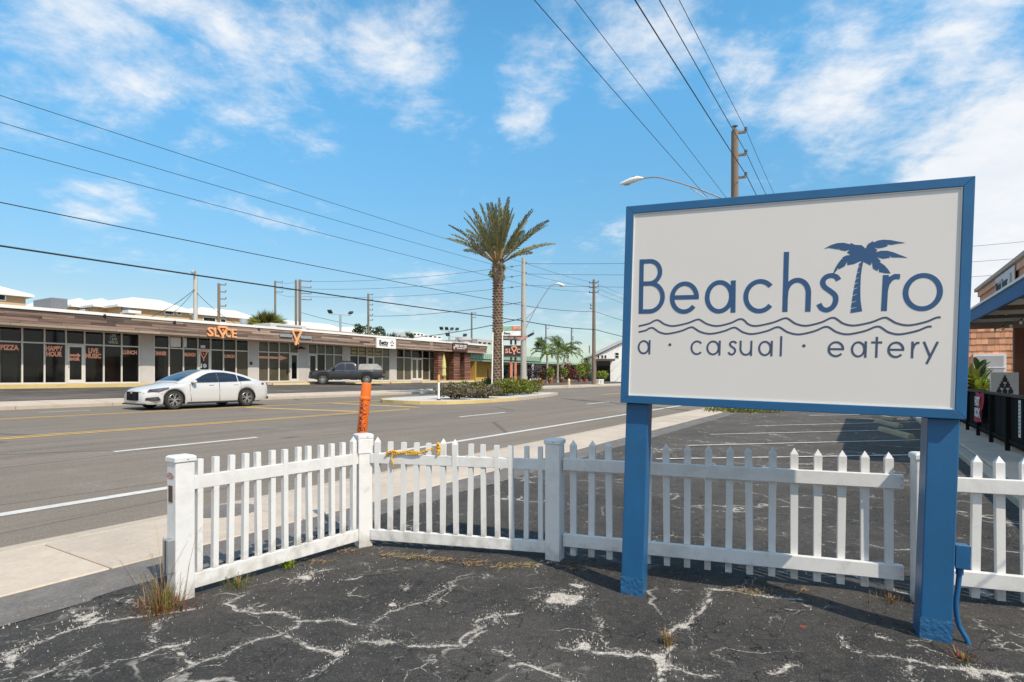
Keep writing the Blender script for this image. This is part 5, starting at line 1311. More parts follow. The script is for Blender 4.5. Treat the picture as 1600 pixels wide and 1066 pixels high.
def shrub(label, pos, rad, mats, n=600, size=.09, group=None, name='shrub', cat='shrub', seed=1, lobes=5, rz=0):
    rng = random.Random(seed); o = thing(name, label, cat, pos, rz, group)
    st = MB()
    lob = []
    for k in range(lobes):
        a = 2*PI*k/lobes+rng.random(); r = rng.uniform(.25, .6)
        lob.append((math.cos(a)*rad[0]*r, math.sin(a)*rad[1]*r, rad[2]*rng.uniform(.8, 1.25)))
    for c in lob: st.tube([(c[0]*.2, c[1]*.2, -.05), (c[0]*.7, c[1]*.7, c[2]*.5), c], [.03, .02, .008], 5)
    st.build('stem', M['wood_pole'], o)
    for mi, (mt, share) in enumerate(mats):
        mb = MB()
        for c in lob: leafcloud(mb, int(n*share/lobes), c, (rad[0]*.55, rad[1]*.55, rad[2]*.75), size, rng)
        raw('foliage', mb.v, mb.f, M[mt], o, kind='stuff')
    return o
ui = 17.4
def at_px(px, u, dz=0): t = tx(px, u); p = R(u, t, zg(u)+.13+dz); return p
GB = 'low shrubs on the median island'
for i, (px, u, rad, mats, lb) in enumerate((
    (712, 16.9, (1.0, .9, .42), [('leaf_grey', .8), ('leaf', .25)], 'greyish dry shrub at the left end of the median planting'),
    (738, 17.4, (.85, .8, .45), [('leaf', .85), ('leaf_lime', .2)], 'olive green shrub between the grey shrub and the date palm'),
    (757, 16.6, (.9, .8, .36), [('leaf_grey', .75), ('leaf', .3)], 'low grey green shrub in front of the date palm trunk'),
    (772, 18.6, (.9, .8, .55), [('leaf_dark', .9), ('leaf', .2)], 'dark green shrub right behind the foot of the date palm'),
    (789, 17.3, (1.0, .9, .52), [('leaf', .8), ('leaf_lime', .3)], 'yellow green shrub just right of the date palm trunk'),
    (806, 17.9, (1.0, 1.0, .55), [('leaf', .7), ('leaf_lime', .4)], 'bright yellow green shrub in the middle of the right planting'),
    (825, 18.1, (1.0, 1.0, .50), [('leaf', .85), ('leaf_lime', .2)], 'green shrub at the right end of the median planting, by the leaning white marker'))):
    shrub(lb, at_px(px, u), rad, mats, 2200, .075, GB, seed=i+3, lobes=7)
def delineator(label, px, u, h, tip, lean=0):
    o = thing('delineator_post', label, 'marker post', at_px(px, u)+Vector((0, 0, 0)), 0, 'white marker posts on the median island'); o.rotation_euler = (0, lean, 0)
    MB().cyl((0, 0, -.02), .05, h, 12).build('tube', M['white'], o, smooth=40)
    MB().cyl((0, 0, -.0), .085, .06, 12).build('base', M['darkmetal'], o)
    if tip: MB().lathe([(.053, h*.72), (.054, h*.72), (.054, h+.02), (0, h+.025)], 12).build('reflective_sleeve', M['yellowline'], o, smooth=40)
delineator('upright white marker post with yellow top at the left end of the median', 685.5, 16.9, 1.16, True)
delineator('plain white marker post leaning right at the far end of the median', 825, 18.3, .98, False, math.radians(9))
# date palm
def frond(mb, mbp, base, direc, length, droop, rng, nleaf=44, leafl=.42):
    d = Vector(direc).normalized(); side = d.cross(Vector((0, 0, 1)));
    if side.length < .05: side = Vector((1, 0, 0))
    side.normalize(); tw = rng.uniform(-.8, .8)
    pts = []; p = Vector(base); v = d.copy(); seg = 14
    for i in range(seg+1):
        pts.append(p.copy()); v = (v+Vector((0, 0, -droop*(i/seg)**1.2/seg*2))).normalized(); p = p+v*length/seg
    mbp.tube(pts[:seg], [.035*(1-.8*i/seg)+.005 for i in range(seg)], 4)
    for i in range(nleaf):
        f = .27+.73*i/(nleaf-1); q = f*seg; k = min(int(q), seg-1); o = pts[k].lerp(pts[k+1], q-k); ax = (pts[k+1]-pts[k]).normalized()
        s = (side-ax*side.dot(ax)).normalized(); up = s.cross(ax); s = s*math.cos(tw)+up*math.sin(tw); up = s.cross(ax)
        ll = leafl*(math.sin(PI*min(1, .18+f*.78))**.6)*rng.uniform(.8, 1.1)
        for sg in (-1, 1):
            dr = (s*sg*rng.uniform(.45, .75)+ax*.85+up*rng.uniform(.1, .55)).normalized(); tip = o+dr*ll+Vector((0, 0, -.10*ll)); mid = o+dr*ll*.5
            wv = ax.cross(dr).normalized().cross(dr)*.026
            mb.add([o-wv*.5, mid-wv, tip, mid+wv, o+wv*.5], [(0, 1, 2, 3, 4)])
pu = 17.8; ptt = tx(777, pu); pb = R(pu, ptt, zg(pu)+.1); pz = zat(425, pu, ptt)-pb.z
palm = thing('date_palm', 'tall date palm with rough trunk and upswept fronds on the median', 'palm tree', pb, 0)
rng = random.Random(11); tb = MB()
tb.tube([(0, 0, -.1), (0, 0, .3), (.0, 0, 2), (.03, 0, 4), (.04, 0, pz)], [.36, .33, .29, .27, .26], 14)
rows = 46
for r_ in range(rows):                                      # persistent leaf bases wound round the trunk
    z = .12+r_*(pz-.1)/rows; rad = .33-.07*min(1, z/3)
    for k in range(9):
        a = 2*PI*(k+.5*(r_ % 2))/9+r_*.05; ca, sa = math.cos(a), math.sin(a); cx_ = .04*z/pz
        e = rng.uniform(.05, .10); wd = .085
        o = Vector((cx_+ca*(rad-.06), sa*(rad-.06), z)); t1 = Vector((-sa, ca, 0))*wd
        tipv = Vector((cx_+ca*(rad+e), sa*(rad+e), z+.11))
        tb.add([o-t1, o+t1, tipv+t1*.55, tipv-t1*.55, Vector((cx_+ca*(rad-.05), sa*(rad-.05), z+.17))-t1*.6, Vector((cx_+ca*(rad-.05), sa*(rad-.05), z+.17))+t1*.6], [(0, 1, 2, 3), (3, 2, 5, 4), (0, 3, 4), (1, 5, 2)])
tb.build('trunk', M['trunk'], palm)
cr = MB()
for k in range(150):
    a = rng.uniform(0, 2*PI); z = pz-.55+rng.random()*1.15; rad = .36-.10*abs(z-pz)/.6; ca, sa = math.cos(a), math.sin(a); t1 = Vector((-sa, ca, 0))*.06
    o = Vector((.04+ca*(rad-.15), sa*(rad-.15), z)); tp = Vector((.04+ca*(rad+rng.uniform(.02, .12)), sa*(rad+.05), z+rng.uniform(.12, .3)))
    cr.add([o-t1, o+t1, tp+t1*.4, tp-t1*.4], [(0, 1, 2, 3)])
cr.tube([(.04, 0, pz-.6), (.04, 0, pz-.1), (.04, 0, pz+.5), (.04, 0, pz+.75)], [.27, .36, .30, .12], 12); cr.build('crown_boss', M['trunk'], palm)
lv = MB(); leafcloud(lv, 120, (-.28, -.1, pz-.15), (.22, .2, .22), .07, rng); leafcloud(lv, 60, (.36, -.1, pz+.2), (.14, .15, .18), .07, rng); leafcloud(lv, 40, (.36, -.1, pz-.35), (.10, .12, .2), .06, rng)
raw('climbing_leaves', lv.v, lv.f, M['leaf_lime'], palm, kind='stuff')
angs = []
for k in range(38):
    a = k*2.399963; el = 87-62*((k+.5)/38)**.85; angs.append((a, el))
for (a, el) in angs:
    e = math.radians(el+rng.uniform(-5, 5)); d = (math.cos(a)*math.cos(e), math.sin(a)*math.cos(e), math.sin(e))
    mb = MB(); mp_ = MB(); frond(mb, mp_, (.04+d[0]*.12, d[1]*.12, pz+.45), d, 3.45*rng.uniform(.88, 1.06)*(1.0 if el > 40 else .93), .24+.36*(1-el/90), rng, 46, .46)
    fo = raw('frond', mb.v, mb.f, M['frond'], palm); mp_.build('midrib', M['petiole'], fo)
for dx in (-.30, .33): MB().bar((dx, -.34, -.05), (dx*.85+.02, -.30, 3.6), .07, .035).build('support_batten', M['white'], palm)

# ------------------------------------------------------------------ poles
def pole(label, px, u, ytop, r0, r1, mat, group='utility poles', zbase=None, name='utility_pole', z_top=None, lean=0):
    t = tx(px, u); zb = zg(u) if zbase is None else zbase; zt = zat(ytop, u, t) if z_top is None else z_top
    o = road_thing(name, label, 'pole', u, t, zb, group)
    MB().tube([(0, 0, -.3), (0, 0, (zt-zb)*.5), (0, 0, zt-zb)], [r0, (r0+r1)/2, r1], 12).build('shaft', M[mat], o, smooth=60)
    return o, zt-zb
def arm(o, z, vec, r=.05, ins=True, mat='wood_pole'):
    v = Vector(vec); MB().bar((0, 0, z), v+Vector((0, 0, z)), r*2, r*2).build('crossarm', M[mat], o)
    if ins: MB().lathe([(.02, 0), (.07, .02), (.05, .06), (.08, .09), (.05, .13), (.07, .16), (.0, .2)], 8).build('insulator', M['insul'], o, tuple(v+Vector((0, 0, z+.02))), smooth=40)
# pole behind the sign on the near side
nt_ = tx(1148, 4.75)
pn, hn = pole('brown wooden utility pole rising behind the blue framed sign', 1148, 4.75, 205, .19, .145, 'wood_pole')
ARMZ = []
for y in (206, 241, 276):
    z = zat(y+2, 4.75, nt_); ARMZ.append(z); arm(pn, z, (.18, -.42, .02), .045)
MB().lathe([(.10, 0), (.11, .05), (.06, .09), (.05, .16), (.13, .2), (.06, .25), (0, .26)], 10).build('top_cap', M['insul'], pn, (0, 0, hn))
# street light fixed to that pole
stl = road_thing('street_light', 'cobra head street light reaching left above the blue framed sign', 'street light', 4.75, nt_, 9.0, 'cobra head street lights')
def cobra(o, reach, rise, drop=.55):
    MB().tube(smoothline([(0, .12, 0), (0, reach*.35, rise*.52), (0, reach*.68, rise*.95), (0, reach*.8, rise*1.02), (0, reach*.9, rise*1.03)], 4), .035, 7).build('arm_tube', M['galv'], o, smooth=60)
    MB().tube([(0, .12, -drop), (0, reach*.40, rise*.55)], .025, 6).build('brace_tube', M['galv'], o)
    h = MB().tube([(0, reach*.86, rise*1.03), (0, reach*.92, rise*1.04+.02), (0, reach*1.0, rise*1.02), (0, reach*1.1, rise*.99)], [.05, .12, .14, .06], 10).build('lamp_head', M['white'], o, smooth=60); 
    MB().ball((0, reach*1.03, rise*1.0-.085), .115, 10, 6, (.8, 1.6, .5)).build('lens', M['galv'], h, smooth=60); MB().cyl((0, reach*.96, rise*1.02+.11), .03, .08, 8).build('photocell', M['darkmetal'], h)
cobra(stl, 4.7, zat(281, 9.2, tx(990, 9.2))-9.0)
# pole A: concrete pole on the far side, and its street light
uA = 26.4; tA = tx(818, uA)
pa, ha = pole('pale concrete pole beside the date palm with a street light arm', 818, uA, 403, .30, .17, 'conc_pole')
for y in (412, 428, 446): arm(pa, zat(y, uA, tA)-zg(uA), (.30, -.1, 0), .045, True, 'galv')
zs = zat(516, uA, tA)
st2 = road_thing('street_light', 'cobra head street light on the concrete pole beside the date palm', 'street light', uA, tA, zs, 'cobra head street lights', extra=math.radians(-160))
cobra(st2, 3.4, zat(448, uA, tA)-zs, -.9)
# pole B, wooden, further along
uB = 26.4; tB = tx(928, uB)
pb_, hb = pole('wooden pole with many insulators right of the concrete pole', 928, uB, 437, .24, .15, 'wood_pole')
for y in (442, 449, 457): arm(pb_, zat(y, uB, tB)-zg(uB), (0, .55, 0), .04); arm(pb_, zat(y, uB, tB)-zg(uB), (0, -.55, 0), .04)
for y in (478, 483): arm(pb_, zat(y, uB, tB)-zg(uB), (.5, .2, 0), .05); arm(pb_, zat(y, uB, tB)-zg(uB), (-.5, .2, 0), .05)
# poles behind the shops
def backpole(label, px, u, yt, r=.17, arms=3, lng=.55, mat='wood_pole'):
    o, h = pole(label, px, u, yt, r*.85, r*.68, mat, 'utility poles', 1.0)
    for k in range(arms):
        z = h-.12-k*.75; s = Vector((.85, -.4, 0))*lng; arm(o, z, s, .05)
    return o, h
UBK = 58
p304, h304 = pole('grey pole with one tilted flood light behind the shop roof', 305.5, 50, 431, .2, .17, 'conc_pole', 'utility poles', 1.0)
MB().lathe([(.05, -.1), (.22, .2), (.21, .24), (0, .2)], 12).build('flood_head', M['insul'], p304, (-.28, -.2, h304+.12), smooth=40).rotation_euler = (.8, -.7, 0)
MB().bar((0, 0, h304-.1), (-.2, -.12, h304+.1), .07).build('bracket', M['insul'], p304)
p343, h343 = backpole('dark wooden pole with four side arms left of the orange letters, behind the roof', 342, UBK, 443, .2, 4, .7)
p430, h430 = backpole('slim wooden pole with side arms behind the round palm', 430, 75, 439, .2, 3, 1.1)
p463, h463 = backpole('left wooden pole of the close pair behind the shops', 462.5, UBK, 438, .2, 3, .01)
p468, h468 = backpole('right wooden pole of the close pair behind the shops', 468.5, UBK, 437, .22, 4, 1.4)
p576, h576 = backpole('dark wooden pole with six arms behind the white box sign', 575.5, 62, 459, .22, 6, .7)
p737, h737 = backpole('thin dark pole at the far end of the shop roof', 737, 55, 488, .2, 2, .8, 'insul')
p853, h853 = backpole('dark pole rising behind the green roof, left of the coconut palms', 853, 60, 507, .22, 2, .9, 'insul')
p893, h893 = backpole('dark pole with transformer behind the middle of the green roof', 893, 66, 513, .25, 2, .6, 'insul')
MB().cyl((.5, 0, h893-3.2), .35, 1.1, 12).build('transformer', M['galv'], p893)
backpole('short dark pole behind the right end of the green roof', 921, 66, 540, .25, 0, .4, 'insul')
def floodpole(label, px, u, yt, n):
    o, h = pole(label, px, u, yt, .16, .12, 'galv', 'flood light poles', 1.0, 'flood_light_pole')
    MB().bar((-1.1, .6, h), (1.1, -.6, h), .09).build('crossbar', M['galv'], o)
    for k in range(n):
        x = -1.1+2.2*k/(n-1); sg = -1 if x < 0 else 1
        MB().box(-.32, .32, -.25, .25, -.07, .07).build('lamp_head', M['darkmetal'], o, (x, -x*.55, h+.32)).rotation_euler = (0, -.5*sg, .5)
floodpole('flood light pole with two lamps left of the six armed pole', 532, 55, 492, 2); floodpole('flood light pole with four lamps above the far end of the shops', 702, 52, 517, 4); floodpole('small flood light pole beside the rooftop vent fan', 713, 46, 527, 2)

# ------------------------------------------------------------------ wires
def cable(label, a, b, r, sag, n=26, cat='cable', mid=None):
    a, b = Vector(a), Vector(b); pts = []
    for i in range(n+1):
        f = i/n; p = a.lerp(b, f); p.z -= sag*4*f*(1-f); pts.append(p-a)
    mb = MB().tube(pts, r, 5); o = mb.build('overhead_cable', M['cable'], None, a); tag(o, label, cat, 'overhead cables'); return o
zA = [zat(411, uA, tA), zat(427, uA, tA), zat(445, uA, tA), zat(478, uA, tA), zat(502, uA, tA)]
x0z = [11.45, 10.5, 9.6, 7.66, 6.12]
tl = tx(0, 26.0); t_start = -16.0
names = ['topmost thin cable of the left span, running up to the concrete pole', 'second thin cable from the top of the left span', 'third thin cable from the top of the left span', 'fourth, thicker cable of the left span above the shop roof', 'thick black cable, lowest of the left span, crossing the flood light pole']
for i, nm in enumerate(names):
    sag = .25; za = zA[i]; f = (tl-t_start)/(tA-t_start)
    zs_ = (x0z[i]+sag*4*f*(1-f)-za*f)/(1-f)
    cable(nm, R(26.0, t_start, zs_), R(26.3, tA, za), (.013, .013, .013, .020, .036)[i], sag)
for i, zB in enumerate((zat(442, uB, tB), zat(449, uB, tB), zat(457, uB, tB), zat(487, uB, tB), zat(515, uB, tB))):
    cable(('highest', 'second highest', 'third', 'fourth', 'lowest and thickest')[i]+' cable between the concrete pole and the wooden pole to its right', R(26.3, tA, zA[i]), R(26.3, tB, zB), (.014, .014, .014, .024, .04)[i], .15, 14)
    cable(('highest', 'second highest', 'third', 'fourth', 'lowest and thickest')[i]+' cable running on from the wooden pole behind the sign', R(26.3, tB, zB), R(26.3, tB+45, zB-.2), (.014, .014, .014, .024, .04)[i], .4, 14)
# cables over the near sidewalk
for i, z in enumerate(ARMZ):
    nm = ('upper right cable running to the top arm of the pole behind the sign', 'middle cable running to the second arm of the pole behind the sign', 'heavier cable running to the lowest arm of the pole behind the sign')[i]
    cable(nm, R(4.35, -30, z-.1), R(4.33, nt_+.18, z+.12), (.010, .013, .016)[i], .35); cable(nm+', its continuation', R(4.33, nt_+.18, z+.12), R(4.33, nt_+40, z+.1), (.010, .013, .016)[i], .45)
cable('left thin cable rising to the top edge above the street light', R(5.2, -30, 8.6), R(5.2, nt_+30, 8.5), .0085, .1)
cable('right thin cable rising to the top edge above the street light', R(5.2, -30, 9.65), R(5.2, nt_+30, 9.4), .0085, .1)
# cables that cross the road from the concrete pole
for i, (za, py) in enumerate(((zat(412, uA, tA), 345), (zat(428, uA, tA), 374), (zat(446, uA, tA), 400))):
    e = Vector(((1900-800)/F*46, 46, EYE+(HORIZ-py)/F*46))
    cable(('top', 'middle', 'bottom')[i]+' cable crossing the road behind the sign to the right edge', R(uA, tA, za), e, .016, 1.0)
for i, (za, h) in enumerate(((zat(414, uA, tA), h468), (zat(430, uA, tA), h468-.9), (zat(447, uA, tA), h468-1.8))):
    t4 = tx(468.5, UBK); o = cable(('upper', 'middle', 'lower')[i]+' thin cable from the close pair of poles to the concrete pole', R(UBK, t4, 1.0+h-.2), R(uA, tA, za), .016, .5)
    for f in (.93, .96):
        p = R(UBK, t4, 1+h-.2).lerp(R(uA, tA, za), f); p.z -= .5*4*f*(1-f); MB().ball((0, 0, 0), .09, 6, 4, (1.6, 1, 1)).build('strain_insulator', M['insul'], o, p-R(UBK, t4, 1+h-.2))
for i in range(3): cable(('upper', 'middle', 'lower')[i]+' thin cable between the slim pole and the close pair', R(75, tx(430, 75), 1+h430-.2-.75*i), R(UBK, tx(462.5, UBK), 1+h463-.2-.9*i), .016, .2, 12)
cable('thick cable rising from the six armed pole to the concrete pole', R(62, tx(575.5, 62), zat(530, 62, tx(575.5, 62))), R(26.3, tA, zat(497, uA, tA)), .04, .6)
cable('cable from the left roof to the concrete pole below the thin ones', R(62, tx(575.5, 62), zat(494, 62, tx(575.5, 62))), R(26.3, tA, zat(472, uA, tA)), .028, .4)
cable('drooping service cable from the flood light pole to the shop roof', R(50, tx(304, 50), zat(452, 50, tx(304, 50))), R(40, tx(215, 40), 5.0), .025, .3, 14)
cable('second drooping service cable from the flood light pole to the shop roof', R(50, tx(304, 50), zat(453, 50, tx(304, 50))), R(41, tx(228, 41), 5.0), .02, .6, 14)
cable('service cable from the flood light pole down to the vents on the roof', R(50, tx(306, 50), zat(456, 50, tx(306, 50))), R(44, tx(378, 44), 5.6), .022, .3, 14)
cable('thin cable between the close pair and the pole with six arms', R(UBK, tx(468.5, UBK), zat(488, UBK, tx(468.5, UBK))), R(62, tx(575.5, 62), zat(511, 62, tx(575.5, 62))), .025, .2, 12)
# ------------------------------------------------------------------ buildings behind the shops
def hip_roof(mb, t0, t1, u0, u1, ze, zr, ov=.45):
    a, b, c, d = t0-ov, t1+ov, u0-ov, u1+ov; ins = min(2.6, (b-a)/2*.9); c2, d2 = c+ins, d-ins
    vs = [(a, c, ze), (b, c, ze), (b, d, ze), (a, d, ze), (a+ins, c2, zr), (b-ins, c2, zr), (a, c, ze-.22), (b, c, ze-.22), (b, d, ze-.22), (a, d, ze-.22), (b-ins, d2, zr), (a+ins, d2, zr)]
    mb.add(vs, [(0, 1, 5, 4), (1, 2, 10, 5), (2, 3, 11, 10), (3, 0, 4, 11), (4, 5, 10, 11), (6, 7, 1, 0), (7, 8, 2, 1), (8, 9, 3, 2), (9, 6, 0, 3), (9, 8, 7, 6)])
def apartment(label, pxa, pxb, u, yr, ye, dp=11, wins=(), balc=()):
    ta, tb = tx(pxa, u), tx(pxb, u); tm_ = (ta+tb)/2; zr, ze = zat(yr, u, tm_), zat(ye, u, tm_)
    o = road_thing('apartment_building', label, 'building', u, ta, 1.0, 'tan apartment houses behind the shops')
    MB().box(0, tb-ta, 0, dp, -.5, ze-1.2).build('wall', M['tanwall'], o)
    m = MB(); hip_roof(m, 0, tb-ta, 0, dp, ze-1, zr-1); m.build('roof', M['offwhite'], o)
    for (pa, pb_, y0, y1) in wins:
        a, b = tx(pa, u)-ta, tx(pb_, u)-ta; z1, z0 = zat(y0, u, ta+a)-1, zat(y1, u, ta+a)-1
        f = MB().box(a-.1, b+.1, -.05, .02, z0-.1, z1+.1).build('window', M['white'], o); MB().box(a, b, -.062, -.052, z0, z1).build('pane', M['darkpane'], f)
    for (pa, pb_, y0, y1) in balc:
        a, b = tx(pa, u)-ta, tx(pb_, u)-ta; z1, z0 = zat(y0, u, ta+a)-1, zat(y1, u, ta+a)-1
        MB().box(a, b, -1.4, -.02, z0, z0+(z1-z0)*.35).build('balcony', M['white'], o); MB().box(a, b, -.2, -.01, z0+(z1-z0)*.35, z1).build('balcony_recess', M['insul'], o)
    return o
apartment('tall tan house with white hipped roof at the left edge, behind the shops', -150, 40, 60, 433, 452, 9, [(-2, 7, 458, 468)])
apartment('tan apartment wing with white roof just right of the grey rooftop unit', 84, 112, 76, 467, 479, 9, [(98, 103, 482, 487)])
apartment('tan apartment wing with dark window pair, second behind the shops', 116, 142, 72, 466, 478, 9, [(147, 152, 481, 488)], [(122, 132, 479, 487)])
apartment('tan apartment wing with white balcony, third behind the shops', 150, 178, 69, 466, 478, 10, [], [(180, 200, 478, 490)])
apartment('largest tan apartment block with long white roof left of the flood light pole', 188, 296, 66, 465, 482, 13, [(258, 270, 484, 490), (277, 282, 487, 491), (301, 303, 490, 495)], [(190, 210, 477, 490)])
apartment('long tan apartment block with white roof right of the flood light pole', 306, 400, 84, 482, 494, 13, [(318, 336, 496, 501), (345, 352, 499, 503)])
apartment('low tan building with white roof behind the close pair of poles', 440, 540, 86, 503, 513, 14, [(455, 470, 514, 518)])
apartment('small white roofed building behind the six armed pole', 545, 600, 100, 512, 521, 10)
def block(label, pxa, pxb, u, y0, mat, floors=3):
    ta, tb = tx(pxa, u), tx(pxb, u); z = zat(y0, u, (ta+tb)/2)
    o = road_thing('distant_block', label, 'building', u, ta, 0, 'distant blocks'); MB().box(0, tb-ta, 0, 10, 0, z).build('wall', M[mat], o)
    for f in range(floors):
        n = 4
        for k in range(n):
            w_ = (tb-ta)/n; MB().box(w_*k+.2*w_, w_*k+.8*w_, -.03, .02, z-1.2-f*3, z-.5-f*3).build('window', M['darkpane'], o)
    return o
block('far white block left of the four lamp flood light', 640, 662, 190, 520, 'white'); block('far pale block right of the distant palms', 662, 690, 210, 524, 'white')
block('beige building behind the end of the shops and the green roof', 746, 775, 58, 531, 'stucco_grey', 1)
# greenery behind the roof
def fanpalm(label, px, u, yt, rad, n, mat='leaf', name='palm_tree', trunk=True, zb=1.0, seed=1, group=None):
    rng = random.Random(seed); t = tx(px, u); zc = zat(yt, u, t)-rad*.8
    o = road_thing(name, label, 'palm tree', u, t, zb, group)
    MB().tube([(0, 0, -.2), (0, 0, zc-zb)], [.2, .15], 8).build('trunk', M['thintrunk'], o, smooth=60)
    mb = MB()
    for k in range(n):
        a = rng.uniform(0, 2*PI); e = rng.uniform(-.7, 1.45); d = Vector((math.cos(a)*math.cos(e), math.sin(a)*math.cos(e), math.sin(e)))
        s = d.orthogonal().normalized(); s2 = d.cross(s); L_ = rad*rng.uniform(.55, 1.05); c = Vector((0, 0, zc-zb))
        for j in range(9):
            q = (j-4)/4; dd = (d+s*q*.45+s2*rng.uniform(-.1, .1)).normalized(); w2 = s*rad*.028
            mid = c+dd*L_*.6; tip = c+dd*L_+Vector((0, 0, -.12*rad)); mb.add([c+d*L_*.25, mid-w2, tip, mid+w2], [(0, 1, 2, 3)])
    raw('crown', mb.v, mb.f, M[mat], o, kind='stuff'); return o
fanpalm('round dense fan palm behind the shop roof, left of the close pair of poles', 418, 47, 484, 2.1, 240, 'leaf', seed=2)
fanpalm('second crown of the dense fan palm behind the shop roof', 405, 50, 490, 1.6, 150, 'leaf', seed=12)
GP = 'small distant palms behind the white box sign'
for i, (px, yt, lb) in enumerate(((603, 520, 'leftmost small distant palm behind the white box sign'), (612, 518, 'second small distant palm behind the white box sign'), (620, 521, 'third small distant palm, right of the white box sign'), (638, 517, 'rightmost small distant palm, beside the far white block'))):
    fanpalm(lb, px, 90, yt, 2.0, 60, 'leaf_dark', seed=20+i, group=GP)
fanpalm('dark distant palm behind the green roof by the thin pole', 845, 80, 526, 2.6, 80, 'leaf_dark', seed=31)
def bush(label, px, u, yt, rad, mats, seed, n=700, sz=.22, name='tree', cat='tree', zb=None, group=None):
    t = tx(px, u); return shrub(label, R(u, t, zg(u) if zb is None else zb), rad, mats, n, sz, group, name, cat, seed)
def smalltree(label, px, u, yt, rad, seed, mat='leaf_dark'):
    rng = random.Random(seed); t = tx(px, u); zc = zat(yt, u, t)-rad*.6; o = road_thing('tree', label, 'tree', u, t, 1.0)
    MB().tube([(0, 0, -.2), (.1, 0, (zc-1)*.6), (0, 0, zc-1)], [.2, .14, .06], 7).build('trunk', M['wood_pole'], o)
    mb = MB()
    for k in range(6):
        c = (rng.uniform(-.7, .7)*rad, rng.uniform(-.7, .7)*rad, zc-1+rng.uniform(-.3, .4)*rad); leafcloud(mb, 130, c, (rad*.45, rad*.45, rad*.35), .16, rng)
    raw('crown', mb.v, mb.f, M[mat], o, kind='stuff')
smalltree('sparse dark tree left of the six armed pole, above the roof', 562, 66, 508, 1.4, 4); smalltree('sparse dark tree right of the six armed pole, above the roof', 588, 66, 511, 1.5, 5)
# far tree line that closes the view along the road
for k in range(30):
    pass
rng = random.Random(77); mb = MB()
for k in range(190):
    t = rng.uniform(150, 320); u = rng.choice((rng.uniform(29, 75), rng.uniform(-90, 4))); hgt = rng.uniform(2.5, 7)
    p = R(u, t, 0); leafcloud(mb, 120, (p.x, p.y, hgt*.55), (hgt*.8, hgt*.8, hgt*.5), .55, rng)
raw('far_tree_line', mb.v, mb.f, M['leaf_dark'], kind='stuff')

# ------------------------------------------------------------------ green roofed building further along
UGR = 37.2
ga, gb = tx(738, UGR), tx(966, UGR)
gr = road_thing('green_roof_building', 'low building with pale green metal mansard roof beyond the shops', 'building', 0, 0)
zge = zat(566, UGR, tx(850, UGR)); zgt = zge+2.0
MB().box(ga, gb, UGR+1.4, UGR+14, .5, zge+.3).build('wall', M['ochre'], gr)
MB().box(ga-.5, gb+.5, UGR-.1, UGR+1.35, zge-.22, zge-.02).build('eave', M['greenroof_dk'], gr)
rf = MB(); rf.add([(ga-.5, UGR-.12, zge), (gb+.5, UGR-.12, zge), (gb+.5, UGR+2.4, zgt), (ga-.5, UGR+2.4, zgt), (ga-.5, UGR+14, zgt), (gb+.5, UGR+14, zgt), (ga-.5, UGR+14, zge), (gb+.5, UGR+14, zge)], [(0, 1, 2, 3), (3, 2, 5, 4), (0, 3, 4, 6), (1, 7, 5, 2)]).build('roof', M['greenroof'], gr)
seam = MB().bar((0, 0, 0), (0, 2.52, zgt-zge), .05, .06).mesh('roof_seam', M['greenroof'])
n = int((gb-ga)/.6)
for k in range(n+1): inst(seam, 'roof_seam', gr, (ga-.4+.6*k, UGR-.12, zge+.03))
MB().box(tx(735, UGR-.2), tx(846, UGR-.2), UGR-.22, UGR-.125, zge+.05, zge+.62).build('upper_fascia', M['greenroof_dk'], gr)
fin = MB().box(0, .10, -.06, 0, 0, .58).mesh('fascia_fin', M['greenroof'])
k = tx(735, UGR-.2)
while k < tx(846, UGR-.2): inst(fin, 'fascia_fin', gr, (k, UGR-.225, zge+.06)); k += .42
for a, b, m_ in ((785, 803, 'darkpane'), (806, 818, 'brown'), (823, 832, 'darkpane'), (834, 845, 'stucco_grey'), (846, 858, 'darkpane'), (862, 876, 'brown'), (880, 898, 'darkpane'), (902, 915, 'stucco_grey'), (918, 930, 'darkpane')):
    ta, tb = tx(a, UGR+1.35), tx(b, UGR+1.35); f = MB().box(ta, tb, UGR+1.3, UGR+1.39, .9, zge-.3).build('shop_window', M['alu'], gr); MB().box(ta+.12, tb-.12, UGR+1.27, UGR+1.295, 1.0, zge-.42).build('pane', M[m_], f)
for px in (800, 833, 878, 908): MB().box(tx(px, UGR)-.1, tx(px, UGR)+.1, UGR, UGR+.2, .5, zge-.2).build('porch_post', M['white'], gr)
for px in (742, 763): tag(MB().box(-.1, .1, -.1, .1, 0, 1.5).build('bollard', M['brown'], None, R(UGR+.3, tx(px, UGR+.3), .9), RANG), ('left' if px == 742 else 'right')+' brown bollard in front of the ochre wall', 'bollard', 'brown bollards by the ochre wall')
# coconut palms in front of it
def coco(label, px, u, ytop, spread, seed, lean=0):
    rng = random.Random(seed); t = tx(px, u); z = zat(ytop, u, t)-1.0; zb = zg(u); o = thing('coconut_palm', label, 'palm tree', R(u, t, zb), 0, 'slender palms before the green roof'); h = z-zb
    MB().tube(smoothline([(0, 0, -.2), (lean*.3, 0, h*.4), (lean, 0, h)], 4), [.17]*2+[.12]*7, 9).build('trunk', M['thintrunk'], o, smooth=60)
    for k in range(15):
        a = k*2.4+rng.random()*.4; e = math.radians(rng.uniform(5, 72)); d = (math.cos(a)*math.cos(e), math.sin(a)*math.cos(e), math.sin(e)); mb = MB(); mp_ = MB()
        frond(mb, mp_, (lean, 0, h), d, spread*rng.uniform(.85, 1.1), 1.9, rng, 26, .62); mb.v = mb.v
        fo = raw('frond', mb.v, mb.f, M['coconut'], o); mp_.build('midrib', M['leaf_lime'], fo)
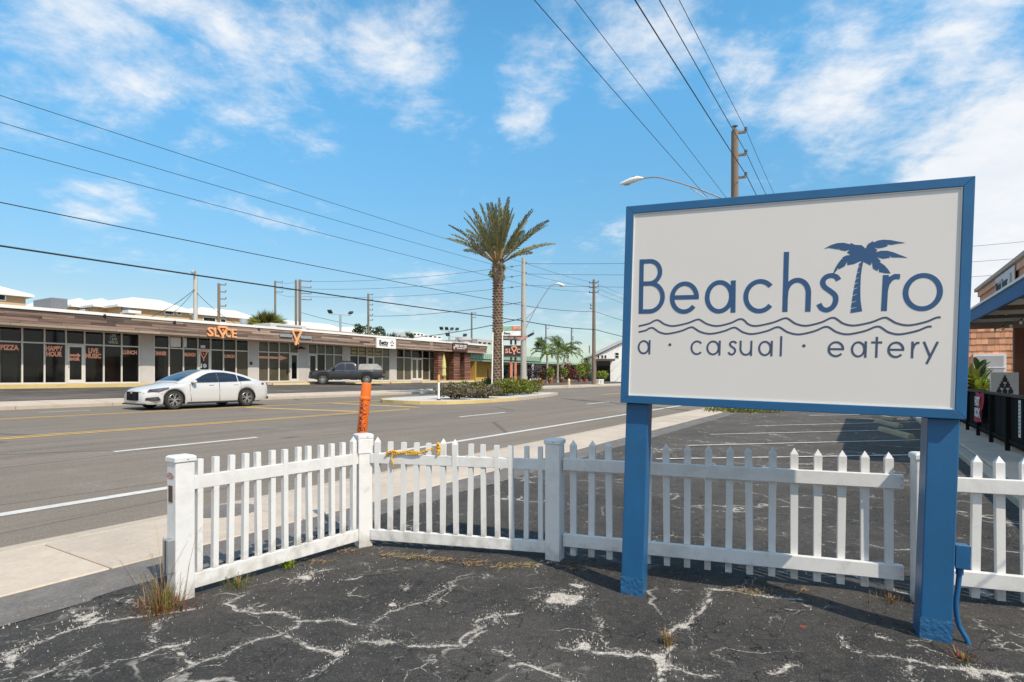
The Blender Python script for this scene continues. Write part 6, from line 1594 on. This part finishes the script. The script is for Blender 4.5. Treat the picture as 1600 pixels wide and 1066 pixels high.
coco('left slender palm with drooping fronds before the green roof', 855, 30.5, 541, 2.5, 3, .0); coco('middle slender palm with drooping fronds before the green roof', 871, 31.0, 538, 2.7, 4, .1); coco('right slender palm with drooping fronds before the green roof', 876, 32.5, 540, 2.6, 5, .6)
# potted and planted colour along the far pavement
PG = 'plants in front of the green roofed shops'
for i, (px, u, rad, mats, lb, pot) in enumerate((
    (838, 33.5, (1.3, 1.0, 1.0), [('leaf_purple', .9), ('leaf_grey', .2)], 'purple leaved bush left of the slender palms', 0),
    (847, 30.5, (.6, .6, .55), [('leaf_red', .5), ('leaf_dark', .6)], 'small reddish plant in a clay pot near the leaning white marker', 1),
    (860, 30.2, (.7, .7, .8), [('leaf', .5), ('leaf_lime', .5)], 'yellow green plant in a clay pot at the foot of the left slender palm', 1),
    (878, 31.5, (.9, .8, .8), [('leaf_lime', .6), ('leaf', .5)], 'lime plant in a clay pot right of the slender palms', 1),
    (886, 33.5, (1.2, 1.0, 1.5), [('leaf_red', .8), ('leaf_dark', .3)], 'tall rusty red bush behind the hydrant', 0),
    (891, 31.5, (.9, .8, .7), [('leaf_red', .5), ('leaf_purple', .5)], 'low dark red plant in a clay pot behind the hydrant', 1),
    (906, 31.5, (.9, .8, 1.0), [('leaf_lime', .6), ('leaf', .5)], 'bright green plant in a clay pot left of the wooden pole', 1),
    (915, 31.5, (.9, .8, 1.4), [('leaf_lime', .7), ('leaf', .4)], 'tall yellow green plant in a clay pot beside the wooden pole', 1),
    (940, 31.5, (1.4, 1.2, .9), [('leaf_lime', .9), ('leaf', .2)], 'yellow leaved bush right of the wooden pole', 0))):
    o = shrub(lb, R(u, tx(px, u), zg(u)+(.42 if pot else 0)), rad, mats, 420, .13, PG, 'potted_plant' if pot else 'shrub', 'plant', 50+i)
    if pot: MB().lathe([(.24, -.42), (.36, -.02), (.40, .0), (.34, .0), (.3, -.06), (0, -.06)], 14).build('clay_pot', M['terracotta'], o, smooth=40)
uh = 25.7; hyd = road_thing('fire_hydrant', 'cream fire hydrant on the far pavement before the red bush', 'hydrant', uh, tx(889, uh), zg(uh)+.05)
MB().lathe([(.18, 0), (.18, .05), (.12, .06), (.12, .5), (.15, .52), (.15, .56), (.11, .68), (.04, .74), (.04, .80), (0, .8)], 14).build('barrel', pm('cream_enamel', (.62, .52, .30), .5), hyd, smooth=40)
for s in (-1, 1): MB().cyl((s*.10, 0, .42), .055, s*.1, 10, 'x').build('outlet', M['yellowline'], hyd)
MB().box(-2.2, 2.2, -.9, .9, -.5, .06).build('concrete_pad', M['side'], hyd)
bn = road_thing('block_planter', 'low white block seat beside the wooden pole on the far pavement', 'block seat', uh+.5, tx(937, uh+.5), zg(27))
MB().box(-.7, .7, -.25, .25, .42, .55).build('seat', M['white'], bn); 
for x in (-.5, .15, .55): MB().box(x-.1, x+.1, -.22, .22, 0, .42).build('leg', M['white'], bn)
# pole sign beside the concrete pole
us = 30.5; ts_ = tx(803, us)
ps = road_thing('pole_sign', 'tall shopping row pylon sign with stacked panels on two rust orange posts', 'sign', us, ts_, zg(us), extra=-RANG+math.radians(8))
sc_ = F/depth(us, ts_); zb_ = zg(us)
def sx(px): return (px-803)/sc_
def sz(py): return EYE+(HORIZ-py)/sc_-zb_
for px in (798.5, 805.5):
    p = MB().box(sx(px)-.11, sx(px)+.11, -.11, .11, -.2, sz(566)).build('post', M['redpost'], ps); MB().box(sx(px)-.10, sx(px)+.10, -.10, .10, sz(566)+.002, sz(515)).build('post_top', M['darkmetal'], p)
def spanel(a, b, y0, y1, mat, name='panel'): return MB().box(sx(a), sx(b), -.28, -.12, sz(y1), sz(y0)).build(name, M[mat], ps)
MB().box(sx(785), sx(822), -.119, .12, sz(532), sz(509)).build('cabinet', M['white'], ps)
MB().box(sx(787), sx(822), -.119, .12, sz(558.5), sz(539)).build('cabinet', M['white'], ps)
def slett(s, px, py, h, wpx, mat, parent, bold=.0): inst(text_mesh(s, h, .006, M[mat], wpx/sc_, bold), 'lettering', parent, (sx(px), -.29, sz(py)))
p = spanel(785, 799, 510, 517, 'greenroof_dk'); p = spanel(799.5, 821, 510, 516, 'redpost'); slett('SKIN BAR', 810, 513, .24, 17, 'whitedecal', p)
p = spanel(785, 821, 517.5, 525, 'white'); slett('Betty', 792, 521.5, .34, 10, 'black', p, .01)
p = spanel(785, 821, 526, 531.5, 'brown'); slett('KIDS', 790, 528.7, .26, 7, 'whitedecal', p); slett('CUTS', 798, 528.7, .26, 7, 'whitedecal', p); slett('NAILS', 810, 528.7, .26, 9, 'whitedecal', p)
p = spanel(787, 820.5, 540, 557, 'black')
for ch, a, b in (('S', 788.5, 793.5), ('L', 794.5, 799), ('C', 806.5, 812.5), ('E', 814, 819)): slett(ch, (a+b)/2, 549, .62, b-a, 'coral', p, .015)
mb = MB(); xx = sx(802.7); zz = sz(548); mb.stroke([(xx-.28, zz+.28), (xx, zz-.15), (xx+.28, zz+.28)], .11, -.30, -.281); mb.stroke([(xx-.3, zz+.28), (xx-.12, zz+.38), (xx+.12, zz+.38), (xx+.3, zz+.28)], .11, -.302, -.281); mb.stroke([(xx, zz-.1), (xx, zz-.42)], .12, -.301, -.281); mb.build('slice_emblem', M['coral'], p)
fl = thing('flag', 'small flag in pink and dark blue flying from the concrete pole', 'flag', R(uA, tA, zat(529, uA, tA)), 0)
MB().bar((0, -.1, -.2), (.95, -.4, .75), .03).build('flag_staff', M['galv'], fl)
nf = MB(); P = []
for i in range(9):
    for j in range(4): f = i/8; P.append((-.55+1.5*f, -.32-.06*math.sin(f*9)-.02*j, -.15+.60*f**1.3+.30*(j/3-.5)*(1-.3*f)))
for i in range(8):
    for j in range(3): nf.f.append((i*4+j, i*4+j+1, (i+1)*4+j+1, (i+1)*4+j))
pk = pm('pink_cloth', (.55, .28, .24), .9, .2, 8); nv = pm('navy_cloth', (.03, .035, .07), .9)
raw('cloth', P, [f for f in nf.f if f[0] < 20], pk, fl); raw('cloth_end', P, [f for f in nf.f if f[0] >= 20], nv, fl)
# white house and cars at the end of the far side
Yh = 84.0
def hx(px): return (px-800)/F*Yh
def hz(py): return EYE+(HORIZ-py)/F*Yh-.9
wh = thing('white_house', 'white gabled house right of the green roof, by the sign edge', 'house', (hx(930), Yh, .9))
hx0 = hx(930)
MB().prism([(0, -.5), (hx(1040)-hx0, -.5), (hx(1040)-hx0, hz(545)), (hx(990)-hx0, hz(527)), (0, hz(557))], 0, 12, 'y').build('wall', M['white'], wh)
MB().bar((-.5, 5.6, hz(557)), (hx(990)-hx0, 5.6, hz(525.6)), 12, .14).bar((hx(990)-hx0, 5.6, hz(525.6)), (hx(1042)-hx0, 5.6, hz(544)), 12, .14).build('roof', M['stucco_grey'], wh)
f = MB().box(hx(961)-hx0, hx(967)-hx0, -.06, .02, hz(560), hz(551)).build('window', M['alu'], wh); MB().box(hx(961.6)-hx0, hx(966.4)-hx0, -.075, -.062, hz(559.3), hz(551.6)).build('pane', M['darkpane'], f); MB().box(hx(961)-hx0, hx(967)-hx0, -.09, -.076, hz(556), hz(555.4)).build('glazing_bar', M['white'], f)
MB().box(-.3, hx(957)-hx0, -2.2, -.02, hz(564.5), hz(561.5)).build('porch_roof', M['plank_dk'], wh)
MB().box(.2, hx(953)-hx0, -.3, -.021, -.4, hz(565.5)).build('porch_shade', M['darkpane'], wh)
for px in (933, 939, 944): f = MB().box(hx(px)-hx0, hx(px+4)-hx0, -.06, .02, hz(560), hz(555)).build('window', M['white'], wh); MB().box(hx(px)-hx0+.06, hx(px+4)-hx0-.06, -.07, -.061, hz(559.6), hz(555.4)).build('pane', M['darkpane'], f)
shrub('clipped green hedge by the white house at the sign edge', R(33, tx(962, 33), zg(33)), (2.2, .9, .75), [('leaf_lime', .55), ('leaf', .6)], 900, .12, None, 'hedge', 'hedge', 71)
shrub('triangular dark green shrub by the porch of the white house', R(37, tx(950, 37), zg(37)), (1.0, .8, 1.6), [('leaf', .9)], 500, .14, None, 'shrub', 'shrub', 72)
pc_ = road_thing('parked_car', 'white parked car seen over the hedge by the sign edge', 'car', 36, tx(965, 36), zg(36), extra=PI)
arch_z = .335; arches = (1.4, -1.4); AR = .38
car_body('body', M['carwhite'], pc_, -2.3, 2.3, [(-2.3, .8), (-2.1, 1.0), (1, 1.0), (2.1, .85), (2.3, .7)], [(-2.3, .75), (2.3, .65)], [(-2.3, .75), (-1.5, .9), (1.5, .9), (2.3, .7)], [(-2.3, .25), (2.3, .25)], arches, AR)
roof = [(-2.1, 1.0), (-1.7, 1.5), (-.5, 1.62), (.4, 1.58), (1.3, 1.0)]; bz = lambda x: .97; ys3 = lambda z, x: y_side(z, .84, .97, .62, 1.6, 1.2)
greenhouse('roof', M['carwhite'], pc_, roof, bz, ys3, -2.1, 1.3, .1); side_glass('side_window', [(.9, 1.02), (.4, 1.45), (-.4, 1.5), (-.4, 1.02)], ys3, pc_, M['carglass']); side_glass('side_window', [(-.5, 1.02), (-.5, 1.5), (-1.5, 1.42), (-1.7, 1.02)], ys3, pc_, M['carglass'])
for s in (1, -1):
    for x in arches: wheel(pc_, x, s*.79, .33, .2, s, 5)

# ------------------------------------------------------------------ right hand side: patio and neighbour
UFN = -2.3
def tfn(px): return tx(px, UFN)
re_ = road_thing('patio_kerb', None, None, 0, 0); re_['kind'] = 'structure'
t_near, t_far = 2.6, tx(1490, UFN)
MB().box(t_near, t_far+6, UFN-6, UFN+.62, -.3, .13).build('patio_slab', M['side'], re_, bevel=.015)
MB().box(t_near-.2, t_far+6, UFN+.625, UFN+.80, -.3, .10).build('kerb_stone', M['kerb'], re_, bevel=.015)
M['blackslat'] = pm('black_fence_slat', (.016, .015, .014), .85, .2, 6, spec=.08, objvar=.25, stretch=(1, 1, .2))
pf = road_thing('patio_fence', 'black slatted patio fence along the kerb at the right edge', 'fence', UFN, 0, .13)
FH = 1.02
sl_ = MB().box(-.046, .046, -.011, .011, .10, FH-.03).mesh('slat', M['blackslat'], bevel=.002)
ta, tb = 4.2, t_far+2.5; x = ta; k = 0
while x < tb and k < 170: inst(sl_, 'slat', pf, (x, .0, 0), (0, 0, random.uniform(-.05, .05))); x += .105; k += 1
MB().box(ta, tb, -.05, .05, FH-.028, FH+.02).build('top_rail', M['plank_dk'], pf, bevel=.004)
MB().box(ta, tb, .013, .045, .16, .22).build('bottom_rail', M['blackslat'], pf)
x = ta
while x < tb: MB().box(x-.04, x+.04, .014, .08, -.02, FH-.03).build('post', M['blackslat'], pf); x += 1.6
lg = MB()
for i in range(60):
    pass
# awning: a mono pitch canopy on the fascia beam
zf0, zf1 = 2.86, 3.13
aw = road_thing('patio_canopy', 'patio canopy with blue fascia and white rafters at the right edge', 'canopy', UFN, 0, 0)
tae = tx(1508, UFN)
tn0 = 11.2
MB().box(tn0, tae, -.03, .03, zf0, zf1).build('fascia_board', pm('bright_blue_fascia', (.014, .105, .27), .6, .08, 4, spec=.25), aw, bevel=.004)
MB().box(tn0, tae+.05, -5.2, .06, zf1+.002, zf1+.05).build('canopy_roof', M['white'], aw)
for i in range(9):
    x = tae-.15-1.1*i
    if x < tn0: break
    MB().bar((x, -.035, zf1-.14), (x, -5.0, zf1-.14), .06, .16).build('rafter', M['wood_pole' if i % 2 else 'white'], aw)
MB().bar((tn0+.1, -1.4, zf0-.02), (tae-.1, -1.4, zf0-.02), .09, .14).build('purlin', M['plank_lt'], aw); MB().bar((tae-.08, -.04, zf0-.02), (tae-.08, -5, zf0-.02), .08, .2).build('end_beam', M['plank_lt'], aw)
for x in (tae-6.2,): MB().box(x-.07, x+.07, -.75, -.61, .13, zf0-.03).build('post', M['brown'], aw)
# brown column and inner wall of the patio
pw = road_thing('patio_wall', 'red brown patio wall under the canopy at the right edge', 'wall', UFN, 0, .13)
brick_ = pm('red_brown_render', (.20, .085, .05), .85, .15, 3)
MB().box(tn0, tae-2.3, -3.4, -3.2, 0, zf0-.2).build('wall_panel', brick_, pw); MB().box(tx(1586, UFN-1.1)-.2, tx(1586, UFN-1.1)+.0, -1.5, -1.05, 0, zf0-.2).build('pier', brick_, pw)
# bulb string
sb = road_thing('string_lights', 'string of small unlit bulbs hanging under the canopy', 'string lights', UFN-.5, 0, 0); sm = MB(); pts = []
for i in range(33): x = 4.0+(tae-4.3)*i/32; pts.append((x, 0, zf0-.10-.10*abs(math.sin(i*PI/4))))
sm.tube(pts, .008, 5).build('cord', M['cable'], sb)
bulb = MB().ball((0, 0, -.07), .032, 8, 6, (1, 1, 1.3)).mesh('bulb', M['whitedecal'], smooth=60); skt = MB().cyl((0, 0, -.035), .016, .04, 8).mesh('socket', M['cable'])
for i in range(1, 32, 2): b = inst(skt, 'socket', sb, pts[i]); inst(bulb, 'bulb', b)
# shingled neighbour seen through the patio
tn = tx(1535, -4.4)+2.5
sh = road_thing('shingle_house', 'house end clad in orange wood shingles behind the patio', 'house', -1.5, tn, 0)
MB().box(.06, 5, -5.1, -.2, 0, 3.95).build('wall', M['tanwall'], sh)
M['shingle'] = pm('cedar_shingle', (.68, .32, .17), .8, .15, 4, objvar=.30, stretch=(1, 1, .3))
shm = {}
rng = random.Random(3)
rows = 13; rh_ = 3.9/rows; cnt = 0
for r_ in range(rows):
    y = -5.05
    while y < -.25:
        w_ = rng.choice((.16, .2, .24, .28))
        if w_ not in shm: shm[w_] = MB().add([(-.05, 0, 0), (-.05, w_-.008, 0), (-.015, w_-.008, rh_+.04), (-.015, 0, rh_+.04), (0, 0, 0), (0, w_-.008, 0), (0, w_-.008, rh_+.04), (0, 0, rh_+.04)], [(0, 1, 2, 3), (7, 6, 5, 4), (0, 4, 5, 1), (1, 5, 6, 2), (2, 6, 7, 3), (3, 7, 4, 0)]).mesh('shingle', M['shingle'])
        if cnt < 290: inst(shm[w_], 'shingle', sh, (.058, y, rh_*r_+rng.uniform(-.012, .012)))
        cnt += 1; y += w_
wx = tx(1562, -4.4)
f = MB().box(-.06, .02, -4.1, -2.9, 1.25, 2.55).build('window', M['white'], sh); MB().box(-.075, -.061, -4.0, -3.0, 1.35, 2.45).build('pane', M['stucco_grey'], f); MB().box(-.09, -.076, -4.1, -2.9, 1.88, 1.93).build('glazing_bar', M['white'], f)
# salon block above the canopy
sa = road_thing('salon_building', 'tan flat roofed building rising above the blue canopy', 'building', -3.0, 0, 0)
ts0 = tx(1531, -3.0); zr_ = zat(451, -3.0, ts0)
MB().box(14, ts0, -8, 0, 3.3, zr_-.1).build('wall', pm('orange_tan_stucco', (.62, .31, .19), .85, .1, 2), sa); MB().box(13.9, ts0+.15, -8, .12, zr_-.095, zr_).build('roof_edge', M['kerb'], sa); MB().box(14, ts0+.02, .002, .05, zr_-.26, zr_-.10).build('trim_board', pm('orange_tan_trim', (.68, .40, .27), .8), sa)
b0, b1 = tx(1588, -2.95), tx(1558, -2.95)
bn_ = road_thing('banner', 'white salon banner hung on the tan wall above the blue canopy', 'banner', -2.93, b0, 0, extra=PI)
zb1 = zr_-.14; MB().box(-(b1-b0), 0, -.02, 0, zb1-1.05, zb1).build('cloth', pm('banner_cloth', (.62, .60, .58), .7, .06, 4), bn_)
L_ = b1-b0
def btext(s, x, z, h, wd, mat='black'): 
    me = text_mesh(s, h, .003, M[mat], wd, .006)
    o = inst(me, 'lettering', bn_, (x, -.026, z)); return o
btext('Watch Tower', -L_*.64, zb1-.25, .30, L_*.66); btext('Salon', -L_*.66, zb1-.72, .5, L_*.58)
tw = MB().prism([(-L_*.24, zb1-.95), (-L_*.06, zb1-.95), (-L_*.10, zb1-.45), (-L_*.12, zb1-.12), (-L_*.18, zb1-.12), (-L_*.20, zb1-.45)], -.028, -.021, 'y').build('tower_emblem', M['plank_lt'], bn_)
# red and white shirt like banner on the fence, notice, display board, plants
hb_ = road_thing('hanging_pennant', 'red and white printed pennant hanging on the black patio fence', 'pennant', UFN+.10, tx(1531, UFN+.1), .13+FH, extra=PI)
P = []; nx, nz = 8, 10
for i in range(nx+1):
    for j in range(nz+1):
        fx, fz = i/nx-.5, j/nz; wd = 1.0*(.82+.18*abs(math.cos(fz*2.6)))
        P.append((fx*wd, -.012-.02*math.sin(fx*7+fz*5)-.01*fz, -fz*.66-.04*(1-4*fx*fx)*(1 if fz < .05 else 0)+.03*math.sin(fx*6)*(fz > .9)))
raw('cloth', P, [(i*(nz+1)+j, i*(nz+1)+j+1, (i+1)*(nz+1)+j+1, (i+1)*(nz+1)+j) for i in range(nx) for j in range(nz)], pm('red_cloth', (.42, .035, .05), .85, .15, 6), hb_, smooth=80)
for s_, z_, w2 in (('HOT', -.22, .62), ('SOX', -.47, .70)): inst(text_mesh(s_, .27, .002, M['whitedecal'], w2, .014), 'lettering', hb_, (.0, -.048, z_))
nt2 = road_thing('notice_sheet', 'narrow white printed notice strip on the black patio fence', 'notice', UFN+.09, tx(1593.5, UFN+.09), .13+.35)
MB().box(-.075, .075, 0, .006, 0, .62).build('sheet', M['whitedecal'], nt2)
for k in range(9): MB().box(-.055, .055, .0062, .0075, .06+.06*k, .085+.06*k).build('print_line', M['insul'], nt2)
db = road_thing('display_board', 'white board with a pyramid of black bottles printed on it, behind the patio fence', 'board', UFN-.8, tx(1570, UFN-.8), .13+.75, extra=-RANG)
MB().box(-.36, .36, 0, .03, 0, .72).build('board', M['white'], db); MB().bar((-.3, .05, -.75), (-.3, .05, .6), .04).build('leg', M['white'], db); MB().bar((.3, .05, -.75), (.3, .05, .6), .04).build('leg', M['white'], db)
for r_, n_ in enumerate((3, 2, 1)):
    for k in range(n_): MB().prism([(x_+(k-(n_-1)/2)*.15, z_+.17+r_*.15) for x_, z_ in ((-.06, 0), (.06, 0), (.06, .09), (.025, .12), (.025, .17), (-.025, .17), (-.025, .12), (-.06, .09))], -.008, -.001, 'y').build('bottle_print', M['black'], db)
def bigleaf_plant(label, pos, n, L0, mat, seed, name='tropical_plant', wd=.22):
    rng = random.Random(seed); o = thing(name, label, 'plant', pos, 0, 'tropical plants behind the patio fence')
    for k in range(n):
        a = rng.uniform(0, 2*PI); e = rng.uniform(.5, 1.35); L_ = L0*rng.uniform(.7, 1.1); d = Vector((math.cos(a)*math.cos(e), math.sin(a)*math.cos(e), math.sin(e))); s = d.cross(Vector((0, 0, 1))).normalized()
        vs = []; fs = []; p = Vector((rng.uniform(-.1, .1), rng.uniform(-.1, .1), rng.uniform(.3, .9))); v = d.copy()
        for i in range(7):
            f = i/6; w2 = wd*math.sin(PI*min(1, .08+f*.92))**.8*.5; up = s.cross(v)
            vs += [p-s*w2+up*w2*.4, p, p+s*w2+up*w2*.4]; p = p+v*L_/6; v = (v+Vector((0, 0, -.22))).normalized()
        for i in range(6):
            b = i*3; fs += [(b, b+1, b+4, b+3), (b+1, b+2, b+5, b+4)]
        raw('leaf', vs, fs, M[mat], o, smooth=60)
    st = MB().tube([(0, 0, 0), (0, 0, 1.0)], .05, 7).build('stem', M['leaf_dark'] if False else M['wood_pole'], o)
    return o
for i, (px, u, n_, L0, mt, z, lb) in enumerate(((1522, -3.6, 30, .95, 'leaf', .35, 'green plant partly hidden by the blue sign edge, behind the fence'), (1533, -3.8, 34, .9, 'leaf_lime', .2, 'lime green broad leaved plant in front of the shingles'), (1545, -4.2, 28, .7, 'leaf_lime', .15, 'smaller lime plant left of the display board'), (1519, -3.6, 9, .5, 'leaf_red', .3, 'reddish leaved plant at the blue sign edge'), (1530, -4.0, 14, .7, 'leaf_dark', .9, 'dark leaved tall plant before the shingles'))):
    bigleaf_plant(lb, R(u, tx(px, u), z), n_, L0, mt, 80+i)
# wheel stops on the right lot
ws = MB().prism([(-.085, -.02), (.085, -.02), (.075, .06), (.05, .115), (-.05, .115), (-.075, .06)], -.85, .85, 'x')
M['stoptan'] = pm('tan_concrete_stop', (.36, .30, .19), .9, .12, 4, .2, 40)
wsm = ws.mesh('wheel_stop', M['stoptan'], bevel=.01)
for (pa, pb_, lb) in (((1376, 673), (1424, 686), 'tan concrete wheel stop nearest the fence in the right lot'), ((1369, 660), (1407, 669), 'middle tan concrete wheel stop in the right lot'), ((1364, 652), (1398, 657.5), 'tan concrete wheel stop furthest away in the right lot')):
    a, b = G(*pa), G(*pb_); c = (a+b)/2; d = b-a; o = bpy.data.objects.new('wheel_stop', wsm); C.objects.link(o); o.location = c; o.rotation_euler = (0, 0, math.atan2(d.y, d.x)); tag(o, lb, 'wheel stop', 'tan wheel stops in the right lot'); o.scale = (d.length/1.7, 1, 1)
# weeds edge at the far end of the right lot
mb = MB(); rng = random.Random(8)
for k in range(50):
    p = G(rng.uniform(1118, 1205), 645-rng.uniform(0, 5)); leafcloud(mb, 40, (p.x, p.y, .06), (.6, .5, .12), .07, rng)
raw('grass_edge', mb.v, mb.f, M['leaf'], kind='stuff')
